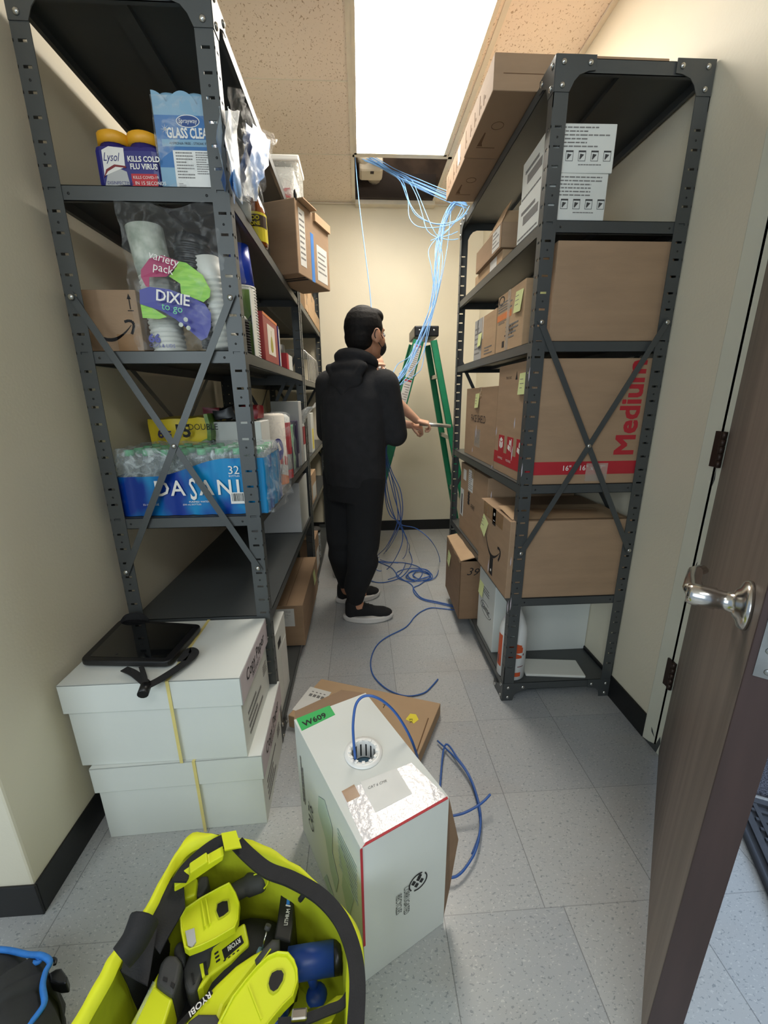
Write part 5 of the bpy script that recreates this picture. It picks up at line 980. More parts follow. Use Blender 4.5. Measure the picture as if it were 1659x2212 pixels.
# ---------------------------------------------------------------- tool bag and tools
bag = thing('tool_bag', 'open lime-yellow and black tool bag full of power tools on the floor', 'tool bag', (-0.22, 0.44, 0))
rim = [Vector(p) for p in [(-0.0299,0.4942,0.31),(-0.0937,0.5585,0.31),(-0.155,0.6085,0.31),(-0.2403,0.6496,0.31),(-0.3281,0.6791,0.31),(-0.3906,0.6801,0.31),(-0.4133,0.6406,0.31),(-0.4271,0.5606,0.31),(-0.4472,0.5039,0.31),(-0.4549,0.4712,0.31),(-0.4605,0.4232,0.31)]] + [Vector(p) for p in ((-0.47, 0.34, 0.30), (-0.43, 0.27, 0.30), (-0.33, 0.23, 0.30), (-0.2, 0.22, 0.30), (-0.08, 0.25, 0.30), (-0.028, 0.32, 0.30), (-0.022, 0.41, 0.31))]
rim = spline(rim, 6, closed=True); cx_ = sum((p for p in rim), Vector()) / len(rim); nR = len(rim)
def ringat(s, z, amp=0.008, seed=0, zamp=0.0):
    out = []
    for i, p in enumerate(rim):
        q = cx_ + (p - cx_) * s; nn = noise.noise(Vector((math.cos(i * 2 * PI / nR) * 3 + seed, math.sin(i * 2 * PI / nR) * 3, z * 9))); dr = (p - cx_).normalized()
        out.append(Vector((q.x + dr.x * nn * amp, q.y + dr.y * nn * amp, z + zamp * noise.noise(Vector((i * 0.35, seed, 0))))))
    return out
mb = MB(); mb.loft([ringat(*a) for a in ((0.86, 0.003, 0.004, 1), (0.93, 0.02, 0.006, 1), (0.97, 0.1, 0.016, 2), (0.98, 0.18, 0.02, 3), (0.985, 0.25, 0.016, 4), (1.01, 0.285, 0.01, 5), (1.015, 0.305, 0.008, 6, 0.006), (0.985, 0.32, 0.01, 6, 0.006), (0.94, 0.318, 0.01, 7, 0.004), (0.905, 0.302, 0.006, 7, 0.004))], cap=False)
mb.add(ringat(0.86, 0.003, 0.004, 1), [tuple(range(nR))]); mb.build('shell', 'lime_fabric', bag)
mb = MB(); mb.loft([ringat(*a) for a in ((0.905, 0.301, 0.004, 7), (0.89, 0.27, 0.016, 8), (0.87, 0.2, 0.03, 9), (0.85, 0.1, 0.02, 10), (0.8, 0.015, 0.004, 11))], cap=False); mb.add(ringat(0.8, 0.015, 0.004, 11), [tuple(range(nR))])
mb.build('lining', ['lime_lining'], bag)
# black zipper tape round the mouth, hanging lower at the right
def arc_i(f0, f1): a = int(f0 * nR); b_ = int(f1 * nR); return [i % nR for i in range(a, b_ + 1)]
zt = [(-0.379,0.5828,0.325),(-0.3756,0.6094,0.325),(-0.3573,0.6341,0.325),(-0.3333,0.6471,0.325),(-0.3075,0.651,0.325)]; strap_pts = [Vector(p) + Vector((0, 0, -0.01 * math.sin(i))) for i, p in enumerate(zt)]
t = bag; strapm(strap_pts, 0.03, 'zipper_tape', th=0.002)
strapm([(-0.282,0.6406,0.335),(-0.2481,0.6135,0.335),(-0.2064,0.5857,0.335),(-0.1559,0.5666,0.335),(-0.0992,0.5365,0.335),(-0.0584,0.499,0.335),(-0.0352,0.4565,0.335),(-0.027,0.4165,0.335),(-0.0295,0.3674,0.335)], 0.026, 'zipper_tape', th=0.003)
strapm([(-0.1515,0.3929,0.3),(-0.116,0.3941,0.3),(-0.0735,0.4028,0.3),(-0.0503,0.4096,0.3),(-0.0312,0.4329,0.3)], 0.012, 'zipper_tape', th=0.002)
MB().box((-0.13,0.3874,0.31), tuple(a + b_ for a, b_ in zip((-0.13,0.3874,0.31), (0.025, 0.014, 0.008)))).build('zipper_pull', 'chrome', bag, bevel=0.003)
sheet([(-0.3183,0.6554,0.345),(-0.288,0.6583,0.345),(-0.2664,0.6228,0.345),(-0.2988,0.6187,0.345)], 4, 0.004, 3, 'lime', 'handle_tab', 0.003)
sheet([(-0.4326,0.5312,0.3),(-0.3934,0.6283,0.3),(-0.3585,0.5547,0.3),(-0.3753,0.489,0.3)], 8, 0.008, 9, 'black_web', 'black_lining', 0.003)
sheet([(-0.4294,0.4687,0.3), (-0.3972,0.5359,0.3), (-0.4094,0.568,0.16), (-0.4298,0.4796,0.16)], 8, 0.008, 9, 'black_web', 'black_lining', 0.003)
# black side panel with rolled handle
mb = MB(); mb.tube(spline([(-0.395,0.5,0.3712),(-0.3984,0.475,0.3661),(-0.4107,0.455,0.3613)], 6), [0.024 - 0.0004 * i for i in range(13)], 14, flat=1.3); mb.build('black_side_panel', 'black_web', bag)
sheet([(-0.4381,0.5419,0.3),(-0.3949,0.5222,0.3),(-0.3766,0.4486,0.3),(-0.4294,0.4687,0.3)], 8, 0.012, 8, 'black_web', 'black_side_panel', 0.004)
sheet([(-0.069,0.3912,0.3), (-0.1227,0.3911,0.3), (-0.1229,0.4581,0.18), (-0.0511,0.4224,0.29)], 6, 0.01, 4, 'lime_fabric', 'lining_fold', 0.002)
mb = MB(); a = (-0.1238,0.5507,0.33); b_ = (-0.1387,0.547,0.31); mb.tube([a, b_], 0.005, 6); mb.build('loop', 'black_web', bag)

def plate(t, pts, z, th, hole, tilt=(0, 0), m='lime', name='battery_foot'):
    """rounded tool foot with raised rim and battery opening; polygons already in world metres"""
    c_ = Vector((sum(p[0] for p in pts) / len(pts), sum(p[1] for p in pts) / len(pts), 0))
    def zz(p): return z + (p[0] - c_.x) * tilt[0] + (p[1] - c_.y) * tilt[1]
    def ringz(q, dz): return [(p[0], p[1], zz(p) + dz) for p in q]
    pts = [tuple(p[:2]) for p in pts]; mb = MB(); inn = inset(pts, 0.93)
    mb.loft([ringz(pts, -th), ringz(pts, 0.004), ringz(inset(pts, 0.97), 0.006), ringz(inn, 0.004), ringz(inn, 0.0)], cap=False, smooth=False)
    mb.add(ringz(pts, -th), [tuple(range(len(pts)))]); mb.add(ringz(inn, 0.0), [tuple(range(len(pts)))])
    o = mb.build(name, m, t, bevel=0.0012)
    if hole:
        hp = [tuple(p[:2]) for p in hole]; mb = MB(); mb.loft([ringz(hp, 0.0016), ringz(inset(hp, 0.9), 0.0012)], cap=True, smooth=False); mb.build('battery_opening', 'lime_lining', t)
        mb = MB(); mb.add(ringz(inset(hp, 0.82), 0.002), [tuple(range(len(hp)))]); mb.build('opening_recess', 'black_plastic', t)
    return o
def solid(t, pts, z0, z1, m, name, bevel=0.006, tilt=(0, 0)):
    pts = [tuple(p[:2]) for p in pts]; a = sum(pts[i][0] * pts[(i + 1) % len(pts)][1] - pts[(i + 1) % len(pts)][0] * pts[i][1] for i in range(len(pts)))
    if a < 0: pts = pts[::-1]
    c_ = Vector((sum(p[0] for p in pts) / len(pts), sum(p[1] for p in pts) / len(pts))); k = len(pts)
    dz = lambda p: (p[0] - c_.x) * tilt[0] + (p[1] - c_.y) * tilt[1]
    mb = MB(); mb.add([(p[0], p[1], z0 + dz(p)) for p in pts] + [(p[0], p[1], z1 + dz(p)) for p in pts], [tuple(range(k - 1, -1, -1)), tuple(range(k, 2 * k))] + [(i, (i + 1) % k, (i + 1) % k + k, i + k) for i in range(k)])
    return mb.build(name, m, t, bevel=bevel, seg=3)
# drill with its foot turned up, centre of the bag
t = thing('cordless_drill', 'lime tool with its square foot turned up and a black name plate on the motor', 'power tool', (-0.33, 0.5, 0.02), group='lime power tools in the open bag')
plate(t, [(-0.3688,0.5695,0.27),(-0.3734,0.5551,0.27),(-0.3614,0.5326,0.27),(-0.3457,0.5092,0.27),(-0.3354,0.504,0.27),(-0.3136,0.5097,0.27),(-0.2921,0.5176,0.27),(-0.276,0.5253,0.27),(-0.2611,0.5326,0.27),(-0.2586,0.5451,0.27),(-0.2636,0.5719,0.27),(-0.2761,0.5898,0.27),(-0.2949,0.6088,0.27),(-0.313,0.601,0.27),(-0.3444,0.5855,0.27)], 0.27, 0.012, [(-0.3098,0.5748,0.27),(-0.2995,0.5796,0.27),(-0.2877,0.5796,0.27),(-0.2785,0.5586,0.27),(-0.2877,0.5512,0.27),(-0.297,0.5475,0.27),(-0.3078,0.5612,0.27)])
mb = MB(); F = fr((-0.3398,0.5795,0.2745), (-0.3038,0.514,0.2745), (-0.3189,0.582,0.2745)); mb.fbox(F, 0, -0.002, 0.048, 0.0005, -0.003, 0.0015); mb.fbox(F, 0, 0.006, 0.048, 0.0085, -0.003, 0.0015); mb.build('rib', 'lime', t)
solid(t, [(-0.3536,0.5331,0.272),(-0.3381,0.537,0.272),(-0.3266,0.516,0.272),(-0.3311,0.5085,0.272),(-0.3396,0.511,0.272)], 0.268, 0.2735, 'grey_card', 'rating_label', 0.0005)
solid(t, [(-0.3044,0.5359,0.22),(-0.2555,0.5634,0.22),(-0.2376,0.5298,0.22),(-0.2654,0.5059,0.22),(-0.2957,0.4885,0.22),(-0.3047,0.4748,0.22),(-0.3149,0.4696,0.22),(-0.3044,0.5013,0.22),(-0.3097,0.5262,0.22)], 0.13, 0.232, 'lime', 'motor_housing', 0.009)
solid(t, [(-0.3109,0.5338,0.225),(-0.3013,0.5339,0.225),(-0.3055,0.5208,0.225),(-0.3008,0.5,0.225),(-0.3111,0.4871,0.225),(-0.3133,0.4673,0.225),(-0.3263,0.4658,0.225),(-0.3374,0.4774,0.225),(-0.3485,0.4986,0.225),(-0.346,0.5193,0.225)], 0.13, 0.236, 'grey_rubber', 'rear_cap', 0.010)
solid(t, [(-0.3318,0.5591,0.25),(-0.2886,0.5638,0.25),(-0.2817,0.5418,0.25),(-0.31,0.523,0.25)], 0.15, 0.256, 'grey_rubber', 'handle', 0.008)
for px in ([(-0.3314,0.4905,0.236),(-0.3277,0.4915,0.236),(-0.3188,0.4772,0.236),(-0.3214,0.4756,0.236)], [(-0.3135,0.5042,0.236),(-0.3099,0.5059,0.236),(-0.2995,0.4885,0.236),(-0.3041,0.4876,0.236)]): solid(t, px, 0.234, 0.2375, 'ink', 'air_vent', 0)
solid(t, [(-0.3202,0.5021,0.236),(-0.3141,0.5037,0.236),(-0.304,0.4852,0.236),(-0.3081,0.483,0.236)], 0.234, 0.238, 'lime', 'lime_stripe', 0.0008)
solid(t, [(-0.2871,0.5225,0.2325),(-0.2565,0.5424,0.2325),(-0.248,0.5308,0.2325),(-0.2774,0.5082,0.2325)], 0.2315, 0.2332, 'ink', 'name_plate', 0.0006)
F = fr((-0.2572,0.5392,0.2335), (-0.2829,0.5231,0.2335), (-0.2505,0.5278,0.2335)); text(t, F, 0.001, 0.001, 0.0108, 'RYOBI', 'white_print', bold=0.03, sx=0.78, n=0.0004)
mb = MB(); F = fr((-0.292,0.5015,0.2325), (-0.2525,0.525,0.2325), (-0.2979,0.5114,0.2325)); [mb.fbox(F, 0.002, 0.002 + 0.0065 * k, 0.009, 0.005 + 0.0065 * k, 0, 0.0006) for k in range(3)]; [mb.fbox(F, 0.014 + 0.008 * k, -0.004, 0.018 + 0.008 * k, -0.002, 0, 0.0006) for k in range(4)]; mb.build('air_vent', 'ink', t)
# second tool, lower right
t = thing('cordless_saw', 'largest lime tool lying at the front of the bag with rounded foot facing up', 'power tool', (-0.2, 0.4, 0.02), group='lime power tools in the open bag')
plate(t, [(-0.2346,0.4299,0.29),(-0.2171,0.4506,0.29),(-0.2016,0.4664,0.29),(-0.1852,0.4786,0.29),(-0.1692,0.4831,0.29),(-0.1508,0.4808,0.29),(-0.1386,0.4703,0.29),(-0.1312,0.458,0.29),(-0.1283,0.4435,0.29),(-0.1332,0.4258,0.29),(-0.1478,0.4152,0.29),(-0.1645,0.3997,0.29),(-0.1791,0.3853,0.29),(-0.2191,0.3785,0.29),(-0.2474,0.4013,0.29)], 0.29, 0.014, [(-0.1791,0.4506,0.29),(-0.176,0.4578,0.29),(-0.1665,0.4613,0.29),(-0.1569,0.4607,0.29),(-0.1511,0.4545,0.29),(-0.1517,0.4449,0.29),(-0.1595,0.4333,0.29),(-0.1671,0.43,0.29),(-0.1747,0.4337,0.29),(-0.1796,0.4422,0.29)])
mb = MB(); F = fr((-0.2103,0.4428,0.2905), (-0.1746,0.3967,0.2905), (-0.1938,0.4473,0.2905)); mb.fbox(F, 0, -0.001, 0.05, 0.001, 0, 0.0016); mb.build('rib', 'lime', t)
solid(t, [(-0.3188,0.4226,0.24),(-0.2982,0.4432,0.24),(-0.276,0.464,0.24),(-0.2472,0.4858,0.24),(-0.2206,0.4978,0.24),(-0.1915,0.5076,0.24),(-0.2071,0.4834,0.24),(-0.2322,0.4557,0.24),(-0.2493,0.4349,0.24),(-0.2529,0.3999,0.24),(-0.3028,0.3982,0.24)], 0.12, 0.262, 'lime', 'motor_housing', 0.012, tilt=(0.1, 0))
solid(t, [(-0.3224,0.4179,0.262),(-0.3015,0.4393,0.262),(-0.279,0.4554,0.262),(-0.2754,0.4519,0.262),(-0.2951,0.4326,0.262),(-0.3147,0.4134,0.262)], 0.23, 0.2625, 'black_plastic', 'name_plate', 0.001)
F = fr((-0.2757,0.4532,0.264), (-0.318,0.4168,0.264), (-0.2713,0.4496,0.264)); text(t, F, 0.004, -0.003, 0.0125, 'RYOBI', 'white_print', bold=0.02, n=0.0006, sx=1.0)
solid(t, [(-0.3037,0.4167,0.262),(-0.2884,0.4249,0.262),(-0.2694,0.4237,0.262),(-0.2595,0.4231,0.262),(-0.2489,0.4134,0.262),(-0.2506,0.4007,0.262),(-0.2947,0.4034,0.262)], 0.24, 0.27, 'grey_rubber', 'grip', 0.004)
mb = MB(); mb.tube([(-0.2061,0.4775,0.27),(-0.1934,0.4896,0.27),(-0.1815,0.4996,0.27),(-0.1717,0.501,0.27)], [0.009, 0.011, 0.012, 0.009], 12); mb.build('handle', 'grey_rubber', t)
mb = MB(); mb.tube([(-0.2004,0.4721,0.283),(-0.191,0.4836,0.283),(-0.1846,0.492,0.283)], 0.0015, 6); mb.build('lime_stripe', 'lime', t)
# light at the left
t = thing('cordless_light', 'long lime stick tool with grey neck at the left side of the bag', 'power tool', (-0.37, 0.45, 0.02), group='lime power tools in the open bag')
solid(t, [(-0.3843,0.4932,0.25),(-0.3805,0.4716,0.25),(-0.3445,0.4542,0.25),(-0.3451,0.4252,0.25),(-0.3445,0.4064,0.25),(-0.4038,0.41,0.25),(-0.4015,0.4286,0.25)], 0.14, 0.252, 'lime', 'body', 0.01)
solid(t, [(-0.3859,0.4982,0.255),(-0.378,0.5097,0.255),(-0.3601,0.5067,0.255),(-0.3461,0.497,0.255),(-0.3424,0.4728,0.255),(-0.343,0.4525,0.255),(-0.3641,0.4615,0.255),(-0.38,0.4705,0.255)], 0.15, 0.26, 'grey_rubber', 'neck', 0.01)
solid(t, [(-0.3762,0.5245,0.255),(-0.3646,0.5373,0.255),(-0.3508,0.5164,0.255),(-0.3458,0.5001,0.255),(-0.3652,0.507,0.255)], 0.17, 0.25, 'grey_rubber', 'head', 0.008)
for px in ([(-0.3701,0.478,0.26),(-0.3619,0.4758,0.26),(-0.3603,0.4704,0.26),(-0.3687,0.4733,0.26)], [(-0.3533,0.4706,0.26),(-0.3456,0.4672,0.26),(-0.3457,0.4621,0.26),(-0.3526,0.4654,0.26)]): solid(t, px, 0.2585, 0.2612, 'ink', 'air_vent', 0)
solid(t, [(-0.3889,0.4773,0.254),(-0.3832,0.4752,0.254),(-0.3923,0.4264,0.254),(-0.3984,0.4268,0.254)], 0.25, 0.2535, 'bottle_film', 'lens', 0.001)
# upper tool: foot seen on edge
t = thing('impact_driver', 'lime tool at the back of the bag with its foot seen on edge', 'power tool', (-0.36, 0.58, 0.02), group='lime power tools in the open bag')
mb = MB(); a = Vector((-0.3903,0.5794,0.31)); b_ = Vector((-0.3051,0.6171,0.335)); U = (b_ - a).normalized(); F = (a, U, Vector((0, 0, 1)), U.cross(Vector((0, 0, 1)))); L_ = (b_ - a).length
mb.fpoly(F, [(0, -0.012), (L_, -0.012), (L_ + 0.004, 0.0), (L_ * 0.72, 0.004), (L_ * 0.7, 0.012), (L_ * 0.35, 0.012), (L_ * 0.33, 0.004), (0.004, 0.004)], -0.022, 0.0); mb.build('battery_foot', 'lime', t, bevel=0.002)
solid(t, [(-0.3894,0.6029,0.26),(-0.3758,0.5832,0.26),(-0.3565,0.5897,0.26),(-0.3637,0.621,0.26),(-0.3826,0.623,0.26)], 0.16, 0.275, 'lime', 'handle', 0.005); solid(t, [(-0.3658,0.6155,0.25),(-0.3665,0.6324,0.25),(-0.3473,0.6329,0.25),(-0.3425,0.614,0.25),(-0.3484,0.5942,0.25),(-0.3601,0.5958,0.25)], 0.15, 0.262, 'grey_rubber', 'trigger_guard', 0.006); solid(t, [(-0.3848,0.5994,0.23),(-0.3674,0.6079,0.23),(-0.3586,0.5946,0.23),(-0.3786,0.5843,0.23)], 0.12, 0.235, 'grey_rubber', 'body', 0.006)
t = thing('rubber_grip_tool', 'dark rubber-gripped tool with a lime edge lying across the back of the bag', 'power tool', (-0.27, 0.6, 0.02))
mb = MB(); mb.tube(spline([(-0.2979,0.6049,0.24),(-0.2687,0.6196,0.24),(-0.2416,0.6281,0.24),(-0.2246,0.6314,0.24)], 5), [0.018] * 6 + [0.022] * 6 + [0.021, 0.019, 0.015, 0.01], 18, flat=0.8); mb.build('grip', 'grey_rubber', t)
mb = MB(); mb.tube(spline([(-0.2508,0.6262,0.262),(-0.2378,0.6289,0.262),(-0.2228,0.6228,0.262),(-0.2172,0.6105,0.262),(-0.2233,0.5993,0.262)], 5), 0.0015, 6); mb.build('lime_piping', 'lime', t)
t = thing('battery_case', 'black slab battery case with white LITHIUM lettering and blue flash', 'battery', (-0.18, 0.52, 0.02))
solid(t, [(-0.1903,0.6064,0.24),(-0.1631,0.6047,0.24),(-0.1558,0.5464,0.24),(-0.1566,0.5186,0.24),(-0.1896,0.5275,0.24),(-0.1889,0.5594,0.24)], 0.06, 0.245, 'battery_black', 'case', 0.004)
F = fr((-0.1748,0.5446,0.2455), (-0.1736,0.5899,0.2455), (-0.1809,0.5486,0.2455)); text(t, F, 0.0, -0.008, 0.010, 'LITHIUM', 'white_print', sx=0.7, bold=0.02); mb = MB(); mb.fpoly(F, [(0.034, -0.006), (0.046, -0.003), (0.06, -0.008), (0.05, 0.002), (0.034, 0.001)], 0, 0.001); mb.build('blue_flash', 'blue_rope', t); mb = MB(); mb.fpoly(F, [(0.03, -0.008), (0.032, -0.008), (0.034, 0.002), (0.032, 0.002)], 0, 0.001); mb.build('white_slash', 'white_print', t)
t = thing('blue_hand_tool', 'blue cylinder-headed hand tool at the right side of the bag', 'hand tool', (-0.12, 0.44, 0.02))
mb = MB(); mb.tube([(-0.1568,0.4895,0.24),(-0.1252,0.492,0.24),(-0.0729,0.4951,0.24)], 0.024, 24); mb.build('barrel', 'blue_tool', t); mb = MB(); mb.tube([(-0.0729,0.4951,0.24),(-0.0593,0.4962,0.24)], 0.0242, 20); mb.build('end_cap', 'black_plastic', t)
mb = MB(); mb.tube([(-0.1163,0.4825,0.23), (-0.1139,0.4917,0.17), (-0.1096,0.4877,0.13)], 0.008, 12); mb.ell((-0.1084,0.4836,0.16), (0.02, 0.018, 0.014)); mb.build('handle', 'blue_tool', t)
t = thing('blue_hand_tool', 'narrow blue bar standing at the front edge of the bag', 'hand tool', (-0.16, 0.38, 0.02)); MB().tube([(-0.1579,0.4048,0.25), (-0.1619,0.4548,0.2)], 0.012, 12).build('bar', 'blue_tool', t)
t = thing('black_pouch', 'black fabric pouch filling the middle of the tool bag', 'pouch', (-0.25, 0.5, 0.02)); MB().ell((-0.255, 0.52, 0.14), (0.11, 0.09, 0.085), 20).build('pouch', 'black_web', t); MB().ell((-0.33, 0.42, 0.12), (0.11, 0.1, 0.08), 20).build('pouch', 'black_web', t)
t = thing('screwdriver', 'thin steel screwdriver standing between the tools', 'screwdriver', (-0.22, 0.5, 0.15)); MB().tube([(-0.2038,0.5404,0.25), (-0.2113,0.5191,0.23)], 0.0018, 8).build('shaft', 'chrome', t); MB().tube([(-0.2021,0.5426,0.255), (-0.2043,0.5384,0.25)], 0.006, 10).build('collar', 'grey_rubber', t); MB().tube([(-0.2113,0.5191,0.23), (-0.2157,0.5139,0.225)], 0.008, 10).build('handle', 'pale_blue', t)
# dark bag with blue drawcord at the left
t = thing('dark_cloth_bag', 'dark grey cloth bag with blue cord trim in the bottom left corner', 'bag', (-0.7, 0.45, 0))
ro = [Vector(p) for p in [(-0.7324,0.5664,0.2),(-0.6722,0.5558,0.2),(-0.6364,0.5482,0.2),(-0.6089,0.5207,0.2),(-0.5975,0.4958,0.2),(-0.5615,0.4589,0.2)]] + [Vector(p) for p in ((-0.56, 0.35, 0.2), (-0.62, 0.28, 0.2), (-0.75, 0.25, 0.2), (-0.86, 0.3, 0.2), (-0.9, 0.42, 0.2), (-0.84, 0.52, 0.2))]
ro = spline(ro, 5, closed=True); cc = sum(ro, Vector()) / len(ro); mb = MB()
mb.loft([[(cc.x + (p.x - cc.x) * s + 0.015 * noise.noise(Vector((i * 0.3, z * 9, 1))), cc.y + (p.y - cc.y) * s + 0.015 * noise.noise(Vector((i * 0.3, z * 9, 5))), z) for i, p in enumerate(ro)] for s, z in ((0.9, 0.003), (1.0, 0.06), (1.02, 0.13), (0.99, 0.19), (0.9, 0.21), (0.6, 0.235), (0.25, 0.24))], cap=True); mb.build('bag_body', 'dark_cloth', t)
mb = MB(); mb.tube(spline([(-0.741,0.5607,0.215),(-0.7032,0.5563,0.215),(-0.6624,0.5478,0.215),(-0.6346,0.5447,0.215),(-0.6118,0.5341,0.215),(-0.6099,0.52,0.215),(-0.6011,0.5011,0.215),(-0.5823,0.4796,0.215),(-0.583,0.4658,0.215),(-0.5888,0.4512,0.215)], 5), 0.005, 8); mb.build('cord', 'blue_rope', t)
mb = MB(); mb.tube(spline([(-0.654,0.5418,0.21),(-0.651,0.5469,0.21),(-0.6345,0.5406,0.21),(-0.6385,0.5369,0.21),(-0.6501,0.5389,0.21)], 4), 0.004, 6); mb.build('cord', 'blue_rope', t)
solid(t, [(-0.6136,0.526,0.2),(-0.6034,0.5318,0.2),(-0.5937,0.5325,0.2),(-0.5742,0.5198,0.2),(-0.568,0.5095,0.2),(-0.5835,0.5093,0.2),(-0.6008,0.514,0.2)], 0.17, 0.2, 'black_plastic', 'buckle', 0.004); mb = MB(); mb.tube(spline([(-0.612,0.5353,0.21),(-0.6129,0.5412,0.21),(-0.6056,0.5381,0.21),(-0.6031,0.5321,0.21)], 4), 0.003, 6); mb.build('ring', 'black_plastic', t)

# ---------------------------------------------------------------- doorway mats
t = thing('rubber_mat', 'grey perforated rubber mat with raised grid outside the doorway', 'mat', (1.16, 0.93, 0), -0.452); T = W[t]
mb = MB(T); x = 0.045
mb.box((0, -1.3, 0), (0.9, 0, 0.004)); mb.box((0.012, -1.3, 0.004), (0.03, 0, 0.012)); mb.box((0.04, -1.3, 0.004), (0.9, -1.28, 0.012)); mb.box((0.036, -0.02, 0.004), (0.9, 0, 0.014))
for k in range(20): mb.box((x + k * 0.045, -1.3, 0.004), (x + k * 0.045 + 0.012, -0.02, 0.012))
for k in range(40): mb.box((0.036, -0.05 - k * 0.032, 0.004), (0.9, -0.04 - k * 0.032, 0.011))
mb.build('mat', 'mat_rubber', t); mb = MB(T); mb.tube([T @ Vector((-0.012, -1.3, 0.008)), T @ Vector((-0.012, 0.0, 0.008))], 0.009, 8) if False else mb.tube([(-0.012, -1.3, 0.009), (-0.012, 0.0, 0.009)], 0.009, 8); mb.build('edge', 'mat_rubber', t)
t = thing('carpet_mat', 'speckled dark grey carpet beyond the rubber mat', 'carpet', (1.17, 0.95, 0), -0.452); MB(W[t]).box((0.0, 0.005, 0), (1.3, 1.3, 0.012)).build('pile', 'carpet', t, bevel=0.003)

# ---------------------------------------------------------------- people
def organic(blobs, voxel, name, m, parent=None, base=None, smooth=6):
    mb = MB()
    for b in blobs:
        k = b[0]
        if k == 'c':
            _, p0, r0, p1, r1 = b; p0, p1 = Vector(p0), Vector(p1); ax = (p1 - p0); L = ax.length; ax = ax / L; q = Vector((0, 0, 1)).rotation_difference(ax); rings = []
            prof = [(r0 * math.sin(a), -r0 * math.cos(a)) for a in (0.15, 0.5, 0.9, 1.25)] + [(r0, 0), ((r0 + r1) / 2, L / 2), (r1, L)] + [(r1 * math.cos(a), L + r1 * math.sin(a)) for a in (0.35, 0.75, 1.1, 1.42)]
            for r, z in prof: rings.append([p0 + q @ Vector((r * math.cos(i * PI / 8), r * math.sin(i * PI / 8), z)) for i in range(16)])
            mb.loft(rings, True)
        elif k == 'e': mb.ell(b[1], b[2], 20, rz=b[3] if len(b) > 3 else 0)
        elif k == 'l':   # loft of ellipses: (centre, wide radius, deep radius), wide axis angle
            rings = []
            for c_, ra, rb in b[1]:
                A = Vector((math.cos(b[2]), math.sin(b[2]), 0)); B = Vector((-A.y, A.x, 0)); rings.append([Vector(c_) + A * ra * math.cos(i * PI / 12) + B * rb * math.sin(i * PI / 12) for i in range(24)])
            mb.loft(rings, True)
    o = mb.build('tmp', m); o.matrix_world = Matrix.Identity(4)
    r = o.modifiers.new('r', 'REMESH'); r.mode = 'VOXEL'; r.voxel_size = voxel; sm = o.modifiers.new('s', 'SMOOTH'); sm.iterations = smooth; sm.factor = 0.6
    dg = bpy.context.evaluated_depsgraph_get(); dg.update(); me = bpy.data.meshes.new_from_object(o.evaluated_get(dg)); bpy.data.objects.remove(o)
    Wm = W[parent] if parent is not None else Matrix.Translation(base); me.transform(Wm.inverted()); me.name = name
    me.materials.clear(); me.materials.append(MT[m])
    for p in me.polygons: p.use_smooth = True; p.material_index = 0
    n_ = bpy.data.objects.new(name, me); C.objects.link(n_); W[n_] = Wm
    if parent is not None: n_.parent = parent
    else: n_.matrix_world = Wm
    return n_
def hand(wr, fwd, up, s=1.0, curl=0.5, thumb=1):
    """palm and five bent fingers as capsule chains"""
    wr, f, u = Vector(wr), Vector(fwd).normalized(), Vector(up); sd = f.cross(u).normalized(); u = sd.cross(f).normalized(); out = []
    pc = wr + f * 0.045 * s
    for k in (-1, -0.33, 0.33, 1): out.append(('c', wr + sd * 0.016 * k * s + f * 0.008 * s, 0.0135 * s, wr + sd * 0.026 * k * s + f * 0.082 * s, 0.0115 * s))
    for k, ln in ((-1, 0.85), (-0.33, 1.0), (0.33, 1.05), (1, 0.95)):
        p = wr + sd * 0.027 * k * s + f * 0.085 * s; a = 0.0
        for j, l in enumerate((0.038, 0.026, 0.02)):
            a += curl * (0.9 if j == 0 else 1.0); d_ = f * math.cos(a) - u * math.sin(a); q = p + d_ * l * ln * s; out.append(('c', p, (0.0095 - 0.0012 * j) * s, q, (0.0085 - 0.0012 * j) * s)); p = q
    p = wr + sd * 0.024 * thumb * s + f * 0.02 * s; d_ = (f * 0.6 + sd * thumb * 0.75 - u * 0.25).normalized(); q = p + d_ * 0.04 * s; out.append(('c', p, 0.012 * s, q, 0.0105 * s)); d2 = (f * 0.9 + sd * thumb * 0.2 - u * 0.45).normalized(); q2 = q + d2 * 0.032 * s; out.append(('c', q, 0.0105 * s, q2, 0.0085 * s))
    return out
def head(c, th, s=1.0, neck=None):
    """head facing direction th; eyes at mid height, nose, mouth, ears"""
    c = Vector(c); f = Vector((math.cos(th), math.sin(th), 0)); l = Vector((-f.y, f.x, 0)); z = Vector((0, 0, 1))
    P_ = lambda a, b_, d_: c + (f * a + l * b_ + z * d_) * s
    out = [('e', P_(-0.012, 0, 0.018), (0.098 * s, 0.078 * s, 0.098 * s), th), ('e', P_(0.022, 0, -0.035), (0.066 * s, 0.06 * s, 0.082 * s), th), ('e', P_(0.055, 0, -0.088), (0.03 * s, 0.032 * s, 0.022 * s), th),
           ('c', P_(0.088, 0, 0.0), 0.008 * s, P_(0.106, 0, -0.034), 0.012 * s), ('e', P_(0.074, 0, -0.066), (0.016 * s, 0.026 * s, 0.009 * s), th), ('e', P_(0.074, 0, 0.022), (0.018 * s, 0.05 * s, 0.010 * s), th)]
    for k in (-1, 1): out += [('e', P_(0.048, 0.045 * k, -0.03), (0.028 * s, 0.022 * s, 0.03 * s), th), ('e', P_(-0.008, 0.08 * k, -0.012), (0.019 * s, 0.009 * s, 0.032 * s), th + k * 0.35), ('e', P_(-0.004, 0.079 * k, -0.036), (0.010 * s, 0.008 * s, 0.012 * s), th)]
    if neck: out.append(('c', neck, 0.062 * s, P_(-0.02, 0, -0.05), 0.055 * s))
    return out
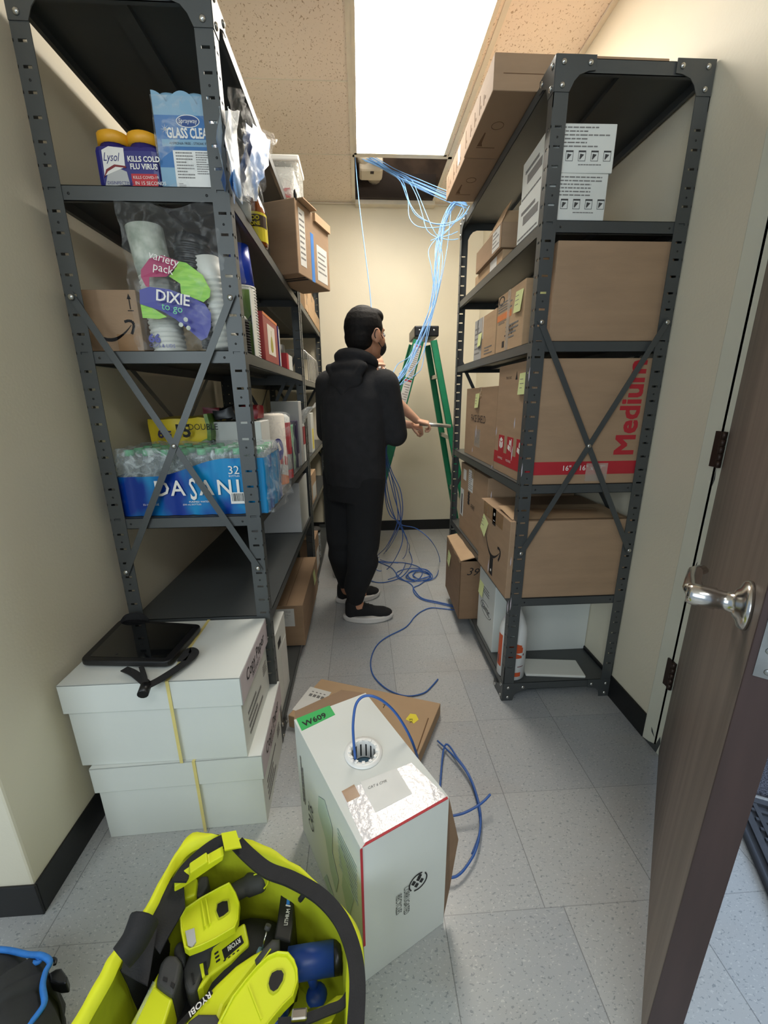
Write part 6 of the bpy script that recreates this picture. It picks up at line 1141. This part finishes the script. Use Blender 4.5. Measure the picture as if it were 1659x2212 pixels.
def eyes(par, c, th, s=1.0):
    c = Vector(c); f = Vector((math.cos(th), math.sin(th), 0)); l = Vector((-f.y, f.x, 0)); mb = MB(); m2 = MB()
    for k in (-1, 1): p = c + (f * 0.077 + l * 0.032 * k) * s; mb.ell(p, (0.012 * s,) * 3, 12); m2.ell(p + f * 0.0085 * s, (0.0055 * s,) * 3, 10)
    mb.build('eye', 'eye_white', par); m2.build('iris', 'ink', par); p = c + (f * 0.087 + Vector((0, 0, -0.066))) * s; MB().ell(p, (0.006 * s, 0.02 * s, 0.005 * s), 12, rz=th).build('lips', 'lip', par)
def shoe(par, heel, ang, L=0.29, name='shoe'):
    heel = Vector(heel); f = Vector((math.cos(ang), math.sin(ang), 0)); l = Vector((-f.y, f.x, 0)); N_ = 14
    def ring(z, grow, top=False):
        out = []
        for i in range(28):
            a = i * 2 * PI / 28; x = (0.5 - 0.5 * math.cos(a)); wd = 0.040 + 0.012 * math.sin(min(1, x * 1.15) * PI * 0.72); 
            xx = x * L; y = math.sin(a) * wd; out.append(heel + f * (xx + (grow if x > .5 else -grow) * 1.0) + l * (y + math.copysign(grow, y) * abs(math.sin(a))) + Vector((0, 0, z + (0.012 * max(0, (x - 0.75)) ** 1 * 2))))
        return out
    mb = MB(); mb.loft([ring(0.002, -0.006), ring(0.006, 0.0), ring(0.022, 0.003), ring(0.034, -0.001)], True); mb.build('shoe_sole', 'shoe_sole', par)
    B = [('c', heel + f * 0.05 + Vector((0, 0, 0.055)), 0.038, heel + f * (L - 0.06) + Vector((0, 0, 0.045)), 0.032), ('e', heel + f * (L * 0.75) + Vector((0, 0, 0.04)), (0.07, 0.043, 0.03), ang), ('c', heel + f * 0.05 + Vector((0, 0, 0.05)), 0.04, heel + f * 0.055 + Vector((0, 0, 0.105)), 0.042), ('c', heel + f * 0.07 + Vector((0, 0, 0.085)), 0.034, heel + f * 0.16 + Vector((0, 0, 0.055)), 0.034)]
    o = organic(B, 0.006, name, 'shoe_knit', par, smooth=3)
    mb = MB()
    for k in range(4): p = heel + f * (0.125 + 0.022 * k) + Vector((0, 0, 0.101 - 0.011 * k)); mb.tube([p - l * 0.022, p + Vector((0, 0, 0.003)), p + l * 0.022], 0.0022, 6)
    mb.build('laces', 'black_web', o)
    return o
# the standing man in black, back to the camera
PB = (0.0, 2.1, 0.0); th = 0.95; hth = 0.62; tw = th - PI / 2    # tw: direction of the shoulder line
HC = (0.038, 2.10, 1.535); neck = (-0.01, 2.11, 1.40)
sk = lambda x, y, z: Vector((x, y, z))
rsh, rel, rwr = sk(0.118, 2.03, 1.30), sk(0.175, 2.06, 1.06), sk(0.165, 2.32, 1.09)
lsh, lel, lwr = sk(-0.155, 2.17, 1.305), sk(-0.185, 2.28, 1.06), sk(0.02, 2.43, 1.10)
rh_, rk, ra = sk(0.02, 2.06, 0.84), sk(0.0, 2.07, 0.47), sk(-0.055, 2.085, 0.09); lh_, lk, la = sk(-0.115, 2.16, 0.84), sk(-0.125, 2.19, 0.47), sk(-0.115, 2.29, 0.09)
B = head(HC, hth, 1.0, neck) + [('l', [((-0.045, 2.1, 0.80), 0.14, 0.1), ((-0.045, 2.1, 0.95), 0.15, 0.105), ((-0.04, 2.1, 1.15), 0.155, 0.105), ((-0.03, 2.1, 1.3), 0.17, 0.1), ((-0.02, 2.1, 1.39), 0.09, 0.07)], tw),
     ('c', rsh, 0.055, rel, 0.042), ('c', rel, 0.042, rwr, 0.028), ('c', lsh, 0.055, lel, 0.042), ('c', lel, 0.042, lwr, 0.028), ('c', rh_, 0.085, rk, 0.055), ('c', rk, 0.055, ra, 0.035), ('c', lh_, 0.085, lk, 0.055), ('c', lk, 0.055, la, 0.035), ('c', ra, 0.035, ra + sk(0.1, 0.0, -0.05), 0.03), ('c', la, 0.035, la + sk(0.1, 0.03, -0.05), 0.03)]
B += hand(rwr, (0.1, 1, 0.05), (0.2, 0, 1), 1.0, 0.7, -1) + hand(lwr, (0.75, 0.6, 0.05), (0, 0, 1), 1.0, 0.7, 1)
man = organic(B, 0.005, 'person', 'skin_tan', base=PB, smooth=3)
tag(man, 'person in black hoodie and black trousers standing with back turned, holding cables', 'person')
eyes(man, HC, hth)
B = [('l', [((-0.04, 2.105, 0.80), 0.175, 0.125), ((-0.04, 2.105, 0.86), 0.18, 0.13), ((-0.04, 2.105, 0.98), 0.178, 0.135), ((-0.035, 2.105, 1.12), 0.185, 0.14), ((-0.03, 2.105, 1.24), 0.19, 0.135), ((-0.022, 2.105, 1.31), 0.165, 0.115), ((-0.015, 2.105, 1.37), 0.11, 0.09), ((-0.005, 2.105, 1.42), 0.078, 0.075)], tw),
     ('c', rsh, 0.075, rel, 0.062), ('c', rel, 0.062, rwr + (rel - rwr) * 0.12, 0.042), ('c', lsh, 0.075, lel, 0.062), ('c', lel, 0.062, lwr + (lel - lwr) * 0.12, 0.042)]
hood = organic(B, 0.008, 'hoodie', 'hoodie', man, smooth=6)
f = Vector((math.cos(th), math.sin(th), 0)); l = Vector((-f.y, f.x, 0)); nb_ = Vector((-0.005, 2.105, 1.41)); B = []
N_ = 16
for i in range(N_):
    a0, a1 = i * 2 * PI / N_, (i + 1) * 2 * PI / N_; g = lambda a: nb_ + f * (0.078 * math.cos(a) - 0.012) + l * 0.092 * math.sin(a) + Vector((0, 0, -0.03 * math.cos(a) + 0.002)); r = lambda a: 0.017 + 0.011 * (0.5 - 0.5 * math.cos(a))
    B.append(('c', g(a0), r(a0), g(a1), r(a1)))
B += [('e', nb_ - f * 0.088 - Vector((0, 0, 0.03)), (0.042, 0.115, 0.04), th), ('e', nb_ - f * 0.108 - Vector((0, 0, 0.085)), (0.034, 0.1, 0.055), th), ('c', nb_ - f * 0.10 + l * 0.1 - Vector((0, 0, 0.03)), 0.022, nb_ - f * 0.13 - Vector((0, 0, 0.15)), 0.016), ('c', nb_ - f * 0.10 - l * 0.1 - Vector((0, 0, 0.03)), 0.022, nb_ - f * 0.13 - Vector((0, 0, 0.15)), 0.016)]
organic(B, 0.006, 'hood', 'hoodie', hood, smooth=4)
B = [('l', [((-0.045, 2.105, 0.72), 0.155, 0.12), ((-0.045, 2.105, 0.86), 0.16, 0.12)], tw), ('c', rh_, 0.105, rk, 0.088), ('c', rk, 0.088, ra + sk(0, 0, 0.05), 0.052), ('c', lh_, 0.1, lk, 0.088), ('c', lk, 0.088, la + sk(0, 0, 0.05), 0.052), ('c', rk + sk(0, 0, -0.1), 0.082, ra + sk(0.005, 0, 0.12), 0.07), ('c', lk + sk(0, 0, -0.1), 0.085, la + sk(0, 0, 0.12), 0.072)]
organic(B, 0.008, 'trousers', 'trousers', man, smooth=5)
shoe(man, (-0.128, 2.085, 0), 0.0); shoe(man, (-0.185, 2.295, 0), 0.25)
c_ = Vector(HC); f = Vector((math.cos(hth), math.sin(hth), 0)); l = Vector((-f.y, f.x, 0))
B = [('e', c_ - f * 0.018 + Vector((0, 0, 0.028)), (0.099, 0.086, 0.1), hth), ('e', c_ - f * 0.045 + Vector((0, 0, -0.015)), (0.066, 0.079, 0.075), hth), ('e', c_ + f * 0.035 + Vector((0, 0, 0.08)), (0.055, 0.06, 0.04), hth)]
organic(B, 0.004, 'hair', 'hair', man, smooth=2)
for k in (-1, 1):   # ears over the hair line
    MB().ell(c_ + f * -0.004 + l * 0.089 * k + Vector((0, 0, -0.014)), (0.02, 0.008, 0.033), 14, rz=hth + k * 0.3).build('ear', 'skin_tan', man)
B = [('e', c_ + f * 0.066 + Vector((0, 0, -0.055)), (0.04, 0.054, 0.045), hth)]; mk = organic(B, 0.004, 'face_mask', 'black_web', man, smooth=2)
mb = MB()
for k in (-1, 1): mb.tube(spline([c_ + f * 0.07 + l * 0.05 * k + Vector((0, 0, -0.03)), c_ + f * 0.035 + l * 0.074 * k + Vector((0, 0, -0.01)), c_ + f * -0.012 + l * 0.096 * k + Vector((0, 0, 0.012)), c_ + f * -0.022 + l * 0.094 * k + Vector((0, 0, -0.02)), c_ + f * 0.03 + l * 0.072 * k + Vector((0, 0, -0.055)), c_ + f * 0.06 + l * 0.052 * k + Vector((0, 0, -0.075))], 4), 0.0022, 6)
mb.build('mask_strap', 'black_web', mk)

# the second man, mostly hidden, gripping the ladder bar
PB2 = (-0.02, 2.78, 0.0); HC2 = (0.078, 2.72, 1.42); t2 = -0.35; h2 = -0.55; tw2 = t2 - PI / 2
W1 = Vector((0.378,2.76,1.0929)); W2 = Vector((0.339,2.8,1.0603))
rs2, re2 = sk(0.02, 2.62, 1.26), Vector((0.2014,2.7,1.2448)); ls2, le2 = sk(0.07, 2.93, 1.26), Vector((0.14, 2.9, 1.09))
B = head(HC2, h2, 0.98, (0.045, 2.765, 1.29)) + [('l', [((-0.02, 2.78, 0.82), 0.13, 0.1), ((0.0, 2.78, 1.0), 0.14, 0.1), ((0.03, 2.78, 1.2), 0.15, 0.1), ((0.045, 2.77, 1.28), 0.14, 0.085), ((0.045, 2.77, 1.32), 0.07, 0.06)], tw2),
     ('c', rs2, 0.048, re2, 0.042), ('c', re2, 0.042, W1, 0.026), ('c', ls2, 0.048, le2, 0.04), ('c', le2, 0.04, W2, 0.026), ('c', (-0.06, 2.7, 0.84), 0.08, (-0.12, 2.68, 0.47), 0.052), ('c', (-0.12, 2.68, 0.47), 0.052, (-0.16, 2.68, 0.09), 0.034), ('c', (-0.05, 2.86, 0.84), 0.08, (-0.1, 2.87, 0.47), 0.052), ('c', (-0.1, 2.87, 0.47), 0.052, (-0.16, 2.86, 0.09), 0.034)]
B += hand(W1, (1, -0.05, -0.25), (0.35, -0.25, 1), 0.95, 1.0, -1) + hand(W2, (1, 0.0, -0.3), (0.2, -0.5, 1), 0.95, 1.1, 1)
man2 = organic(B, 0.0045, 'person', 'skin_fair', base=PB2, smooth=2)
tag(man2, 'person mostly hidden behind the man in black, bare forearms gripping the ladder bar', 'person'); eyes(man2, HC2, h2, 0.98)
B = [('l', [((-0.02, 2.78, 0.80), 0.155, 0.12), ((0.0, 2.78, 1.0), 0.16, 0.125), ((0.03, 2.78, 1.2), 0.17, 0.12), ((0.045, 2.77, 1.27), 0.155, 0.1), ((0.045, 2.77, 1.31), 0.09, 0.08)], tw2), ('c', rs2, 0.062, rs2 + (re2 - rs2) * 0.72, 0.056), ('c', ls2, 0.062, ls2 + (le2 - ls2) * 0.6, 0.056)]
organic(B, 0.008, 'tshirt', 'grey_shirt', man2)
B = [('l', [((-0.02, 2.78, 0.74), 0.14, 0.11), ((-0.02, 2.78, 0.86), 0.14, 0.11)], tw2), ('c', (-0.06, 2.7, 0.84), 0.09, (-0.12, 2.68, 0.47), 0.066), ('c', (-0.12, 2.68, 0.47), 0.066, (-0.16, 2.68, 0.11), 0.052), ('c', (-0.05, 2.86, 0.84), 0.09, (-0.1, 2.87, 0.47), 0.066), ('c', (-0.1, 2.87, 0.47), 0.066, (-0.16, 2.86, 0.11), 0.052)]
organic(B, 0.008, 'trousers', 'jeans', man2); shoe(man2, (-0.225, 2.68, 0), -0.1, 0.25); shoe(man2, (-0.225, 2.86, 0), 0.1, 0.25)
organic([('e', Vector(HC2) + Vector((-0.035, 0.02, 0.035)), (0.075, 0.08, 0.078), h2)], 0.004, 'hair', 'grey_rubber', man2, smooth=2)

# ---------------------------------------------------------------- ladder
lad = thing('stepladder', 'green fibreglass stepladder with black cap standing behind the two people', 'ladder', (0.44, 3.05, 0)); t = lad
capc = Vector((0.4708,3.0,1.6831))
MB().box((capc.x - 0.085, 2.98, capc.z - 0.035), (capc.x + 0.085, 3.30, capc.z + 0.035)).build('top_cap', 'black_plastic', lad, bevel=0.008)
def rail(a, b_, wd, thk, m, name='rail'):
    a, b_ = Vector(a), Vector(b_); U = (b_ - a).normalized(); N = Vector((0, 1, 0)); N = (N - U * N.dot(U)).normalized(); V = N.cross(U); F = (a, U, V, N); L = (b_ - a).length
    mb = MB(); mb.fbox(F, 0, -wd / 2, L, wd / 2, 0, 0.004); mb.fbox(F, 0, -wd / 2, L, -wd / 2 + 0.004, 0, thk); mb.fbox(F, 0, wd / 2 - 0.004, L, wd / 2, 0, thk); mb.build(name, m, lad); return F, L
def toz(a, b_, z): f_ = (z - a[2]) / (b_[2] - a[2]); return tuple(a[i] + (b_[i] - a[i]) * f_ for i in range(3))
la0, la1 = (0.4185,2.99,1.6252), (0.2172,2.93,0.9155); lb0, lb1 = (0.5224,2.99,1.625), (0.7745,2.92,0.4523)
lf = toz(la0, la1, 0.012); lr = toz(lb0, lb1, 0.012)
FA, LA = rail(la0, (lf[0], lf[1], 0.012), 0.075, 0.028, 'green_fiberglass'); FB, LB = rail(lb0, (lr[0], lr[1], 0.012), 0.045, 0.022, 'green_fiberglass')
fa0, fa1 = (la0[0], 3.28, la0[2]), (lf[0] + 0.0, 3.42, 0.012); fb0, fb1 = (lb0[0], 3.28, lb0[2]), (lr[0], 3.42, 0.012)
rail(fa0, fa1, 0.075, -0.028, 'green_fiberglass'); rail(fb0, fb1, 0.045, -0.022, 'green_fiberglass')
for k in range(1, 6):
    z = 0.28 * k; p = toz(la0, lf, z); q = toz(fa0, fa1, z); MB().box((p[0] - 0.045, p[1] + 0.004, z - 0.012), (p[0] + 0.045, q[1] - 0.004, z + 0.012)).build('step', 'aluminium', lad)
for z in (1.39, 0.95, 0.5):
    p = toz(lb0, lr, z); q = toz(fb0, fb1, z); MB().box((p[0] - 0.012, p[1] + 0.004, z - 0.014), (p[0] + 0.012, q[1] - 0.004, z + 0.014)).build('rear_brace', 'aluminium', lad)
for F, L, u0_, u1_, rd in ((FA, LA, 0.03, 0.26, True), (FA, LA, 0.27, 0.55, True)):
    G = (F[0], F[1], F[2], -F[3]); mb = MB()
    G = (F[0] - F[3] * 0.0005, F[2], F[1], F[2].cross(F[1])); s_ = 1 if G[3].y < 0 else -1
    mb.fbox(G, -0.027, u0_, 0.027, u1_, 0, 0.0012 * 1); mb.build('safety_label', 'label_white', lad); mb = MB(); mb.fbox(G, -0.024, u0_ + 0.004, 0.024, u0_ + 0.016, 0, 0.0018); mb.build('red_header', 'red_print', lad)
    lines(lad, G, -0.02, u0_ + 0.03, 0.02, u1_ - 0.01, 14, 'faded_ink', h=0.3, seed=int(u0_ * 99), nn=0.0018)
for x in (-0.05, 0.05): MB().lathe([(0, 0), (0.008, 0), (0.006, 0.004), (0, 0.004)], (capc.x + x, 2.98, capc.z + 0.005), 10, axis=(0, -1, 0)).build('rivet', 'zinc', lad)
for p in (lf, lr, fa1, fb1): MB().box((p[0] - 0.04, p[1] - 0.02, 0), (p[0] + 0.04, p[1] + 0.03, 0.03)).build('foot', 'black_plastic', lad, bevel=0.004)
t = thing('metal_bar', 'flat grey metal bar held in the hidden man\'s hands, reaching the right ladder rail', 'bar', (0.5, 2.75, 1.05)); a, b_ = (0.3964,2.755,1.0746), (0.6126,2.755,1.0504)
MB().tube([a, cen(a, b_), b_], [0.017, 0.013, 0.012], 4, flat=1.0).build('bar', 'aluminium', t)

# ---------------------------------------------------------------- cables
def cable(pts, label, group, m='cable_blue', r=0.0025, k=7, jit=0.0, seed=0):
    rnd = random.Random(seed); pts = [Vector(p) + Vector([rnd.uniform(-jit, jit) for _ in range(3)]) for p in pts]; sp_ = spline(pts, k); zs = min(p.z for p in sp_)
    o = MB().tube(sp_, r, 7).build('network_cable', m, base=tuple(sp_[-1])); return tag(o, label, 'cable', group)
G1 = 'network cables hanging from the open ceiling panel'
cable([(0.005,3.12,2.7433),(0.0228,3.12,2.5093),(0.0529,3.08,2.2286),(0.086,3.02,1.9067),(0.0912,2.98,1.7268),(0.0968,2.95,1.5466)], 'single pale blue cable hanging alone from the ceiling corner to behind the head', None, r=0.003)
hang = 'blue cable in the bundle dropping past the ladder cap to the man\'s hands'
main = [(0.7389,3.2,2.5523),(0.6528,3.15,2.4905),(0.5903,3.12,2.3703),(0.5581,3.08,2.2334),(0.5385,3.04,2.0968),(0.5263,3.0,1.9238),(0.4922,2.97,1.8005),(0.4409,2.93,1.6726),(0.3789,2.88,1.5472),(0.2875,2.75,1.3981),(0.2046,2.55,1.3146),(0.1636,2.45,1.2388)]
for i in range(8): cable([Vector(p) + Vector((0.017 * math.sin(i * 2.4 + j * 0.75), 0.012 * math.cos(i * 1.7), 0)) for j, p in enumerate(main)], hang, G1, seed=i, jit=0.004)
for i, pl in enumerate(([(0.5601,3.1,2.2948),(0.4843,3.05,2.1958),(0.5007,3.02,2.0771),(0.5204,3.0,1.9039),(0.4836,2.95,1.7509),(0.4035,2.88,1.582),(0.3293,2.8,1.4673),(0.2479,2.65,1.384)], [(0.5672,3.1,2.2675),(0.5803,3.05,2.1416),(0.5561,3.0,1.9887),(0.5166,2.97,1.8406),(0.4617,2.92,1.6596),(0.4232,2.85,1.4476),(0.3645,2.78,1.385),(0.2519,2.6,1.3158)],
    [(0.6497,3.15,2.4905),(0.6245,3.1,2.268),(0.5884,3.05,2.086),(0.5427,3.0,1.904),(0.4963,2.95,1.7509),(0.4356,2.88,1.5383),(0.342,2.75,1.4121),(0.2216,2.55,1.2929)], [(0.396,2.92,1.619),(0.3384,2.88,1.5093),(0.2557,2.8,1.4562),(0.207,2.65,1.3843)])):
    cable(pl, ('cable bowing out to the left above the ladder', 'cable bowing slightly right then sagging below the ladder cap', 'outermost right cable running straight down to the ladder', 'short cable strand curving left across the ladder label')[i], G1, seed=20 + i)
G2 = 'network cables looping from the ceiling to the rack top'
over = [(0.0309,3.3,2.8439),(0.1558,3.28,2.7866),(0.2824,3.24,2.7043),(0.4175,3.2,2.6332),(0.6022,3.16,2.55),(0.7579,3.14,2.5014)]
for i in range(10): cable([Vector(p) + Vector((0.0, 0.02 * math.sin(i), 0.011 * (i % 5) - 0.02 + 0.004 * math.sin(i + j))) for j, p in enumerate(over)], 'blue cable in the flat bundle crossing the open ceiling panel to the long cartons', G2, seed=40 + i, jit=0.004)
CB = [[(0.1559,3.28,2.7919),(0.2824,3.24,2.6964),(0.3198,3.2,2.6263),(0.3528,3.18,2.5386),(0.4018,3.16,2.4452),(0.4806,3.15,2.399),(0.5718,3.14,2.3773),(0.6626,3.12,2.3902),(0.7293,3.1,2.4212),(0.7614,3.1,2.4722)],[(0.1553,3.27,2.7819),(0.287,3.22,2.6769),(0.3399,3.18,2.5916),(0.3696,3.16,2.504),(0.4278,3.14,2.4271),(0.5204,3.12,2.3776),(0.6209,3.1,2.3715),(0.7002,3.08,2.3973),(0.7509,3.08,2.451)],[(0.2019,3.26,2.757),(0.3185,3.22,2.6668),(0.3559,3.18,2.5386),(0.3617,3.14,2.4209),(0.4102,3.12,2.3601),(0.502,3.1,2.3431),(0.6026,3.1,2.3551),(0.6853,3.08,2.3811),(0.746,3.08,2.4244)],[(0.2335,3.26,2.7443),(0.3699,3.2,2.6667),(0.4218,3.18,2.5769),(0.4618,3.14,2.4706),(0.5113,3.1,2.3486),(0.5602,3.1,2.2921),(0.6257,3.08,2.2941),(0.6848,3.08,2.3165)],[(0.2493,3.26,2.7393),(0.3543,3.2,2.6533),(0.4132,3.16,2.5472),(0.4497,3.14,2.4382),(0.4801,3.12,2.3391),(0.5412,3.1,2.2892),(0.633,3.08,2.267),(0.6898,3.08,2.273)],[(0.7119,3.1,2.4583),(0.6738,3.1,2.391),(0.6131,3.1,2.3227),(0.5603,3.1,2.2894),(0.5021,3.09,2.2635)],[(0.7047,3.1,2.4794),(0.725,3.1,2.4452),(0.6893,3.1,2.3993),(0.6345,3.1,2.3446),(0.5819,3.1,2.3087)]]
for i in range(len(CB)): cable(CB[i], 'blue cable sagging in a loop between the open ceiling panel and the rack top', G2, seed=60 + i)
CL = [[(0.1633,2.45,1.186),(0.1432,2.42,0.9717),(0.1647,2.42,0.8313),(0.2157,2.42,0.6856),(0.2421,2.45,0.5269),(0.2273,2.55,0.3689),(0.1898,3.1331,0.01),(0.0941,2.9591,0.01),(0.0491,2.9298,0.004)],[(0.1633,2.45,1.186),(0.146,2.42,0.9716),(0.1788,2.42,0.8168),(0.2388,2.42,0.6763),(0.2481,2.45,0.4959),(0.1933,2.6,0.3026),(0.1675,3.0825,0.01),(0.0861,2.9407,0.01),(0.0417,2.9211,0.004)],[(0.1578,2.45,1.186),(0.1413,2.4,0.8911),(0.1526,2.42,0.7163),(0.1946,2.45,0.5281),(0.2473,2.5,0.4174),(0.2966,2.55,0.3007),(0.3167,2.9705,0.01),(0.1915,2.8767,0.01),(0.0718,2.9563,0.004)],[(0.1578,2.45,1.186),(0.1469,2.4,0.891),(0.1869,2.42,0.6863),(0.2302,2.45,0.5272),(0.2598,2.5,0.3525),(0.229,2.5,0.2385),(0.1773,2.7718,0.01),(0.0963,2.7442,0.01),(0.0712,2.9374,0.004)],[(0.1629,2.45,1.1325),(0.1467,2.4,0.8631),(0.1406,2.42,0.6578),(0.1709,2.45,0.5226),(0.2411,2.5,0.4494),(0.2959,2.6,0.2996),(0.3851,3.1714,0.01),(0.2753,2.7055,0.01),(0.1654,2.5929,0.004)],[(0.1574,2.45,1.1326),(0.1439,2.4,0.8631),(0.152,2.42,0.6279),(0.235,2.5,0.4496),(0.3657,2.6,0.375),(0.4772,2.6,0.2704),(0.5947,2.9006,0.01),(0.5114,2.6073,0.01),(0.4215,2.5434,0.004)],[(0.1633,2.45,1.186),(0.1443,2.4,0.9188),(0.1814,2.42,0.7737),(0.2099,2.42,0.6266),(0.2184,2.45,0.4656),(0.1578,2.6,0.2527),(0.1075,3.0165,0.01),(0.1579,2.9163,0.01),(0.2644,2.8851,0.004)]]
def coil(cx, cy, rx, ry, n_, a0, seed):
    rnd = random.Random(seed); return [(cx + rx * (0.8 + 0.35 * rnd.random()) * math.cos(a0 + k * PI / 4), cy + ry * (0.8 + 0.35 * rnd.random()) * math.sin(a0 + k * PI / 4), 0.004 + 0.012 * rnd.random()) for k in range(n_)]
c0 = (0.3917,2.6322,0.01)
CF = [(coil(c0[0], c0[1], 0.09, 0.10, 22, 0.3, 1), 'blue cable coil in the middle of the aisle, widest loops'), (coil(c0[0] + 0.015, c0[1] + 0.01, 0.06, 0.06, 17, 2.0, 2), 'inner loops of the blue cable coil in the aisle'),
 ([(0.0711,2.9327,0.006),(0.1934,2.9044,0.006),(0.3177,2.8762,0.006),(0.4139,2.7884,0.006),(0.4198,2.6626,0.006),(0.3468,2.5449,0.006),(0.2447,2.5978,0.006),(0.2414,2.7088,0.006),(0.3375,2.7684,0.006),(0.4595,2.7419,0.006),(0.4747,2.6266,0.006),(0.3824,2.4986,0.006),(0.3277,2.4465,0.006),(0.3278,2.3532,0.006),(0.3706,2.2748,0.006),(0.4636,2.2201,0.006),(0.5787,2.1543,0.006),(0.6948,2.1127,0.006)], 'blue cable leaving the coil and running under the open carton'),
 ([(0.093,2.9333,0.005),(0.2037,2.7983,0.005),(0.2478,2.6305,0.005),(0.3192,2.5054,0.005),(0.332,2.4074,0.005),(0.3657,2.3017,0.005),(0.4541,2.2464,0.005),(0.5577,2.186,0.005),(0.6461,2.14,0.005)], 'second blue cable running beside the first from the coil to the open carton'),
 ([(0.6126,2.1204,0.005),(0.5725,2.1288,0.005),(0.48,2.1578,0.005),(0.4008,2.1748,0.005),(0.3352,2.1352,0.005),(0.2855,2.0751,0.005),(0.2224,1.9708,0.005),(0.1078,1.8794,0.005),(0.0502,1.7999,0.005),(0.0211,1.6878,0.005),(0.0291,1.5813,0.005),(0.0776,1.4943,0.005),(0.137,1.4468,0.005),(0.1898,1.4348,0.005),(0.2484,1.4506,0.005),(0.2875,1.4889,0.005),(0.3226,1.5324,0.005)], 'long blue cable snaking over the floor tiles to a loose end by the flat carton'),
 ([(0.0248,2.6015,0.005),(0.0883,2.5519,0.005),(0.1697,2.5605,0.005),(0.2758,2.644,0.005),(0.3729,2.8834,0.005),(0.3804,3.1307,0.005)], 'short blue cable arc lying near the shoe')]
G3 = 'network cables falling from the man\'s hands to the floor'
for i, pts in enumerate(CL): cable(pts, 'blue cable falling from the man\'s hands to the coil on the floor', G3, 'cable_dark', r=0.0028, seed=80 + i)
for i, (pts, lab) in enumerate(CF): cable(pts, lab, 'network cables lying on the floor', 'cable_dark', r=0.0031, seed=100 + i)

o = cable([(-0.0322,0.8181,0.33),(-0.0321,0.7702,0.4),(-0.0352,0.7756,0.45),(-0.0353,0.7904,0.49),(-0.027,0.8164,0.52),(-0.004,0.8301,0.53),(0.0301,0.8282,0.52),(0.0669,0.8286,0.48),(0.0995,0.825,0.42),(0.1204,0.8248,0.36),(0.1345,0.848,0.28)] + [(0.16, 0.86, 0.12), (0.2, 0.9, 0.02)] + [(0.2748,1.1542,0.02),(0.3122,1.0972,0.02),(0.3353,1.0244,0.02),(0.3382,0.9369,0.02),(0.3257,0.874,0.02),(0.2927,0.8063,0.02),(0.2514,0.7628,0.02),(0.2222,0.7451,0.02),(0.1971,0.7435,0.02)], 'blue cable arching out of the cable box opening and curling on the floor beside it', None, 'cable_dark', r=0.0034)
cable([(0.2559,1.1879,0.012),(0.305,1.1015,0.02),(0.3297,1.0385,0.02),(0.3386,0.9786,0.012)] + [(0.334,0.9101,0.008),(0.3185,0.8567,0.008),(0.2819,0.8031,0.008)], 'second strand of blue cable lying against the curl right of the cable box', None, 'cable_dark', r=0.0031)
cable([(0.2326,0.8944,0.03),(0.278,0.8974,0.035),(0.3228,0.9081,0.045),(0.3525,0.9226,0.05),(0.3721,0.9352,0.055)], 'short blue cable end sticking out to the right of the cable box', None, 'cable_dark', r=0.0036)
